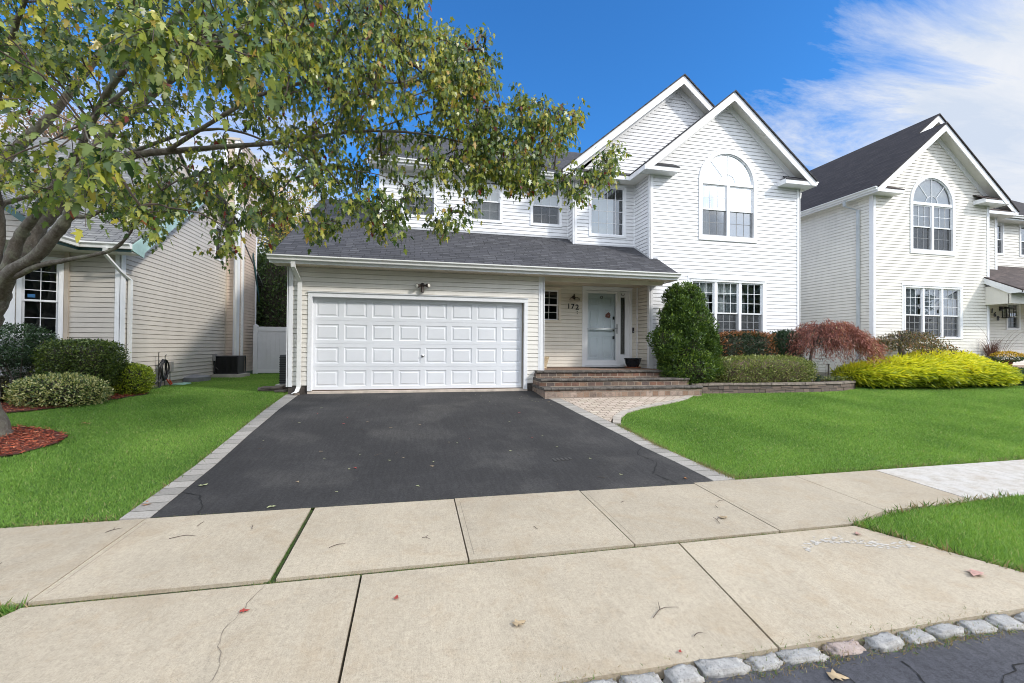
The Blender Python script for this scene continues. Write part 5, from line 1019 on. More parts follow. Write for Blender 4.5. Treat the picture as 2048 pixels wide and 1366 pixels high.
CLUS="-26,569,330 -372,758,716 48,680,366 -202,601,525 -121,723,757 -28,592,530 -323,494,409 -238,711,615 -171,693,554 -407,795,429 -25,558,566 -372,646,480 -19,671,660 -435,589,391 -320,710,678 32,556,453 -36,572,484 -113,629,668 -507,619,503 -38,551,274 -266,745,602 -686,817,478 -151,462,365 -72,627,290 -707,836,626 -406,505,438 -318,517,376 -587,848,620 -369,429,414 -373,655,401 -292,711,542 -414,794,591 -255,731,537 -630,827,558 -109,564,516 -443,556,371 -375,539,429 -257,461,363 -245,740,470 38,695,531 -438,587,394 -508,732,528 -6,723,664 64,558,331 -176,577,535 -159,753,543 -472,591,367 -37,658,570 -178,480,364 -502,629,479 -311,681,650 -74,617,310 -501,667,544 -491,707,494 -458,658,577 -100,617,337 -184,451,372 -364,509,356 -386,768,534 -254,424,445 -90,690,565 -48,570,405 -275,642,476 -160,715,367 -487,623,419 -118,620,309 -54,541,559 -524,659,488 -146,468,442 -417,774,608 -250,665,426 -328,758,540 -277,356,310 -380,808,542 -256,546,561 -402,529,408 -405,729,494 -247,745,473 -293,719,689 -22,697,707 -27,629,583 -225,752,476 -151,692,632 -403,635,449 -336,678,662 -141,628,469 -305,547,495 21,704,373 -401,696,442 -645,841,644 -324,793,520 -309,572,422 -102,758,507 10,683,501 -33,727,759 -355,573,479 -507,661,576 -431,658,571 -223,503,436 -538,653,565 -356,793,537 -692,832,504 105,677,399 -594,712,470 -71,733,556 -670,791,553 -42,579,404 -159,675,664 -472,711,500 -160,616,370 -46,639,366 -388,766,682 -256,597,567 51,721,596 -328,474,353 -519,740,658 -274,446,402 -403,809,752 -91,674,604 -188,444,435 -273,762,572 -270,569,455 -9,522,377 -547,638,487 -124,533,426 -57,754,656 -587,829,499 -242,750,493 -5,694,505 -88,536,353 -438,731,654 3,668,540 -31,592,646 -198,582,440 -253,431,406 -119,579,614 58,672,420 -120,676,476 -129,686,342 -512,624,516 -128,685,294 -127,569,341 -101,589,497 -389,767,651 -484,701,558 44,631,365 -166,722,461 8,551,579 -259,562,568 -672,833,678 -215,589,589 -130,508,312 94,636,386 -309,694,623 -525,754,535 -424,662,432 -197,672,586 -472,609,443 -498,653,443 -246,696,650 -171,560,469 -231,676,497 -491,598,556 -195,764,435 -375,693,594 -87,680,346 -270,623,503 -265,527,338 -467,649,608 -187,470,390 11,712,580 -183,734,626 -406,717,438 -42,689,402 -297,661,502 -72,668,529 -580,731,457 -264,578,374 -338,483,364 -408,543,515 -5,595,310 -154,632,437 66,736,599 -377,536,480 -211,771,481 -168,610,456 -14,596,511 -115,506,523 -513,705,537 -395,600,459 -351,451,326 120,724,436 53,596,501 -139,552,420 -277,738,507 -151,637,598 -253,759,459 -253,636,467 -168,764,591 -297,433,394 -584,718,447 -303,530,420 -76,712,403 99,628,393 -206,664,460 -30,662,394 -397,578,479 -188,660,345 -21,721,756 -312,546,358 -242,597,485 -227,707,435 90,709,436 -67,529,473 -487,587,459 -164,697,518 -160,443,482 -354,545,385 -493,693,453 -317,373,347 -630,825,477 -283,372,375 56,712,384 -74,699,425 -384,653,456 -151,692,375 -478,634,453 -638,834,727 -451,819,680 -310,648,473 -191,669,554 -389,806,602 -212,626,430 -65,550,399 -208,588,509 -339,449,349 -439,761,714 -421,516,333 -42,561,519 -491,612,526 -660,804,486 -113,706,470 -228,599,448 54,553,412 5,709,336 -18,590,489 -106,516,287 -308,730,511 -577,705,509 -390,704,546 -88,665,329 -566,709,642 -76,559,503 -177,658,546 -59,692,503 -323,433,351 34,734,475 -235,549,416 -423,811,538 -61,677,405 -91,488,395 62,680,404 -393,762,732 -72,611,388 8,682,689 -272,382,395 -96,666,421 -193,595,555 -70,707,479 -219,601,431 -140,649,513 35,699,387 70,701,468 -80,582,517 -275,597,463 -101,566,452 -601,796,693 -456,570,441 -207,731,656 -435,552,362 -20,599,286 -99,605,346 -154,587,357 -370,609,495 -583,815,601 -235,592,448 -584,823,560 -369,490,463 -176,529,366 -167,548,499 -288,590,406 -552,678,409 9,684,636 -278,539,438 -273,651,643 57,599,421 9,641,409 -181,471,470 -286,629,549 -477,688,467 -38,732,515 -309,758,601 -83,673,649 27,730,569 -83,730,444 -91,566,410 -364,669,472 61,688,560 -233,682,562 -216,778,561 -729,852,536 -221,425,393 -110,602,602 -420,623,508 -319,728,524 -179,664,335 -301,688,491 -42,536,280 -554,761,515 -80,633,406 120,707,377 -273,349,299 -481,609,402 -96,730,657 -505,735,642 -627,820,627 -247,783,486 -583,692,618 -91,733,388 -125,595,336 -402,636,521 -67,648,490 -96,602,366 -610,793,498 -134,544,449 82,614,378 -79,543,440 -342,538,365 -87,593,401 7,654,459 -81,672,495 20,709,448 -126,615,342 -314,583,537 -529,757,464 -416,588,413 -160,686,397 -188,758,614 -274,581,469 -315,692,429 -199,731,525 -569,747,493 -17,563,598 -151,566,588 -128,526,436 -358,696,658 66,696,471 -316,387,276 -222,431,304 -66,730,692 -122,747,472 -467,635,518 -176,534,526 -332,526,468 56,537,392 -489,731,538 -198,730,696 -373,645,473 -360,505,373 -123,713,439 -251,462,463 -47,682,691 -4,668,567 -528,669,533 -82,634,440 -321,607,359 -585,738,555 -365,543,389 -430,774,657 -160,608,424 -20,619,457 -269,721,437 -258,535,375 -594,781,526 29,554,446 -162,696,401 -538,748,488 13,581,644 -300,649,455 -270,635,630 -408,563,368 -92,606,487 -9,746,602 -43,625,493 57,674,385 -86,580,405 -21,645,291 -277,397,375 -120,705,369 23,712,380 -293,723,648 -169,564,367 -396,742,547 -96,737,751 -127,617,345 -231,711,569 -29,695,711 -366,700,585 -625,793,643 -369,521,490 -48,624,507 -163,604,415 117,717,425 -330,584,432 -43,683,389 -235,487,446 -200,755,417 -131,468,477 -561,704,480 88,615,383 -537,671,419 -108,491,383 -377,677,472 -40,592,293 115,607,363 -136,584,496 -504,639,424 -356,560,456 -312,492,383 96,694,377 -262,467,425 -391,495,343 -98,576,538 -211,546,549 -541,647,405 -307,672,611 -61,683,504 -287,421,396 -390,600,515 -217,769,596 -73,511,266 -334,411,336 -582,694,462 -245,587,544 -132,726,748 -376,509,488 -132,501,410 -291,470,473 -542,775,483 -9,524,470 -651,819,707 -323,513,484 -724,843,738 -315,642,378 -231,725,431 -450,707,516 -59,702,704 -431,804,701 -426,754,486 -506,655,492 -332,783,672 -51,645,556 -80,509,529 -4,713,523 -323,666,582 -521,661,482 -47,706,498 -346,600,453 -532,675,420 -535,728,484 20,645,406 -233,714,429 -196,616,605 -408,702,634 -12,648,322 -2,511,552 -67,684,601 60,724,371 -104,516,297 70,708,559 -93,557,605 -112,669,411 -98,701,439 -214,422,422 -144,635,499 -307,574,355 -449,601,511 -86,640,564 -281,754,602 8,606,635 -335,669,391 -145,666,400 -305,439,328 -455,548,463 -59,690,712 31,701,508 -495,677,424 124,695,424 -102,698,363 -302,735,515 -284,728,396 -218,617,330 -267,624,344 -239,604,299 -273,723,402 -317,731,339 -274,723,406 -237,604,305 9,532,604 -18,524,439 -305,553,327 -150,782,655 -409,583,532 -272,746,690 -311,615,574 -553,669,402 -105,537,585 -242,561,551 -303,646,469 -271,794,571 -474,606,476 -279,552,408 -87,555,293 -20,676,344 -442,553,396 -182,596,416 -447,614,505 -369,541,428 13,522,319 -282,654,573 -328,608,454 -496,769,543 -142,681,474 -195,577,588 -369,707,452 -589,743,623 -235,645,654 100,765,478 -212,541,495 -112,708,580 -136,653,394 -468,548,460 -197,603,589 -199,793,757 4,691,402 -269,774,627 -497,770,579 -191,664,629 73,740,578 -140,520,368 32,628,367 -380,751,490 -50,629,548 -351,568,496 -209,509,495 -438,652,440 -161,698,512 -126,592,317 -400,573,506 -602,755,504 -99,529,548 -512,629,449 29,514,313 -373,590,408 -4,706,641 -358,722,666 -221,703,646 -90,502,504 -156,707,406 -406,720,491 -371,551,484 -507,677,533 63,588,454 -300,659,627 -189,639,499 -304,550,317 -394,584,420 -323,508,450 -139,662,406 -162,769,458 -417,539,369 -58,507,397 -606,770,685 25,597,512 93,759,467 -515,703,497 96,564,361 -274,667,560 30,511,404 -157,696,642 -578,750,449 -369,735,493 -135,770,342 17,533,307 97,648,390 88,612,372 -14,578,545 -288,757,636 -243,698,466 -329,750,634 -570,727,494 -172,569,509 -372,560,505 -419,773,538 75,579,389 95,660,359 -219,768,702 -427,505,352 -22,682,418 -377,521,485 -142,533,494 -136,537,499 -513,699,608 -73,688,366 -173,550,415 -443,536,490 -113,747,555 -291,560,400 -235,562,459 -13,521,567 -564,702,533 -427,512,366 -183,685,508 -412,693,466 -182,629,598 -156,544,427 -80,688,618 -111,654,381 234,583,334 173,665,354 203,675,408 85,584,370 97,600,500 36,630,500 69,611,460 106,608,358 86,605,473 253,588,339 33,653,530 73,609,339 177,617,365 175,673,453 39,575,438 244,589,345 45,637,436 219,587,426 199,609,436 121,598,381 94,619,538 186,643,380 88,603,398 301,678,418 82,640,507 77,611,467 177,677,441 19,600,517 104,577,447 224,583,310 87,572,396 36,613,430 251,660,343 48,655,518 73,584,443 291,623,403 42,581,430 195,590,384 116,572,347 136,600,331 235,629,452 84,642,422 58,571,411 129,587,346 130,609,366 177,661,447 80,660,506 218,646,354 168,676,466 165,657,443 56,657,493 62,593,482 52,606,441 176,583,369 188,666,403 170,622,349 82,585,316 40,636,500 159,654,420 271,606,377 86,657,426 68,611,437 162,605,448 208,657,464 48,659,527 233,647,365 109,601,394 191,617,398 174,671,472 79,572,326 119,657,410 72,654,490 193,635,401 86,596,485 124,678,468 119,613,344 44,606,396 84,660,412 52,677,561 201,652,466 185,622,434 36,622,484 41,673,545 142,679,374 129,605,384 55,580,451 36,572,403 188,665,451 72,680,481 41,662,466 150,610,398 81,621,350 51,680,486 46,610,471 137,592,439 26,601,477 178,593,325 49,632,461 61,599,460 233,653,438 52,608,476 72,597,366 63,663,532 232,637,339 59,575,438 96,648,437 79,615,456 48,629,404 139,588,429 41,635,530 97,672,550 272,624,357 146,577,403 137,576,361 34,656,555 126,585,329 181,678,389 129,576,353 79,602,491 289,634,380 130,584,413 160,656,372 97,591,348 103,652,484 179,649,443 187,602,430 178,602,328 155,584,359 96,649,387 52,595,355 167,623,416 148,619,336 94,599,368 78,674,571 171,654,428 108,642,359 93,639,531 165,600,445 107,676,463 155,600,332 110,595,427 67,589,439 269,612,363 65,577,462 103,602,382 139,631,345 80,600,454 118,573,402 171,620,336 111,593,338 112,628,474 160,623,412 254,667,355 117,640,360 86,665,500 141,611,391 103,674,464 47,620,411 45,629,470 169,607,345 120,628,345 81,606,421 285,605,389 175,666,426 48,655,529 35,573,407 30,680,566 253,616,367 276,663,378 194,661,437 104,668,462 38,636,464 294,660,398 209,578,397 102,609,425 61,667,546 139,643,416 211,633,458 38,626,448 162,602,365 103,606,347 297,661,380 81,599,437 196,574,399 192,630,430 205,642,427 153,651,406 229,670,445 75,627,385 105,661,469 67,622,481 104,609,412 264,580,354 84,655,544 201,579,332 193,671,460 232,630,443 137,571,343 93,639,417 184,624,433 144,593,385 250,665,473 190,656,363 131,625,401 48,572,493 237,586,339 86,579,340 171,666,374 137,649,444 150,630,340 79,586,318 125,579,325 202,613,389 195,576,391 90,680,354 62,667,549 138,588,441 83,620,402 78,603,481 187,677,410 206,616,421 104,680,396 97,601,360 222,626,336 143,571,429 78,594,354 222,657,364 60,588,400 96,676,455 105,655,442 -426,851,360 -240,813,303 -192,526,265 -171,586,245 -182,570,300 -291,862,390 -407,805,276 -481,853,313 -426,763,331 -376,696,312 -234,744,350 -438,822,339 -389,694,274 -304,625,271 -320,740,310 -349,707,348 -311,576,249 -238,708,315 -193,740,299 -246,808,318 -192,552,242 -204,657,273 -337,675,343 -381,807,395 -275,841,402 -287,818,390 -492,867,341 -289,756,272 -194,658,305 -196,645,309 -379,838,383 -194,525,228 -363,633,284 -136,540,258 -419,736,308 -257,791,363 -294,790,370 -312,783,307 -192,634,309 -313,759,346 -187,760,338 -224,703,292 -272,563,249 -230,749,285 -324,797,325 -367,794,324 -318,753,359 -347,623,290 -309,613,281 -297,724,349 -133,556,259 -271,521,243 -222,770,339 -335,631,266 -277,789,371 -349,729,305 -183,540,244 -248,594,289 -391,692,274 -335,865,408 -300,814,262 -241,653,342 -216,670,331 -334,761,344 -220,575,270 -346,748,373 -385,732,292 -471,873,329 -300,743,324 -305,610,261 -203,522,283 -268,719,250 -402,895,377 -218,728,301 -438,884,341 -206,547,285 -258,743,374 -287,748,243 -223,831,348 -306,818,324 -259,833,332 -441,828,358 -258,713,349 -431,823,321 -338,653,276 -315,889,434 -315,656,277 -212,637,303 -402,783,335 -195,549,231 -263,739,355 -238,772,371 -271,559,272 -378,758,314 -169,594,284 -368,772,350 -320,823,407 -412,738,310 -249,829,376 -248,525,244 -243,555,287 -362,636,272 -401,852,343 -337,722,308 -316,567,258 -381,776,289 -413,878,399 -279,827,372 -472,865,359 -371,774,334 -321,665,310 -282,556,245 -271,579,286 -255,788,292 -462,861,341 -183,566,299 -268,536,225 -194,689,293 -247,743,357 -280,539,237 -509,739,329 -457,617,285 -353,480,266 -376,555,294 -361,502,267 -307,450,234 -526,768,375 -441,648,284 -695,871,374 -375,486,278 -683,862,398 -444,726,311 -464,638,302 -620,830,334 -398,627,312 -477,727,332 -678,885,440 -515,837,359 -527,728,368 -575,735,308 -423,661,307 -538,742,388 -620,768,377 -569,726,351 -487,782,331 -382,531,269 -457,585,297 -491,733,324 -701,860,425 -360,544,262 -619,866,349 -620,824,406 -304,456,235 -665,865,380 -615,854,457 -381,601,256 -566,741,367 -506,718,354 -448,554,276 -561,857,387 21,515,398 -138,602,494 29,538,438 -125,571,450 -50,618,502 -121,625,512 -86,639,521 -59,496,422 -117,503,370 -15,656,627 -16,530,427 9,605,459 -90,547,508 -18,609,539 3,553,491 -119,571,459 -119,530,473 -102,489,370 -107,482,479 -159,654,592 -42,503,377 -91,551,426 -44,579,432 -27,495,425 -166,630,569 -105,629,583 27,604,485 -167,658,523 -24,610,534 -15,635,520 57,537,450 -88,559,537 36,637,462 -78,630,477 -50,498,395 -53,550,492 -38,632,567 -104,655,533 -84,550,534 -128,572,496 -63,644,452 -102,528,503 -130,497,432 -108,532,523 -46,561,469 -168,621,467 -143,528,434 -8,580,463 -148,537,490 -42,515,505 -125,492,403 -147,635,553 -24,653,530 -9,576,537 -77,648,517 -4,554,481 -135,550,437 -94,543,438 -145,545,465 -68,537,408 -12,567,413 14,616,467 1,521,505 -44,529,471 -57,627,531 -31,510,478 -117,635,604 -61,634,481 -33,513,450 22,547,450 -133,601,510 -33,638,532 -71,600,435 -99,555,454 -20,549,528 -126,567,504 -22,537,431 -115,500,428 -82,529,408 -67,488,395 -67,614,434 7,509,442 -108,590,424 9,507,436 47,522,439 -15,515,461 -34,490,409 -144,535,447 -98,606,584 30,568,429 -135,557,431 -102,491,428 48,628,480 -124,579,513 -19,660,519 -25,631,598 -52,595,568 -37,480,484 -72,659,608 -25,527,534 -158,610,414 -13,525,388 -143,643,555 -158,657,495 -122,505,488 -47,493,472 -20,531,451 -136,542,513 -89,622,439 -90,578,493 -117,566,241 -97,609,262 -118,591,253 -99,603,254 -130,632,262 -117,649,270 -124,642,253 -122,649,258 -115,656,275 45,606,284 65,589,279 33,617,272 26,637,280 41,577,265 38,652,278 37,576,264 50,575,264 62,620,296 -31,586,263 -42,645,266 -29,591,264 -57,609,263 -33,567,249 -60,621,296 -26,581,275 -39,642,270 -47,572,263 -175,307,218 -191,311,210 -187,320,227 -211,332,234 -188,308,208 -128,290,269 -109,354,324 -161,302,278 -151,359,365 -161,338,297 -139,339,337 -134,356,311 -125,336,308 -148,295,287 -173,327,305 -165,307,319 -139,344,306 -100,315,326 -169,319,288 -95,299,280 -138,346,351 -129,346,320 -168,329,300 -174,356,336 -123,300,316 -135,313,291 -104,332,325 -99,338,321 -148,352,319 -144,299,289 -176,353,352"
CK="0000000000000000000000000000000000000000000000000000000000000000000000000000000000000000000000000000000000000000000000000000000000000000000000000000000000000000000000000000000000000000000000000000000000000000000000000000000000000000000000000000000000000000000000000000000000000000000000000000000000000000000000000000000000000000000000000000000000000000000000000000000000000000000000000000000000000000000000000000000000000000000000000000000000000000000000000000000000000000000000000000000000000000000011111111111111111111111111111111111111111111111111111111111111111111111111111111111111111111111111111111111111111111111111111111111111111111111111111111111111111111111111111111111111111111111111111111111111111111111111111111111111111111111111111111111111111111111111111111111111111111111111111111111111111111111111111111111111111111111111111111111111111111111111111111111111111111111111111111111111111111111111111111111111111111111111111111111111111111111111111111111111111111111111111111111111111111111111111111111111111111111111111111111111111111111111111111111111111111111111111111111111111111111111111111111111111111111111111111111111111111111111111110000000000000000000000000000000"
LIMBS = [[(x, y, z, r*(.66 if i == 0 else .54)) for x, y, z, r in L] for i, L in enumerate(LIMBS)]
MT = thing('maple_tree', 'large maple with grey forking trunk, its green-yellow leaves hanging over the driveway from the left', 'tree', (-5.95, 7.95, gz(7.95)))
def smooth_path(P, sub=5):
    P = np.array(P, float); out = []
    for i in range(len(P)-1):
        p0, p1, p2, p3 = P[max(i-1, 0)], P[i], P[i+1], P[min(i+2, len(P)-1)]
        for k in range(sub):
            t = k/sub; out.append(.5*((2*p1)+(-p0+p2)*t+(2*p0-5*p1+4*p2-p3)*t*t+(-p0+3*p1-3*p2+p3)*t**3))
    out.append(P[-1]); return np.array(out)
tb = MB(); nodes = []
for li, L in enumerate(LIMBS):
    sp = smooth_path(L, 5)
    if li == 0: sp[:, 3] *= 1+.10*np.sin(np.linspace(0, 9, len(sp)))*0
    wob = RNG.normal(size=(len(sp), 3))*sp[:, 3:4]*.06; wob[0] = 0
    q = sp[:, :3]+wob; rr = sp[:, 3]*(1+RNG.normal(size=len(sp))*.05)
    tb.tube([tuple(a) for a in q], [float(max(x, .003)) for x in rr], 16 if sp[0, 3] > .1 else 9)
    if li: nodes += [(*a, r) for a, r in zip(sp[:, :3], sp[:, 3]) if r < .12]
tb.build('trunk', BARK, MT, smooth=60, uv=False)
CL = np.array([[float(x)/100 for x in w_.split(',')] for w_ in CLUS.split()]); CK = np.array([int(x) for x in CK])
nd = [np.array(n[:3]) for n in nodes]; par = [-1]*len(nd); isroot = len(nd); order = []
NP_ = np.array(nd); dist = np.array([np.linalg.norm(NP_-c, axis=1).min() for c in CL]); plen = [0.0]*len(nd)
for ci in np.argsort(dist):
    c = CL[ci]; A_ = np.array(nd); dd = np.linalg.norm(A_-c, axis=1)+.25*np.array(plen); j = int(np.argmin(dd)); nd.append(c); par.append(j); plen.append(plen[j]+np.linalg.norm(c-A_[j])); order.append(ci)
cnt = np.ones(len(nd))
for i in range(len(nd)-1, isroot-1, -1):
    if par[i] >= 0: cnt[par[i]] += cnt[i]
tw = MB(); tips = []
for i in range(isroot, len(nd)):
    a, b = nd[par[i]], nd[i]; L_ = np.linalg.norm(b-a); mid = (a+b)/2+np.array([0, 0, .10*L_])+RNG.normal(size=3)*.05*L_
    r1 = min(.022, .0032*math.sqrt(cnt[i])+.0012); r0 = r1*1.25
    tw.tube([tuple(a), tuple((a*.62+mid*.38)+RNG.normal(size=3)*.02*L_), tuple(mid), tuple((b*.6+mid*.4)+RNG.normal(size=3)*.02*L_), tuple(b)], [r0, r0*.97, (r0+r1)/2, r1, r1*.8], 5, cap=False)
LP = []; LD = []; LS_ = []; LR = []
for i, ci in enumerate(order):
    c = nd[isroot+i]; k = CK[ci]; a = nd[par[isroot+i]]; L_ = max(np.linalg.norm(c-a), .2)
    nt_ = 4 if k == 0 else 3; rad = .30 if k == 0 else .20
    hue = RNG.random()
    for j in range(nt_):
        d = unit((unit((c-a)[None])[0]*.7+RNG.normal(size=3)*.75+np.array([0, 0, -.12]))[None])[0]; L2 = rad*RNG.uniform(.6, 1.25)
        e = c+d*L2+np.array([0, 0, -.06*L2]); mid = (c+e)/2+np.array([0, 0, .03])
        tw.tube([tuple(c), tuple(mid), tuple(e)], [.0028, .0022, .0014], 4, cap=False)
        nl_ = int(RNG.integers(7, 12))
        for t in np.linspace(.15, 1.05, nl_):
            p = c*(1-t)**2+2*mid*t*(1-t)+e*t*t if t <= 1 else e
            o_ = RNG.normal(size=3)*.045; LP.append(p+o_); LD.append(o_*4+np.array([0, 0, -.95])+d*.2+RNG.normal(size=3)*.26); LS_.append(RNG.uniform(.048, .084))
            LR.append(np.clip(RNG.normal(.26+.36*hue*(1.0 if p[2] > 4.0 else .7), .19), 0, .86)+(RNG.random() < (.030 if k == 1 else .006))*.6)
    # a few leaves along the bare part of the twig
    for t in RNG.random(3 if k == 0 else 2): p = a*(1-t)+c*t+RNG.normal(size=3)*.03; LP.append(p); LD.append(RNG.normal(size=3)*.4+np.array([0, 0, -.7])); LS_.append(RNG.uniform(.05, .085)); LR.append(RNG.random()*.6)
tw.build('twigs', TWIG, MT, uv=False)
LEAFM = leafmat('maple_leaf', [(0, (.026, .060, .022)), (.20, (.060, .115, .032)), (.40, (.145, .205, .040)), (.58, (.30, .34, .055)), (.80, (.50, .45, .08)), (.90, (.38, .17, .06)), (1.0, (.20, .03, .03))], .34, .34)  # natural leaf hues, widened to put sunlit and shaded contrast into the colour
LP = np.array(LP); LD = np.array(LD); fc = np.tile(np.array([[.1, -.5, .45]]), (len(LP), 1))+RNG.normal(size=(len(LP), 3))*.75
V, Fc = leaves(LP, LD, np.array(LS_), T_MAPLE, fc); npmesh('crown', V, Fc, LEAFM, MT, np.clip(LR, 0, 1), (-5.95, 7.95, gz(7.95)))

# ================================================================== background trees
def back_tree(name, label, c, rad, n, size, mat, trunk_r=.18, seed=1, power=2, lumps=26, amp=.30, group=None, bare=0, tmpl=T_OVAL, conical=False):
    base = (c[0], c[1], 0.0); T = thing(name, label, 'tree', base, group); L = mklumps(lumps, amp, 16); m = MB(); rad = np.array(rad)
    m.tube([(c[0], c[1], -.3), (c[0]+.05, c[1], c[2]*.5), (c[0], c[1], c[2]+rad[2]*.6)], [trunk_r, trunk_r*.75, trunk_r*.15], 10)
    P_ = []; d = unit(RNG.normal(size=(n//60+20, 3)))
    for q in d:
        e = np.array(c)+q*rad*RNG.uniform(.75, 1.0)*lumpy(q[None], L)[0]; s0 = np.array([c[0], c[1], c[2]+(e[2]-c[2])*.35-rad[2]*.25]); mid = (s0+e)/2+RNG.normal(size=3)*.15
        m.tube([tuple(s0), tuple(mid), tuple(e)], [trunk_r*.28, trunk_r*.15, .012], 5, cap=False); P_.append((s0, mid, e))
    m.build('trunk', BARKS, T, uv=False)
    idx = RNG.integers(0, len(P_), n); t = RNG.beta(2.2, 1.0, n); pts = np.array([P_[i][0]*(1-u)**2+2*P_[i][1]*u*(1-u)+P_[i][2]*u*u for i, u in zip(idx, t)])+RNG.normal(size=(n, 3))*rad*.085
    V, F = leaves(pts, RNG.normal(size=(n, 3))+np.array([0, 0, -.3]), size*RNG.uniform(.6, 1.2, n), tmpl); npmesh('crown', V, F, mat, T, RNG.random(n)*.7+.3*(idx % 7)/7, base); return T
AUT = leafmat('autumn_leaf', [(0, (.20, .22, .06)), (.4, (.42, .36, .08)), (.75, (.50, .30, .06)), (1, (.42, .16, .06))], .4)
PINK = leafmat('dusty_autumn_leaf', [(0, (.26, .20, .12)), (.5, (.34, .22, .15)), (1, (.30, .14, .11))], .4)
back_tree('autumn_tree', 'yellow and orange autumn tree rising behind the fence between the houses', (-6.9, 26, 7.2), (2.6, 2.0, 3.2), 6500, .14, AUT, .16)
back_tree('autumn_tree', 'thin golden autumn tree further back behind the dark evergreens', (-5.4, 31, 6.0), (2.6, 2.0, 3.4), 3500, .16, AUT, .14)
back_tree('autumn_tree', 'thinning pinkish brown tree behind the roof of the taupe house', (-20, 31, 12.0), (4.6, 3, 3.6), 7000, .17, PINK, .25)
back_tree('autumn_tree', 'second sparse reddish tree behind the ridge of the taupe house', (-27, 33, 12.5), (4.5, 3, 3.4), 5000, .18, PINK, .25)
ARB = leafmat('arborvitae_spray', [(0, (.018, .040, .012)), (.5, (.045, .085, .022)), (.85, (.085, .14, .035)), (1, (.12, .18, .045))], .2, .6)
for i, (x, y, h, r, lab) in enumerate(((-5.55, 20.6, 5.4, .85, 'tall dark green arborvitae behind the left end of the fence'), (-4.55, 20.7, 5.0, .85, 'dark green arborvitae behind the middle of the fence, partly behind the garage'), (-6.75, 21.2, 5.0, .7, 'narrow arborvitae between the taupe house and the taller evergreens'), (-3.4, 20.8, 4.9, .85, 'arborvitae behind the garage roof edge'))):
    shrub('arborvitae', lab, 'tree', (x, y, h/2), (r, r, h/2+.1), 7000, .13, ARB, T_SPRAY, 2.6, 30, .16, .3, up=.9, zmin=.1, core_s=.8, tex=.05, lump_k=30, group='evergreens behind the fence')

# ================================================================== shrubs on the right
CYP = leafmat('cypress_spray', [(0, (.016, .038, .010)), (.35, (.045, .092, .016)), (.7, (.10, .17, .024)), (1, (.23, .32, .045))], .22, .55)
base = (7.1, 10.65, gz(10.65)); T = thing('conical_cypress', 'bushy conical green cypress with two pointed tips beside the brick steps', 'shrub', base)
bl = [((7.10, 10.66, .98), (.80, .52, .88), 9000), ((6.97, 10.72, 1.62), (.50, .40, .74), 6500), ((6.84, 10.75, 2.26), (.19, .2, .46), 2200), ((7.30, 10.75, 2.22), (.22, .22, .54), 2600), ((7.24, 10.6, 1.65), (.48, .42, .64), 5000), ((7.15, 10.5, .5), (.70, .45, .50), 4500), ((6.62, 10.66, 1.15), (.42, .4, .5), 2600), ((7.55, 10.66, .95), (.42, .4, .62), 2600)]
PV = []; PN = []
for c, r, n in bl:
    L = mklumps(46, .26, 60); p, nr = shell(c, r, n, 2.1, L, .22, .08, .035)
    keep = np.ones(len(p), bool)
    for c2, r2, n2 in bl:
        if c2 is c: continue
        keep &= (((p-np.array(c2))/(np.array(r2)*.74))**2).sum(1) > 1
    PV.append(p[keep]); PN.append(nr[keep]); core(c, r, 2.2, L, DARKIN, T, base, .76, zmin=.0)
ps = np.vstack(PV); ns = np.vstack(PN); ci_ = RNG.integers(0, len(ps), 130)
for i_ in ci_:
    c_ = ps[i_]+ns[i_]*.02; rr_ = RNG.uniform(.08, .17); q_, m_ = shell(c_, (rr_, rr_, rr_*1.35), 230, 2, mklumps(5, .1), .5, .1, .02); PV.append(q_); PN.append(m_)
p = np.vstack(PV); nr = np.vstack(PN); d = nr*.8+RNG.normal(size=p.shape)*.55; d[:, 2] += .7
V, F_ = leaves(p, d, .070*RNG.uniform(.6, 1.3, len(p)), T_SPRAY, nr); npmesh('foliage', V, F_, CYP, T, np.clip(RNG.beta(2, 2.6, len(p))+(nr[:, 2]*.12)+(p[:, 2] < .9)*.12, 0, 1), base)
YEW = leafmat('yew_needle', [(0, (.012, .030, .016)), (.35, (.024, .055, .024)), (.55, (.045, .085, .035)), (.62, (.20, .08, .03)), (.85, (.33, .12, .045)), (1, (.42, .20, .08))], .15, .5)
def yewr(p, n):
    g = np.sin(p[:, 0]*9)*np.sin(p[:, 2]*11+1)*.12
    w_ = np.exp(-((p[:, 0]-8.42)/.16)**2)*.62+np.exp(-((p[:, 0]-9.95)/.20)**2)*.62+np.clip((p[:, 2]-1.34)*4.0, 0, .6)+np.exp(-((p[:, 0]-8.9)/.1)**2)*.25
    return np.where(RNG.random(len(p)) < w_+g, RNG.uniform(.6, 1, len(p)), RNG.uniform(0, .55, len(p)))
shrub('yew_hedge', 'clipped dark yew hedge with rust-brown patches below the ground floor window', 'hedge', (9.25, 11.12, .80), (1.05, .30, .68), 22000, .055, YEW, T_NEEDLE*np.array([1, 3.0, 1]), 5, 26, .08, .22, up=.5, zmin=.1, rndf=yewr, tex=.035, lump_k=60)
shrub('yew_bush', 'dark green spiky yew bush at the right end of the rust-patched hedge', 'shrub', (10.62, 11.12, .82), (.46, .34, .70), 9000, .065, YEW, T_NEEDLE*np.array([1, 2.6, 1]), 3.4, 18, .10, .22, up=.8, zmin=.1, rndf=lambda p, n: RNG.uniform(0, .5, len(p)), tex=.05, lump_k=40)
BOX = leafmat('boxwood_leaf', [(0, (.05, .075, .020)), (.35, (.11, .15, .035)), (.65, (.20, .25, .06)), (.88, (.34, .37, .13)), (1, (.48, .44, .22))], .25, .45)
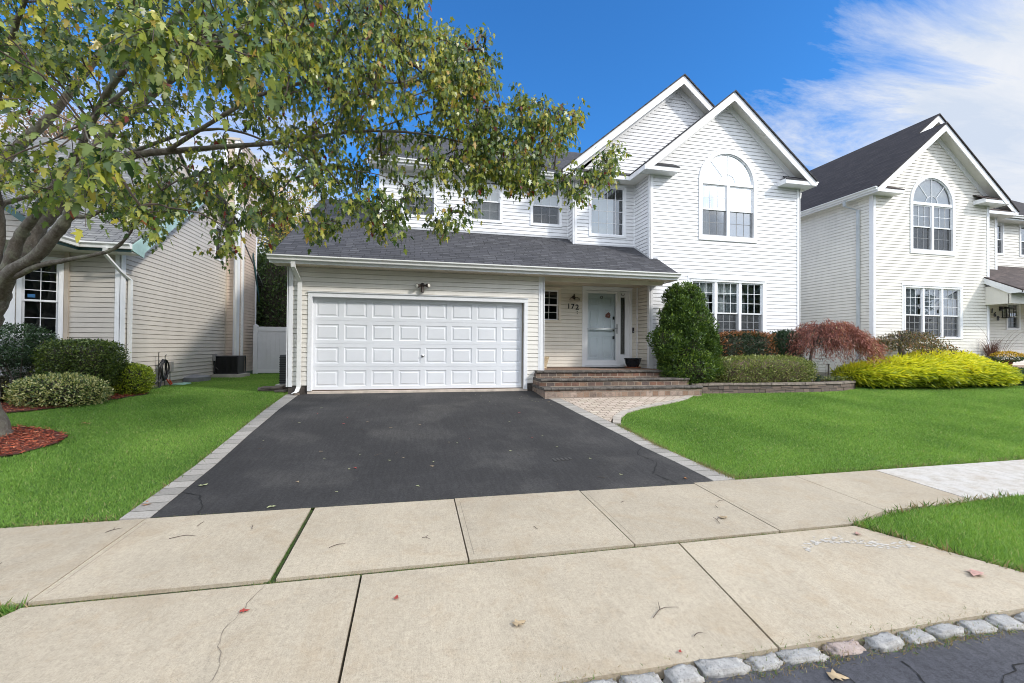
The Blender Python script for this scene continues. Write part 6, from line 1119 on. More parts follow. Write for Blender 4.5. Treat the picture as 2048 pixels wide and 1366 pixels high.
shrub('boxwood_hedge', 'low light green loosely clipped hedge above the block retaining wall', 'hedge', (9.32, 10.52, .40), (1.62, .38, .40), 20000, .050, BOX, T_OVAL, 3.4, 40, .12, .3, up=.9, zmin=.06, rndf=lambda p, n: np.clip(RNG.beta(2, 2, len(p))+np.where(p[:, 2] < .45, RNG.normal(0, .25, len(p)), .05), 0, 1), coremat=M('tan_twigs', (.12, .085, .055), .95, .4, 12, .5, 40), core_s=.84, tex=.05, lump_k=50)
# weeping red maple
RJM = leafmat('red_maple_leaf', [(0, (.075, .020, .018)), (.35, (.20, .060, .048)), (.65, (.38, .14, .11)), (.88, (.52, .26, .20)), (1, (.42, .38, .16))], .3, .5)
base = (11.3, 10.85, gz(10.8)); T = thing('japanese_maple', 'weeping red Japanese maple with mounded feathery crown', 'tree', base)
m = MB(); m.tube([(11.30, 10.85, .0), (11.31, 10.85, .4), (11.29, 10.86, .75), (11.40, 10.88, 1.1), (11.7, 10.9, 1.4)], [.055, .046, .042, .034, .02], 9)
PT = []; PD = []
for k in range(420):
    a = RNG.uniform(0, 2*math.pi); rr = math.sqrt(RNG.random()); cx, cy_ = 12.05+rr*1.50*math.cos(a), 10.9+rr*.72*math.sin(a); zt = 1.80-.52*rr**1.9-.13*max(0, cx-12.1)**1.5-(.06 if cx < 11.2 else 0)+RNG.normal()*.085
    drop = RNG.uniform(.15, .55)*(.5+rr*.8); n = 46
    t = RNG.random(n); od = np.array([math.cos(a), math.sin(a)*.6])*.22
    for u in t:
        PT.append((cx+od[0]*u*1.2+RNG.normal()*.055, cy_+od[1]*u+RNG.normal()*.055, zt-drop*u**1.3*1.0+RNG.normal()*.03)); PD.append((od[0]*3+RNG.normal()*.35, od[1]*3+RNG.normal()*.35, -.75+RNG.normal()*.3))
    if k % 4 == 0: m.tube([(11.4, 10.88, 1.1), (11.4+(cx-11.4)*.5, 10.88+(cy_-10.88)*.5, max(1.3, zt-.12)), (cx, cy_, zt-.06), (cx+od[0], cy_+od[1], zt-drop*.8)], [.014, .009, .005, .002], 5, cap=False)
m.build('trunk', BARKS, T, uv=False); PT = np.array(PT); V, F_ = leaves(PT, np.array(PD), .085*RNG.uniform(.6, 1.25, len(PT)), T_THREAD)
npmesh('crown', V, F_, RJM, T, np.clip(RNG.beta(2, 2.2, len(PT))+(PT[:, 0] > 12.6)*.12, 0, 1), base)
# small weeping tree with open layered crown
WT = leafmat('bronze_green_leaf', [(0, (.045, .050, .022)), (.4, (.10, .10, .040)), (.75, (.19, .14, .06)), (1, (.30, .13, .07))], .3, .5)
base = (15.05, 11.1, gz(11.1)); T = thing('weeping_tree', 'small spreading weeping tree with bronze-green leaves above the golden juniper', 'tree', base)
m = MB(); m.tube([(15.12, 11.1, -.05), (15.1, 11.1, .6), (14.98, 11.1, .95), (14.9, 11.1, 1.2), (15.05, 11.1, 1.38)], [.11, .095, .085, .06, .04], 10)
PT = []; PD = []
for k in range(120):
    a = RNG.uniform(0, 2*math.pi); rr = math.sqrt(RNG.random()); cx = 15.25+rr*1.62*math.cos(a); cy_ = 11.1+rr*.8*math.sin(a); zt = 1.62-.52*rr**2.0-.05*(cx > 16)+RNG.normal()*.04; drop = RNG.uniform(.05, .26)
    m.tube([(15.0, 11.1, 1.3), (15.0+(cx-15)*.5, 11.1+(cy_-11.1)*.5, zt+.0), (cx, cy_, zt-.05), (cx+.06*math.cos(a), cy_, zt-drop)], [.016, .010, .005, .002], 5, cap=False)
    for u in RNG.random(34): PT.append((cx+RNG.normal()*.10-(cx-15)*.15*RNG.random(), cy_+RNG.normal()*.10, zt-drop*u+RNG.normal()*.035)); PD.append((RNG.normal()*.5, RNG.normal()*.5, -.8))
m.build('trunk', BARKS, T, uv=False); PT = np.array(PT); V, F_ = leaves(PT, np.array(PD), .062*RNG.uniform(.6, 1.3, len(PT)), T_OVAL); npmesh('crown', V, F_, WT, T, RNG.random(len(PT)), base)
# golden juniper: arching feathery sprays
JUN = leafmat('golden_juniper', [(0, (.07, .11, .012)), (.3, (.22, .30, .02)), (.5, (.48, .53, .03)), (.75, (.76, .74, .05)), (1, (.84, .80, .12))], .34, .5)
def juniper(name, label, c, rad, n, mat, size=.17, zmin=-.1, base_r=None):
    base = (c[0], c[1], gz(c[1])); T = thing(name, label, 'shrub', base); L = mklumps(60, .20, 90)
    p, nr = shell(c, rad, n, 2.3, L, .30, zmin, .03); d = nr*np.array([1.0, 1.0, .25])+RNG.normal(size=p.shape)*.30+np.array([.35, -.25, -.12]); d[:, 2] += .15*nr[:, 2]
    V, F = leaves(p, d, size*RNG.uniform(.5, 1.2, n)[:len(p)], T_NEEDLE*np.array([1, 1.5, 1.6]), nr); hgt = (p[:, 2]-zmin)/(rad[2]+c[2]-zmin)
    npmesh('foliage', V, F, mat, T, np.clip(RNG.beta(2.2, 2, len(p))*.50+hgt*.40-.02+(lumpy(nr, L)-1)*1.6, 0, 1), base); core(c, rad, 2.3, L, M('dark_juniper_wood', (.03, .035, .012), .95, .4, 10, .5, 40), T, base, .86, zmin=zmin-.04)  # tips paler, hollows and base darker: growth tone plus gap shade in colour
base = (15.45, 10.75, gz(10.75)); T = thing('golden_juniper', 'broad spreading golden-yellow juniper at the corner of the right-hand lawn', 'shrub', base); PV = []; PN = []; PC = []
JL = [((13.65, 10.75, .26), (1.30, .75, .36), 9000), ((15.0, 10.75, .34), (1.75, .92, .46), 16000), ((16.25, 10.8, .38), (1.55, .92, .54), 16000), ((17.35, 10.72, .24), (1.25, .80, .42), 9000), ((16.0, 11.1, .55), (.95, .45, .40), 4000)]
for c, r, n in JL:
    L = mklumps(60, .22, 90); p, nr = shell(c, r, n, 2.0, L, .28, .04, .03); k = np.ones(len(p), bool)
    for c2, r2, n2 in JL:
        if c2 is not c: k &= (((p-np.array(c2))/(np.array(r2)*.86))**2).sum(1) > 1
    p, nr = p[k], nr[k]; PV.append(p); PN.append(nr); PC.append((lumpy(nr, L)-1)*1.7+(p[:, 2]-.1)*.42); core(c, r, 2.0, L, M('dark_juniper_wood', (.03, .035, .012), .95, .4, 10, .5, 40), T, base, .84, zmin=-.06)  # yellow new growth on lumps; shade of gaps and underside put into colour
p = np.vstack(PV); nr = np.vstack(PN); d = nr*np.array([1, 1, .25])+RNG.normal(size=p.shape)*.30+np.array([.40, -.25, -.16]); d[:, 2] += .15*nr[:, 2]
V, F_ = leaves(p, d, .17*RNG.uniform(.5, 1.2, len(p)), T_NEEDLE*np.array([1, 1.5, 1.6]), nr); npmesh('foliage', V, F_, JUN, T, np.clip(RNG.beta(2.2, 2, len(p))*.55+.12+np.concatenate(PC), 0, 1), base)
DJ = leafmat('green_juniper', [(0, (.02, .05, .02)), (.6, (.05, .11, .04)), (1, (.09, .16, .06))], .2)
juniper('creeping_juniper', 'low dark green creeping juniper at the right edge by the stone step', (19.9, 10.9, .12), (1.3, .7, .30), 9000, DJ, .11)

# ================================================================== shrubs on the left
HOL = leafmat('holly_leaf', [(0, (.012, .030, .014)), (.5, (.028, .065, .024)), (1, (.06, .11, .04))], .12, .3)
base = (-7.65, 10.7, gz(10.7)); T = thing('holly_shrub', 'dark green rounded shrub with bare lower stems, left of the boxy hedge', 'shrub', base)
L = mklumps(26, .14, 24); p, nr = shell((-7.75, 10.75, .98), (.66, .5, .40), 8000, 2.6, L, .45, .5, .05)
p2, nr2 = shell((-7.85, 10.8, .62), (.56, .42, .36), 2200, 2.2, L, .6, .0, .06); p = np.vstack([p, p2]); nr = np.vstack([nr, nr2])
V, F_ = leaves(p, nr+RNG.normal(size=p.shape)*.8+np.array([0, 0, .3]), .045*RNG.uniform(.7, 1.2, len(p)), T_OVAL, nr); npmesh('foliage', V, F_, HOL, T, RNG.random(len(p)), base)
m = MB()
for k in range(16):
    a = k*.9; e = (-7.7+.5*math.cos(a), 10.75+.35*math.sin(a), .95+.1*(k % 3)); m.tube([(-7.62+.05*math.cos(a), 10.7+.05*math.sin(a), -.1), (-7.62+.15*math.cos(a), 10.72+.1*math.sin(a), .35), e], [.018, .014, .005], 6)
m.build('stems', BARKS, T, uv=False)
DSH = leafmat('purple_green_leaf', [(0, (.020, .018, .014)), (.6, (.045, .05, .025)), (1, (.08, .07, .04))], .2)
shrub('low_shrub', 'dim purplish low shrub under the dark holly, behind the maple trunk', 'shrub', (-7.95, 10.25, .16), (.52, .35, .34), 3500, .05, DSH, zmin=-.1)
LIG = leafmat('privet_leaf', [(0, (.022, .045, .010)), (.4, (.055, .095, .018)), (.75, (.11, .16, .030)), (1, (.20, .25, .06))], .22, .35)
shrub('boxy_hedge', 'glossy green boxy clipped shrub in front of the taupe house corner', 'shrub', (-6.56, 10.72, .62), (.64, .46, .47), 15000, .045, LIG, T_OVAL, 4, 22, .06, .25, up=.4, zmin=.08, tex=.035, lump_k=40)
EUO = leafmat('variegated_leaf', [(0, (.05, .10, .03)), (.3, (.11, .17, .05)), (.5, (.25, .30, .09)), (.7, (.52, .50, .20)), (1, (.72, .68, .38))], .2, .4)
T, L = shrub('variegated_euonymus', 'low cream and green variegated shrub spilling over the red mulch', 'shrub', (-6.5, 10.08, .10), (.74, .42, .34), 9000, .05, EUO, T_OVAL, 2.4, 24, .14, .25, up=.5, zmin=-.12, tex=.05, lump_k=30)
P_ = []; D_ = []
for k in range(26):
    x, y, h = RNG.uniform(-7.2, -5.9), RNG.uniform(9.85, 10.25), RNG.uniform(.12, .26)
    if x < -6.95: x, h = RNG.uniform(-7.25, -6.9), h*1.1
    for u in np.linspace(0, 1, 14): P_.append((x+RNG.normal()*.012, y+RNG.normal()*.012, .22+u*h-(abs(x+6.5)*.18))); D_.append((RNG.normal(), RNG.normal(), .5))
V, F_ = leaves(np.array(P_), np.array(D_), .042, T_OVAL); npmesh('shoots', V, F_, EUO, T, RNG.uniform(.5, 1, len(P_)), tuple(ORG[T.name]))
LIME = leafmat('lime_leaf', [(0, (.08, .13, .012)), (.4, (.19, .27, .02)), (.8, (.36, .44, .03)), (1, (.52, .56, .06))], .25, .45)
shrub('lime_ball_shrub', 'round yellow-green clipped shrub at the front corner of the taupe house', 'shrub', (-5.96, 11.2, .26), (.38, .36, .33), 7000, .042, LIME, T_OVAL, 2.6, 16, .06, .25, up=.4, zmin=-.04, tex=.04, lump_k=30)

# ================================================================== mulch beds, planter, retaining wall
MUL = leafmat('red_mulch_chip', [(0, (.12, .026, .012)), (.5, (.34, .065, .028)), (.85, (.50, .12, .05)), (1, (.55, .28, .16))], .0, .9)
def inpoly(pts, poly):
    x, y = pts[:, 0], pts[:, 1]; c = np.zeros(len(pts), bool); n = len(poly); j = n-1
    for i in range(n):
        xi, yi = poly[i]; xj, yj = poly[j]
        with np.errstate(divide='ignore', invalid='ignore'): c ^= ((yi > y) != (yj > y)) & (x < (xj-xi)*(y-yi)/((yj-yi) if yj != yi else 1e-9)+xi)
        j = i
    return c
def scatter(poly, n, excl=()):
    xs = [p[0] for p in poly]; ys = [p[1] for p in poly]; p = np.stack([RNG.uniform(min(xs), max(xs), n), RNG.uniform(min(ys), max(ys), n)], 1); k = inpoly(p, poly)
    for e in excl: k &= ~inpoly(p, e)
    return p[k]
PRX = np.array([a for a, b in PRF]); PRZ = np.array([b for a, b in PRF])
def gzv(y): return np.interp(y, PRX, PRZ)
T_CHIP = np.array([(0, .12, 0), (0, -.12, 0), (1, -.09, .04), (1, .09, -.03)])
def mulch(name, poly, n, hump=.05):
    o = sheet(name+'_bed', poly, M('mulch_base', (.10, .028, .016), .95, .4, 20, .8, 60), .02); structure(o)
    p = scatter(poly, n); z = gzv(p[:, 1])+.02+RNG.random(len(p))*.025; P3 = np.column_stack([p, z]); d = RNG.normal(size=P3.shape)*np.array([1, 1, .22])
    V, F = leaves(P3, d, RNG.uniform(.02, .06, len(p)), T_CHIP, np.tile(np.array([[0, 0, 2.0]]), (len(p), 1))); o2 = npmesh(name, V, F, MUL, None, RNG.random(len(p))); tag(o2, kind='stuff'); return o2
MRING = [(-5.0, 7.05), (-4.85, 7.5), (-4.95, 7.85), (-5.35, 8.15), (-5.9, 8.4), (-6.7, 8.4), (-7.1, 7.8), (-6.9, 7.1), (-6.2, 6.75), (-5.5, 6.8)]
MBED = [(-9.5, 9.0), (-6.9, 9.30), (-6.55, 9.50), (-6.05, 9.95), (-5.75, 10.6), (-5.62, 11.1), (-5.75, 11.5), (-6.3, 11.66), (-9.5, 11.6)]
mulch('red_mulch', MRING, 9000); mulch('red_mulch', MBED, 11000)
# planter wall
RW = thing('retaining_wall', 'low curved tumbled block wall holding the planting bed by the brick steps', 'wall', (9.5, 10.2, gz(10.2)))
wp = [(6.92, 10.14), (8.04, 10.12), (9.25, 10.02), (10.7, 10.05), (11.6, 10.16), (12.35, 10.42), (12.75, 10.80), (12.72, 11.25)]
WPb = [(p[0], p[1]) for p in smooth_path([(a, b, 0, 0) for a, b in wp], 6)]
for row, (za, zb, nm) in enumerate(((-.20, -.02, 'block_course'), (-.018, .075, 'block_course'), (.077, .130, 'coping'))):
    m = MB(); acc = 0; pts = WPb; seg = .30 if row < 2 else .36; off = row*.13
    d = [0]
    for (x0, y0), (x1, y1) in zip(pts[:-1], pts[1:]): d.append(d[-1]+math.hypot(x1-x0, y1-y0))
    at_ = lambda s_: (float(np.interp(s_, d, [p[0] for p in pts])), float(np.interp(s_, d, [p[1] for p in pts])))
    s_ = 0.0
    while s_ < d[-1]-.05:
        e = min(s_+seg-(off if s_ == 0 else 0), d[-1]); a, b = at_(s_+.004), at_(e-.004); t = Vector((b[0]-a[0], b[1]-a[1])).normalized(); nn = Vector((t.y, -t.x)); o_ = random.uniform(-.008, .008)+(.02 if row == 2 else 0); zj = random.uniform(-.004, .004); bk = .22
        ch = .012
        q0 = [(a[0]+nn.x*o_, a[1]+nn.y*o_), (b[0]+nn.x*o_, b[1]+nn.y*o_), (b[0]-nn.x*bk, b[1]-nn.y*bk), (a[0]-nn.x*bk, a[1]-nn.y*bk)]
        m.hexa([(x, y, za) for x, y in q0]+[(x-(nn.x*ch if i < 2 else 0), y-(nn.y*ch if i < 2 else 0), zb+zj) for i, (x, y) in enumerate(q0)]); s_ = e
    m.build(nm, BLOCK if row < 2 else M('wall_coping', (.24, .20, .165), .9, .3, 8, .5, 50, 0, .3), RW)
structure(sheet('planting_bed', [(6.9, 10.2), (10.7, 10.12), (11.6, 10.25), (12.3, 10.5), (12.6, 10.85), (12.6, 11.5), (6.6, 11.55)], SOIL, .15))
p = scatter([(6.9, 10.3), (12.3, 10.5), (12.6, 11.4), (6.9, 11.4)], 5000); P3 = np.column_stack([p, gzv(p[:, 1])+.155+RNG.random(len(p))*.02]); V, F_ = leaves(P3, RNG.normal(size=P3.shape)*np.array([1, 1, .2]), RNG.uniform(.02, .05, len(p)), T_CHIP); tag(npmesh('bed_mulch', V, F_, leafmat('brown_mulch', [(0, (.04, .028, .018)), (1, (.16, .11, .07))], 0, .9), None, RNG.random(len(p))), kind='stuff')
def blades(name, label, cat, base, n, h, spread, mat, w_=.012, arch=.5, kind=None, parent=None):
    m = MB()
    for k in range(n):
        a = RNG.uniform(0, 6.283); L_ = h*RNG.uniform(.6, 1.1); r0 = spread*.25*RNG.random(); x, y = base[0]+r0*math.cos(a), base[1]+r0*math.sin(a); pr = None
        for i in range(6):
            t = i/5; rr = spread*arch*t**1.8; c = (x+rr*math.cos(a), y+rr*math.sin(a), base[2]+L_*(t-.35*arch*t**3)); ww = w_*(1-t*.85); sx, sy = -math.sin(a)*ww, math.cos(a)*ww
            cur = ((c[0]-sx, c[1]-sy, c[2]), (c[0]+sx, c[1]+sy, c[2]))
            if pr: m.quad(pr[0], pr[1], cur[1], cur[0])
            pr = cur
    return m.build(name, mat, parent)
tag(blades('iris_clump', '', '', (11.2, 10.55, .12), 46, .26, .30, M('iris_green', (.05, .10, .05), .5, .2, 9)), 'clump of strappy green iris leaves at the foot of the red Japanese maple', 'plant')
T = thing('bed_perennial', 'straggling pale perennials with dry seed heads in front of a small stake', 'plant', (11.9, 10.7, .12)); m = MB()
for k in range(11):
    x = 11.55+k*.09; h = RNG.uniform(.2, .42); m.tube([(x, 10.7, .1), (x+RNG.normal()*.04, 10.7, .1+h*.6), (x+RNG.normal()*.09, 10.68, .1+h)], [.004, .003, .002], 5)
m.build('stem', TWIG, T, uv=False); n = 420; P3 = np.column_stack([RNG.uniform(11.45, 12.5, n), RNG.uniform(10.5, 10.9, n), .12+RNG.random(n)*.12]); V, F_ = leaves(P3, RNG.normal(size=(n, 3))+np.array([0, 0, .5]), .05, T_OVAL); npmesh('foliage', V, F_, EUO, T, RNG.random(n)*.7, (11.9, 10.7, .12))
m = MB(); m.box(11.955, 11.985, 10.885, 10.915, .0, .58); m.box(11.945, 11.995, 10.875, 10.925, .58, .60); tag(m.build('garden_stake', M('weathered_stake', (.13, .11, .09), .9, .2, 9)), 'short weathered wooden stake standing in the planting bed', 'stake')
# faucet on house? small utility box low on the ivory house wall
# ================================================================== lawns
GRASS = leafmat('grass_blade', [(0, (.045, .115, .018)), (.3, (.12, .25, .040)), (.6, (.23, .40, .075)), (.85, (.36, .52, .13)), (1, (.50, .46, .24))], .38, .6, 1.2)
def grass(name, poly, dens, excl=(), h=.030, clip=None):
    xs = [p[0] for p in poly]; ys = [p[1] for p in poly]; A_ = (max(xs)-min(xs))*(max(ys)-min(ys)); p = scatter(poly, int(A_*dens), excl)
    r = np.hypot(p[:, 0], p[:, 1]); dirx = (p[:, 0]*cr[0]+p[:, 1]*cr[1])/np.maximum(p[:, 0]*cf[0]+p[:, 1]*cf[1], .1); k = (np.abs(dirx) < 1.32) & (RNG.random(len(p)) < np.clip((7.0/r)**1.1, .18, 1)); p = p[k]; r = r[k]; n = len(p)
    z = gzv(p[:, 1])-.085; w_ = .0032*np.clip(r/5.0, 1, 4.0); a = RNG.uniform(0, 6.283, n); hh = (h+.085*0)*RNG.uniform(.5, 1.25, n)*(1+.10*np.sin(p[:, 0]*1.7+p[:, 1]*2.3)); ln = RNG.normal(size=(n, 2))*.02
    pch = .5+.5*np.sin(p[:, 0]*2.1+1.3*np.sin(p[:, 1]*1.7))*np.sin(p[:, 1]*2.6+p[:, 0]*.6)
    b0 = np.column_stack([p[:, 0]+np.cos(a)*w_, p[:, 1]+np.sin(a)*w_, z+.07]); b1 = np.column_stack([p[:, 0]-np.cos(a)*w_, p[:, 1]-np.sin(a)*w_, z+.07]); tp = np.column_stack([p[:, 0]+ln[:, 0], p[:, 1]+ln[:, 1], z+.075+hh])
    V = np.stack([b0, b1, tp], 1).reshape(-1, 3); big = .5+.5*np.sin(p[:, 0]*.9+p[:, 1]*1.3+np.sin(p[:, 0]*3.1))*np.sin(p[:, 1]*.8-p[:, 0]*.37+1); rn = RNG.beta(1.4, 1.4, n)*.56+pch*.10+big*.20+(RNG.random(n) < .04)*.5
    o = npmesh(name, V, np.arange(3*n).reshape(n, 3), GRASS, None, np.clip(rn, 0, 1)); tag(o, kind='stuff'); return o
LL = [(-14, 4.86), (-2.67, 4.86), (-2.70, 7.4), (-2.76, 10.75), (-2.80, 18.3), (-6.0, 18.3), (-6.36, 17.0), (-6.38, 11.7), (-14, 11.7)]
grass('left_lawn_grass', LL, 9500, [MRING, MBED])
RL = [(3.93, 4.87), (24, 5.1), (24, 11.4), (19.6, 11.7), (12.75, 11.75), (12.8, 10.9), (12.4, 10.38), (11.6, 10.12), (10.7, 10.0), (9.2, 9.98), (6.98, 10.08), (6.25, 9.40), (5.66, 9.06), (4.84, 8.70), (4.20, 8.30), (3.92, 7.95), (3.66, 7.45), (3.72, 6.6), (3.85, 5.6)]
grass('right_lawn_grass', RL, 9500)
grass('verge_grass', [(4.13, 3.52), (4.69, 2.58), (5.0, 2.26), (14, 2.26), (14, 3.95), (8.0, 3.82), (6.6, 3.78), (5.4, 3.72), (4.80, 3.66)], 15000, h=.034)
grass('left_verge_grass', [(-2.44, 3.50), (-2.45, 3.40), (-3.1, 2.4), (-9, 2.4), (-9, 3.44), (-2.7, 3.5)], 12000, h=.045)
structure(sheet('verge_soil', [(4.12, 3.50), (4.67, 2.58), (4.96, 2.26), (30, 2.26), (30, 4.0), (8.0, 3.80), (6.6, 3.76), (5.4, 3.70)][::-1], LAWNM, -.02)); structure(sheet('verge_soil', [(-2.42, 3.46), (-3.06, 2.26), (-30, 2.26), (-30, 3.42)], LAWNM, -.02))
# shaggy edges: longer blades and dead thatch where grass meets paving
EDG = leafmat('edge_thatch', [(0, (.05, .10, .02)), (.45, (.10, .20, .03)), (.6, (.26, .22, .10)), (1, (.30, .20, .11))], .2, .7)
def edge_strip(name, path, n, w_=.035, h=.05, mat=None, lo=0.0, hi=1.0, z0=-.01, density_noise=True):
    P_ = np.array(path, float); seg = np.linalg.norm(np.diff(P_, axis=0), axis=1); cum = np.concatenate([[0], np.cumsum(seg)]); s_ = RNG.uniform(0, cum[-1], n)
    if density_noise: k = (np.sin(s_*5.1)+np.sin(s_*13.7+1)+np.sin(s_*2.3+2)) > RNG.uniform(-2.6, 1.6, n); s_ = s_[k]; n = len(s_)
    x = np.interp(s_, cum, P_[:, 0])+RNG.normal(size=n)*w_*.5; y = np.interp(s_, cum, P_[:, 1])+RNG.normal(size=n)*w_*.5; p = np.column_stack([x, y, gzv(y)+z0]); d = RNG.normal(size=(n, 3))*.7+np.array([0, 0, .7])
    V, F = leaves(p, d, h*RNG.uniform(.4, 1.3, n), np.array([(0, .07, 0), (0, -.07, 0), (1, 0, .1)])); o = npmesh(name, V, F, mat or EDG, None, RNG.uniform(lo, hi, n)); tag(o, kind='stuff'); return o
edge_strip('grass_fringe', [(-12, 4.86), (-2.66, 4.86), (-2.69, 7.4), (-2.76, 10.75)], 5000, .05, .06)
edge_strip('grass_fringe', [(3.92, 4.88), (3.83, 5.6), (3.70, 6.6), (3.62, 7.5)], 3500, .06, .06); edge_strip('grass_fringe', [(3.93, 4.90), (16, 5.05)], 4500, .05, .06)
edge_strip('grass_fringe', [(14, 3.9), (8.0, 3.84), (6.6, 3.80), (5.4, 3.74), (4.5, 3.60), (4.13, 3.52), (4.68, 2.58), (4.98, 2.26)], 4200, .05, .085)
edge_strip('grass_fringe', [(-9, 3.45), (-2.42, 3.47), (-3.05, 2.3)], 2500, .05, .085)
edge_strip('joint_moss', [(-2.42, 3.482), (-.98, 3.485), (.45, 3.49), (2.2, 3.495), (4.13, 3.50)], 9000, .014, .022, None, .0, .55, -.018); edge_strip('joint_moss', [(-.985, 3.50), (-.985, 4.82)], 5200, .018, .020, None, .0, .4, -.018)
edge_strip('joint_debris', [(-2.42, 3.482), (4.13, 3.50)], 2600, .02, .022, None, .55, 1.0, -.012)
edge_strip('border_debris', [(3.92, 4.9), (3.83, 5.6), (3.70, 6.6), (3.66, 7.2)], 3800, .07, .022, None, .5, 1.0, .012); edge_strip('driveway_edge_moss', [(-2.4, 4.838), (3.6, 4.80)], 2600, .012, .022, None, 0, .7, -.006)
m = MB(); m.slab([(-2.5, 3.452, -.665), (4.14, 3.47, -.665), (4.14, 3.53, -.665), (-2.5, 3.52, -.665)], .04); m.slab([(-1.03, 3.5, -.66), (-.95, 3.5, -.66), (-.95, 4.83, -.615), (-1.03, 4.83, -.615)], .04); structure(m.build('joint_soil', M('joint_dirt', (.045, .05, .02), .95, .4, 30, .5, 80)))
# ================================================================== granite kerb blocks
GRA = None
def granite(name, c1, c2):
    m, t, b, o = newmat(name); v = N(t, 'ShaderNodeTexCoord').outputs['Object']; c = mixc(t, ramp(t, noise(t, 16, 6, .7, v), [(.35, 0.0), (.65, 1.0)]), c1, c2); c = mixc(t, ramp(t, noise(t, 130, 2, .5, v), [(.60, 0.0), (.66, .8)]), c, (.09, .09, .09)); c = mixc(t, ramp(t, noise(t, 5, 5, .7, v), [(.55, 0.0), (.7, .6)]), c, (.17, .14, .10))
    t.links.new(c, b.inputs['Base Color']); b.inputs['Roughness'].default_value = .85; bump(t, b, noise(t, 50, 5, .7, v), .8, .01); return m
GR1 = granite('grey_granite', (.24, .235, .225), (.46, .45, .43)); GR2 = granite('pink_granite', (.30, .23, .20), (.46, .38, .34))
def stone(name, c, size, mat, rz=0.0, label=None, group=None, seed=0, cat='kerb stone'):
    bm = bmesh.new(); bmesh.ops.create_cube(bm, size=1.0); rs = random.Random(seed); ph = [rs.uniform(0, 6) for _ in range(6)]
    for v in bm.verts: v.co = Vector((v.co.x*(1+rs.uniform(-.16, .10)), v.co.y*(1+rs.uniform(-.22, .12)), v.co.z*(1+rs.uniform(-.10, .10))))
    bmesh.ops.bevel(bm, geom=bm.edges[:], offset=.10, segments=2, affect='EDGES'); bmesh.ops.subdivide_edges(bm, edges=[e for e in bm.edges if e.calc_length() > .2], cuts=5, use_grid_fill=True)
    for v in bm.verts:
        x, y, z = v.co*2; n = 1+.05*math.sin(x*4+ph[0])*math.sin(y*5+ph[1])+.04*math.sin(z*5+ph[2]+x*5)+.04*math.sin(x*13+ph[3])*math.sin(y*11+ph[4])+rs.uniform(-.02, .02)
        v.co = Vector((v.co.x*n*size[0], v.co.y*n*size[1], v.co.z*n*size[2]))
    me = bpy.data.meshes.new(name); bm.to_mesh(me); bm.free(); me.materials.append(mat); me.polygons.foreach_set('use_smooth', [True]*len(me.polygons)); o = bpy.data.objects.new(name, me); COL.objects.link(o)
    o.location = c; o.rotation_euler = (rs.uniform(-.05, .05), rs.uniform(-.04, .04), rz+rs.uniform(-.06, .06)); tag(o, label, cat, group); return o
x = .55; i = 0; ORDW = ['first', 'second', 'third', 'fourth', 'fifth', 'sixth', 'seventh', 'eighth', 'ninth', 'tenth', 'eleventh', 'twelfth', 'thirteenth', 'fourteenth', 'fifteenth', 'sixteenth', 'seventeenth']; KB = []
while x < 6.6:
    w_ = random.uniform(.19, .27); pink = x <= 2.66 < x+w_+.06 and not any('pinkish' in o['label'] for o in KB)
    KB.append(stone('granite_kerb_block', (x+w_/2, 2.182+random.uniform(-.008, .008), -.762+random.uniform(-.010, .005)), (w_*1.04, .114+random.uniform(-.014, .012), .10), GR2 if pink else GR1, 0, 'pinkish granite block in the kerb row, the only pink one' if pink else 'rough grey granite block set in the kerb between the concrete apron and the street', 'granite blocks of the street kerb', i))
    x += w_+random.uniform(.02, .055); i += 1
ip = next(k for k, o in enumerate(KB) if 'pinkish' in o['label'])
for k, o in enumerate(KB):
    if k != ip: o['label'] = 'rough grey granite kerb block, %s to the %s of the pinkish one' % (ORDW[abs(k-ip)-1], 'right' if k > ip else 'left')
edge_strip('kerb_debris', [(.5, 2.13), (6.5, 2.13)], 6500, .05, .030, None, .35, 1.0, .0); edge_strip('kerb_debris', [(.5, 2.20), (6.5, 2.20)], 4200, .09, .024, None, .25, 1.0, .0)
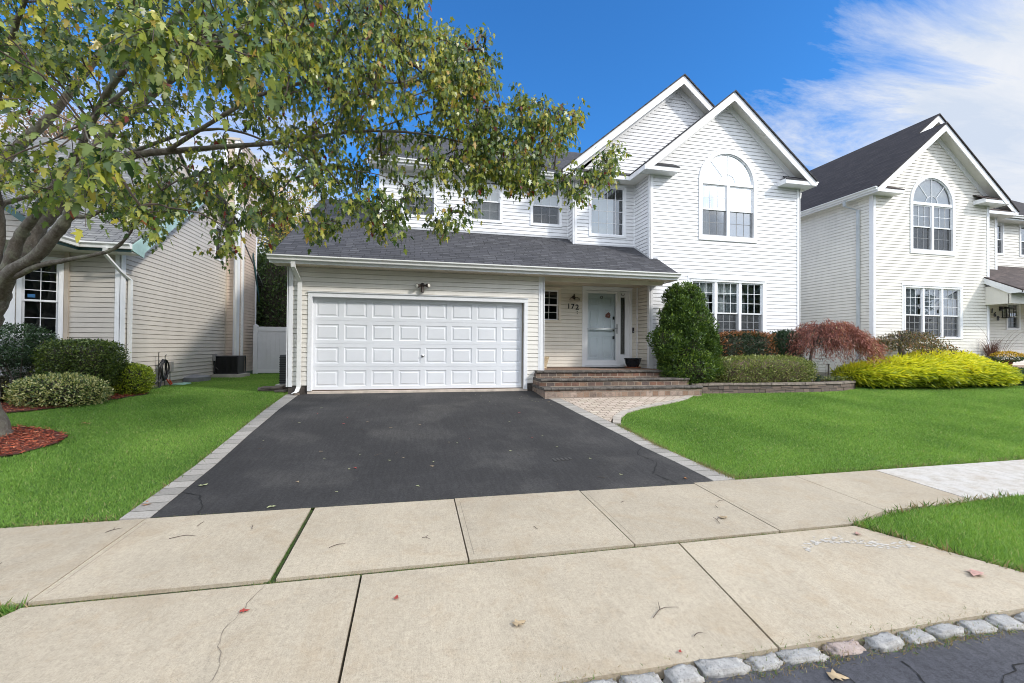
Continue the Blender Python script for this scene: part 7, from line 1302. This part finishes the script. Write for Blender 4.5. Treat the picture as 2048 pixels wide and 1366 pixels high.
# ================================================================== litter: leaves, twigs
def leaf_on(name, x, y, s_, mat, label, group=None, rz=0, dz=.012):
    m = MB(); k = [(a*s_, b*s_, (.02+.10*abs(b)+.06*math.sin(a*5+rz))*s_) for a, b, c in T_MAPLE]; ca, sa = math.cos(rz), math.sin(rz); z = gz(y)+dz
    m.poly(*[(x+a*ca-b*sa, y+a*sa+b*ca, z+c) for a, b, c in k]); o = m.build(name, mat, uv=False); tag(o, label, 'leaf', group)
RED = M('fallen_red', (.38, .05, .035), .6, .2, 20); ORG_ = M('fallen_orange', (.42, .17, .05), .65, .25, 20); TAN = M('fallen_tan', (.40, .30, .18), .7, .25, 20); PALE = M('fallen_pale_green', (.36, .38, .20), .65, .2, 20); PNK = M('fallen_pinkish', (.46, .27, .22), .65, .25, 20)
for x, y, s_, mt_, lab in ((-2.58, 5.13, .13, ORG_, 'curled orange-brown leaf lying on the left paver strip'), (-1.06, 3.15, .055, RED, 'small red leaf on the left apron slab beside the hairline crack'), (-.10, 3.10, .05, RED, 'small dark red leaf on the middle apron slab'), (4.30, 2.64, .14, PNK, 'large pinkish leaf on the right apron slab near the kerb'), (3.95, 3.30, .08, PNK, 'pink leaf at the corner where apron meets the right verge'), (.62, 2.70, .09, TAN, 'crumpled tan leaf in the centre of the apron'), (2.22, 2.02, .10, TAN, 'brown leaf lying on the street just off the kerb'), (-2.3, 5.6, .10, PALE, 'pale green leaf on the asphalt beside the left paver strip'), (-1.35, 4.93, .08, PALE, 'pale leaf on the asphalt edge above the mossy joint'), (1.5, 2.3, .03, RED, 'tiny red berry-like leaf near the kerb'), (-5.2, 8.5, .12, ORG_, 'orange leaf on the lawn behind the mulch ring'), (2.95, 3.84, .10, TAN, 'brown twiggy leaf lying across the sidewalk joint'), (3.3, 4.95, .07, ORG_, 'russet leaf at the lower right corner of the driveway')):
    leaf_on('fallen_leaf', x, y, s_, mt_, lab, None, RNG.uniform(0, 6))
for k in range(34):
    x, y = RNG.uniform(-2.2, 3.0), RNG.uniform(5.0, 9.6); leaf_on('fallen_leaf', x, y, RNG.uniform(.028, .055), [PALE, TAN, RED, PALE][k % 4], 'tiny leaf or petal lying loose on the black driveway', 'tiny leaves scattered on the driveway', RNG.uniform(0, 6), .010)
for k in range(16):
    x, y = RNG.uniform(1.4, 2.9), RNG.uniform(9.0, 10.5); leaf_on('fallen_leaf', x, y, RNG.uniform(.02, .04), PALE, 'tiny pale leaf on the driveway close to the brick steps', 'pale bits on the driveway by the steps', RNG.uniform(0, 6), .010)
TWG = M('fallen_twig_bark', (.085, .06, .045), .85, .2, 20)
def twig(x, y, L_, rz, lab, group=None, fork=False):
    m = MB(); P_ = []; z = gz(y)+.012
    for i in range(6): t = i/5-.5; P_.append((x+t*L_*math.cos(rz)+.10*L_*math.sin(t*4)*math.sin(rz), y+t*L_*math.sin(rz)+.12*L_*math.cos(t*5), gz(y+t*L_*math.sin(rz))+.012))
    m.tube(P_, [.0026, .0025, .0023, .002, .0017, .0013], 5)
    if fork: m.tube([P_[2], (P_[2][0]+.3*L_*math.cos(rz+.9), P_[2][1]+.3*L_*math.sin(rz+.9), z+.01)], [.0028, .0015], 5)
    o = m.build('fallen_twig', TWG, uv=False); tag(o, lab, 'twig', group)
for x, y, L_, rz, lab, fk in ((1.62, 2.66, .22, .3, 'forked dark twig on the apron left of the right-hand joint', True), (1.70, 2.42, .07, .2, 'short bent twig just below the forked twig', False), (-1.9, 4.35, .20, .05, 'long thin twig across the scored line of the left sidewalk slab', False), (-2.55, 4.60, .10, .8, 'dark twig near the driveway corner on the left slab', True), (-.60, 3.95, .12, .4, 'twig beside the mossy upright joint', False), (.12, 3.95, .08, -.5, 'curved twig in the middle of the second sidewalk slab', True), (2.9, 3.82, .14, 1.1, 'twig caught in the long sidewalk joint', True), (3.25, 4.25, .08, .2, 'small twig on the slab right of the driveway', False)): twig(x, y, L_, rz, lab, None, fk)
for k in range(18):
    x, y = (RNG.uniform(-3.4, 4), RNG.uniform(3.6, 4.7)) if k < 7 else (RNG.uniform(-2.2, 3.0), RNG.uniform(5.0, 8.5)); twig(x, y, RNG.uniform(.04, .12), RNG.uniform(0, 3), 'thin dry twig lying on the sidewalk slabs' if k < 7 else 'thin dry twig lying on the black driveway', 'dry twigs on the sidewalk' if k < 7 else 'dry twigs on the driveway')
# cracks in the paving (part of those surfaces)
def crack(name, pts, w_, mat, dz, parent=None):
    m = MB(); P_ = []
    for (x0, y0), (x1, y1) in zip(pts[:-1], pts[1:]):
        n = max(2, int(math.hypot(x1-x0, y1-y0)/.05))
        for i in range(n): t = i/n; P_.append((x0+(x1-x0)*t+random.uniform(-.012, .012), y0+(y1-y0)*t+random.uniform(-.012, .012)))
    P_.append(pts[-1])
    for (x0, y0), (x1, y1) in zip(P_[:-1], P_[1:]):
        d = Vector((y1-y0, -(x1-x0))); d = d.normalized()*w_*random.uniform(.4, 1.2)/2 if d.length else d
        m.quad((x0-d.x, y0-d.y, gz(y0)+dz), (x1-d.x, y1-d.y, gz(y1)+dz), (x1+d.x, y1+d.y, gz(y1)+dz), (x0+d.x, y0+d.y, gz(y0)+dz))
    structure(m.build(name, mat, uv=False))
CRK = M('crack_black', (.008, .008, .008), .95); CRG = M('crack_grey', (.16, .13, .10), .95)
crack('driveway_crack', [(3.42, 6.3), (3.2, 6.0), (3.28, 5.6), (3.0, 5.2), (3.12, 4.84)], .012, CRK, .0085); crack('driveway_crack', [(3.2, 6.0), (2.8, 6.05), (2.3, 6.2)], .005, CRK, .0085); crack('driveway_crack', [(-2.42, 5.45), (-2.2, 5.35), (-2.05, 5.05), (-2.0, 4.85)], .014, CRK, .0085)
m = MB(); P_ = []
for k in range(150):
    t = RNG.random(); x = 3.25+1.0*t; y = 3.18+.10*math.sin(t*5)+RNG.normal()*.022*(1+t); r = RNG.uniform(.004, .016); a = RNG.uniform(0, 3)
    P_.append((x, y)); m.poly(*[(x+r*1.8*math.cos(a+q)*(1 if i % 2 else .7), y+r*math.sin(a+q), gz(y)+.0045+k*.000004) for i, q in enumerate((0, 1.1, 2.2, 3.3, 4.4, 5.4))])
structure(m.build('chalk_mark', M('chalk_white', (.50, .47, .42), .9, .15, 30), uv=False))
crack('apron_crack', [(-1.0, 3.46), (-1.06, 3.15), (-1.1, 2.95), (-1.0, 2.7), (-1.02, 2.3)], .0035, CRG, .0065)
for pts, w_ in ((((2.3, 2.1), (2.35, 1.9), (2.28, 1.75)), .008), (((2.75, 2.05), (2.7, 1.85), (2.95, 1.7), (3.3, 1.62)), .010), (((3.1, 1.8), (3.4, 1.9), (3.9, 1.82)), .007)): crack('street_crack', pts, w_, CRK, .004)
# tooled control joints and scored lines on the slabs
for xa, xb in ((-2.43, -2.43), (.44, .44), (1.86, 1.86), (3.32, 3.32)):
    m = MB(); m.quad((xa+.05, 3.6, gz(3.6)+.0062), (xa+.053, 3.6, gz(3.6)+.0062), (xa+.053, 4.74, gz(4.74)+.0062), (xa+.05, 4.74, gz(4.74)+.0062)); structure(m.build('scored_line', CRG))
# tyre-cleat prints on the asphalt
m = MB()
for k in range(5): m.box(1.90+k*.06, 1.93+k*.06, 5.85+.01*k, 6.05, gz(5.95)+.000, gz(5.95)+.0075)
structure(m.build('driveway_print', M('rubbed_asphalt', (.055, .052, .048), .8)))
# ================================================================== small things
# pots and mat on the porch
c = (3.40, 11.62, .449); T = thing('basket_pot', 'tan woven-pattern clay pot on the porch beside the garage corner', 'pot', c); m = MB(); m.lathe([(.10, 0), (.115, .01), (.115, .035), (.10, .045), (.15, .20), (.17, .29), (.18, .30), (.18, .325), (.165, .325), (.15, .28), (.10, .10), (0, .10)], c, 28); m.build('body', M('tan_clay', (.50, .40, .26), .8, .15, 20, .6, 25), T, smooth=40)
m = MB()
for k in range(14):
    for s_ in (-1, 1): a0 = k*6.283/14; m.tube([(c[0]+(.104+.06*u)*math.cos(a0+s_*u*.9), c[1]+(.104+.06*u)*math.sin(a0+s_*u*.9), c[2]+.05+.22*u) for u in (0, .33, .66, 1)], .004, 4)
m.build('lattice', M('pale_clay', (.58, .50, .36), .8), T, uv=False)
c = (6.12, 11.75, .449); T = thing('planter_pot', 'black glazed round pot on a terracotta saucer right of the front door', 'pot', c); m = MB(); m.lathe([(.13, .03), (.15, .035), (.21, .14), (.235, .25), (.25, .265), (.25, .285), (.225, .285), (.20, .2), (0, .2)], c, 30); m.build('body', M('black_glaze', (.012, .016, .022), .12, .1, 3), T, smooth=40)
m = MB(); m.lathe([(0, 0), (.19, 0), (.23, .03), (.225, .04), (.18, .015), (0, .015)], c, 30); m.build('saucer', M('terracotta', (.34, .12, .06), .8, .15, 8), T, smooth=40)
m = MB(); m.slab([(4.95, 11.72, .458), (5.95, 11.72, .458), (5.95, 12.12, .458), (4.95, 12.12, .458)], .008); tag(m.build('doormat', M('black_rubber_mat', (.02, .02, .02), .9, .2, 30, .6, 60)), 'thin black doormat on the porch in front of the white door', 'doormat')
# condenser of the taupe house
base = (-6.0, 16.75, gz(16.7)); T = thing('air_conditioner', 'black boxy air conditioner on a slab against the taupe house', 'air conditioner', base); x0, x1, y0, y1, z0, z1 = -6.38, -5.66, 16.4, 17.1, .06, .66
m = MB(); m.box(x0, x1, y0, y1, z1-.035, z1); m.box(x0, x1, y0, y1, z0, z0+.04)
for a, b in ((x0, y0), (x1-.03, y0), (x0, y1-.03), (x1-.03, y1-.03)): m.box(a, a+.03, b, b+.03, z0, z1)
m.build('frame', M('condenser_frame', (.035, .035, .037), .45), T); m = MB(); m.box(x0+.035, x1-.035, y0+.035, y1-.035, z0+.04, z1-.03); m.build('coil', BLACK, T); m = MB(); k = x0+.05
while k < x1-.03: m.box(k, k+.006, y0+.004, y0+.02, z0+.04, z1-.03); k += .035
k = z0+.08
while k < z1-.05: m.box(x0+.03, x1-.03, y0+.006, y0+.012, k, k+.006); k += .06
m.build('grille', M('condenser_wire', (.02, .02, .022), .4), T); m = MB(); m.box(x0-.1, x1+.1, y0-.1, y1+.1, -.09, .055); m.build('pad', FOUND, T)
m = MB(); LS.box(m, 4.68, 4.86, .50, .72, .01, .09); m.tube([LS.p(4.77, .5, .05), LS.p(4.78, .3, .06), LS.p(4.80, .12, .25)], .018, 8); m.build('disconnect_box', M('grey_box', (.28, .27, .26), .5, .1, 5), HL)
# second condenser edge beside the garage
base = (-3.05, 12.6, gz(12.6)); T = thing('air_conditioner', 'dark grey air conditioner standing beside the left wall of the garage', 'air conditioner', base); m = MB(); m.box(-3.30, -2.80, 12.3, 12.9, .04, .78); m.build('body', M('condenser_grey', (.07, .075, .08), .5, .1, 4), T)
m = MB(); k = .08
while k < .74: m.box(-3.31, -2.79, 12.29, 12.30, k, k+.02); k += .045
m.build('grille', BLACK, T); m = MB(); m.box(-3.38, -2.72, 12.2, 13.0, -.09, .035); m.build('pad', FOUND, T)
# hose hanger with coiled black hose
base = (-6.30, 13.12, gz(13.1)); T = thing('garden_hose', 'coiled black garden hose on a wire stand against the taupe side wall', 'hose', base); m = MB()
for y in (12.98, 13.28): m.tube([(-6.30, y, -.08), (-6.30, y, .70+(.12 if y < 13.1 else .02)), (-6.27, y, .78+(.05 if y < 13.1 else -.02))], .009, 6)
m.tube([(-6.30, 12.98, .58), (-6.30, 13.28, .58)], .01, 6); m.build('stand', BLACK, T, uv=False); m = MB(); P_ = []
for i in range(150):
    a = i/150*6.283*6; k = i/150; ry = .16+.03*math.sin(i*.35); P_.append((-6.25+.03*math.sin(i*.21), 13.13+ry*math.sin(a), .37+.24*math.cos(a)+.03*math.sin(i*.17)))
P_ += [(-6.24, 13.0, .1), (-6.2, 12.85, -.02), (-6.15, 12.7, -.05), (-6.2, 12.45, -.04)]; m.tube(P_, .017, 7)
m.tube([(-6.25, 12.98, .42), (-6.24, 12.9, .12), (-6.25, 12.7, .03), (-6.3, 12.4, .06)], .016, 7); m.build('hose', M('black_rubber', (.012, .012, .014), .35, .1, 10), T, smooth=60, uv=False)
m = MB(); LS.box(m, 2.02, 2.16, .30, .56, .01, .07); LS.box(m, 2.07, 2.10, .0, .30, .01, .03); m.build('meter_box', M('grey_box', (.28, .27, .26), .5, .1, 5), HL)
tag(stone('utility_lid', (-6.15, 13.72, gz(13.7)+.01), (.42, .5, .05), M('pale_green_plastic', (.25, .42, .32), .6, .1, 5), 0, seed=3), 'pale green utility lid in the grass below the orange markers', 'lid')
T = thing('marker_stake', 'pair of short orange marker stakes by the taupe foundation', 'stake', (-6.26, 13.45, gz(13.4))); OR = M('orange_plastic', (.62, .08, .03), .5); 
for k, (a, b) in enumerate((((-6.3, 13.36, .12), (-6.22, 13.48, -.10)), ((-6.3, 13.50, .10), (-6.22, 13.55, -.10)))): m = MB(); m.tube([a, b], .018, 6); m.build('stake', OR, T)
# window well
base = (-6.2, 15.05, gz(15)); T = thing('window_well', 'grey plastic window well cover against the taupe foundation', 'window well', base); m = MB(); n = 16
for i in range(n):
    a0, a1 = -math.pi/2+math.pi*i/n, -math.pi/2+math.pi*(i+1)/n; q = lambda r, a, z: (-6.41+r*math.cos(a)*.85, 15.05+r*1.15*math.sin(a), z); m.quad(q(.5, a0, -.09), q(.5, a1, -.09), q(.5, a1, .07), q(.5, a0, .07)); m.quad(q(.5, a0, .07), q(.5, a1, .07), q(.46, a1, .09), q(.46, a0, .09)); m.quad(q(.46, a0, .09), q(.46, a1, .09), q(0, a1, .14), q(0, a0, .14))
m.build('cover', M('grey_plastic', (.20, .20, .21), .4, .15, 6), T, smooth=30)
# rock slabs at the garage corner
stone('edging_rock', (-3.30, 11.75, gz(11.7)+.03), (.62, .40, .14), M('brown_rock', (.13, .105, .085), .9, .3, 7, .6, 40), .2, 'flat brown rock slab beside the garage corner, the larger one', None, 5, 'rock'); stone('edging_rock', (-2.98, 11.35, gz(11.3)+.0), (.30, .24, .10), MATS['brown_rock'], -.3, 'small brown rock in front of the larger slab at the garage corner', None, 6, 'rock')
stone('downspout_rock', (-2.52, 10.66, gz(10.7)+.02), (.14, .10, .06), MATS['brown_rock'], .5, 'small brown stone under the garage downspout', None, 8, 'rock')
# neighbour's porch pots
c = (19.62, 11.2, .48); T = thing('flower_pot', 'terracotta pot of yellow chrysanthemums on the step of the ivory house', 'flower pot', (c[0], c[1], c[2])); m = MB(); m.lathe([(.11, 0), (.15, .19), (.175, .19), (.175, .24), (.155, .24), (.14, .2), (0, .2)], c, 24); m.build('pot', M('terracotta', (.34, .12, .06), .8, .15, 8), T, smooth=40)
MUMM = leafmat('mum_petal', [(0, (.03, .07, .015)), (.55, (.05, .10, .02)), (.6, (.50, .30, .02)), (1, (.75, .50, .03))], .2); p, nr = shell((c[0], c[1], c[2]+.34), (.42, .40, .18), 3200, 2, mklumps(8, .08), .3, .55+c[2]*0, .03)
V, F_ = leaves(p, nr+RNG.normal(size=p.shape)*.6, .04, T_OVAL, nr); npmesh('flowers', V, F_, MUMM, T, np.where((nr[:, 2] > .05) & (RNG.random(len(p)) < .8), RNG.uniform(.62, 1, len(p)), RNG.uniform(0, .5, len(p))), c)
T = thing('ornamental_grass_pot', 'dry purple fountain grass in a pot beside the plum door of the ivory house', 'potted plant', (19.45, 11.55, .48)); m = MB(); m.lathe([(.12, 0), (.2, .1), (.22, .3), (.2, .34), (.18, .3), (0, .28)], (19.45, 11.55, .48), 20); m.build('pot', M('olive_pot', (.10, .10, .06), .5), T, smooth=40)
blades('grass_blades', '', '', (19.50, 11.55, .74), 190, .85, .55, M('dry_purple_blade', (.20, .10, .08), .7, .3, 20), .008, .6, parent=T); blades('seed_heads', '', '', (19.55, 11.55, .8), 12, 1.35, 1.9, M('seed_head', (.26, .18, .13), .8), .008, .62, parent=T)

# unseen woods added across the street to darken reflections in the lower windows
WD = leafmat('unseen_wood_leaf', [(0, (.07, .085, .05)), (.6, (.12, .13, .08)), (1, (.22, .17, .10))], .2)
n = 70000; x = RNG.uniform(-45, 75, n); h = 10.5+1.6*np.sin(x*.31)+1.2*np.sin(x*.83+1)+.6*np.sin(x*2.3); z = -1+(h+1)*RNG.random(n)**.7; P3 = np.column_stack([x, -32+RNG.normal(size=n)*1.6, z])
V, F_ = leaves(P3, RNG.normal(size=(n, 3)), RNG.uniform(.9, 1.8, n), T_OVAL); tag(npmesh('unseen_wood', V, F_, WD, None, RNG.random(n)), kind='stuff')
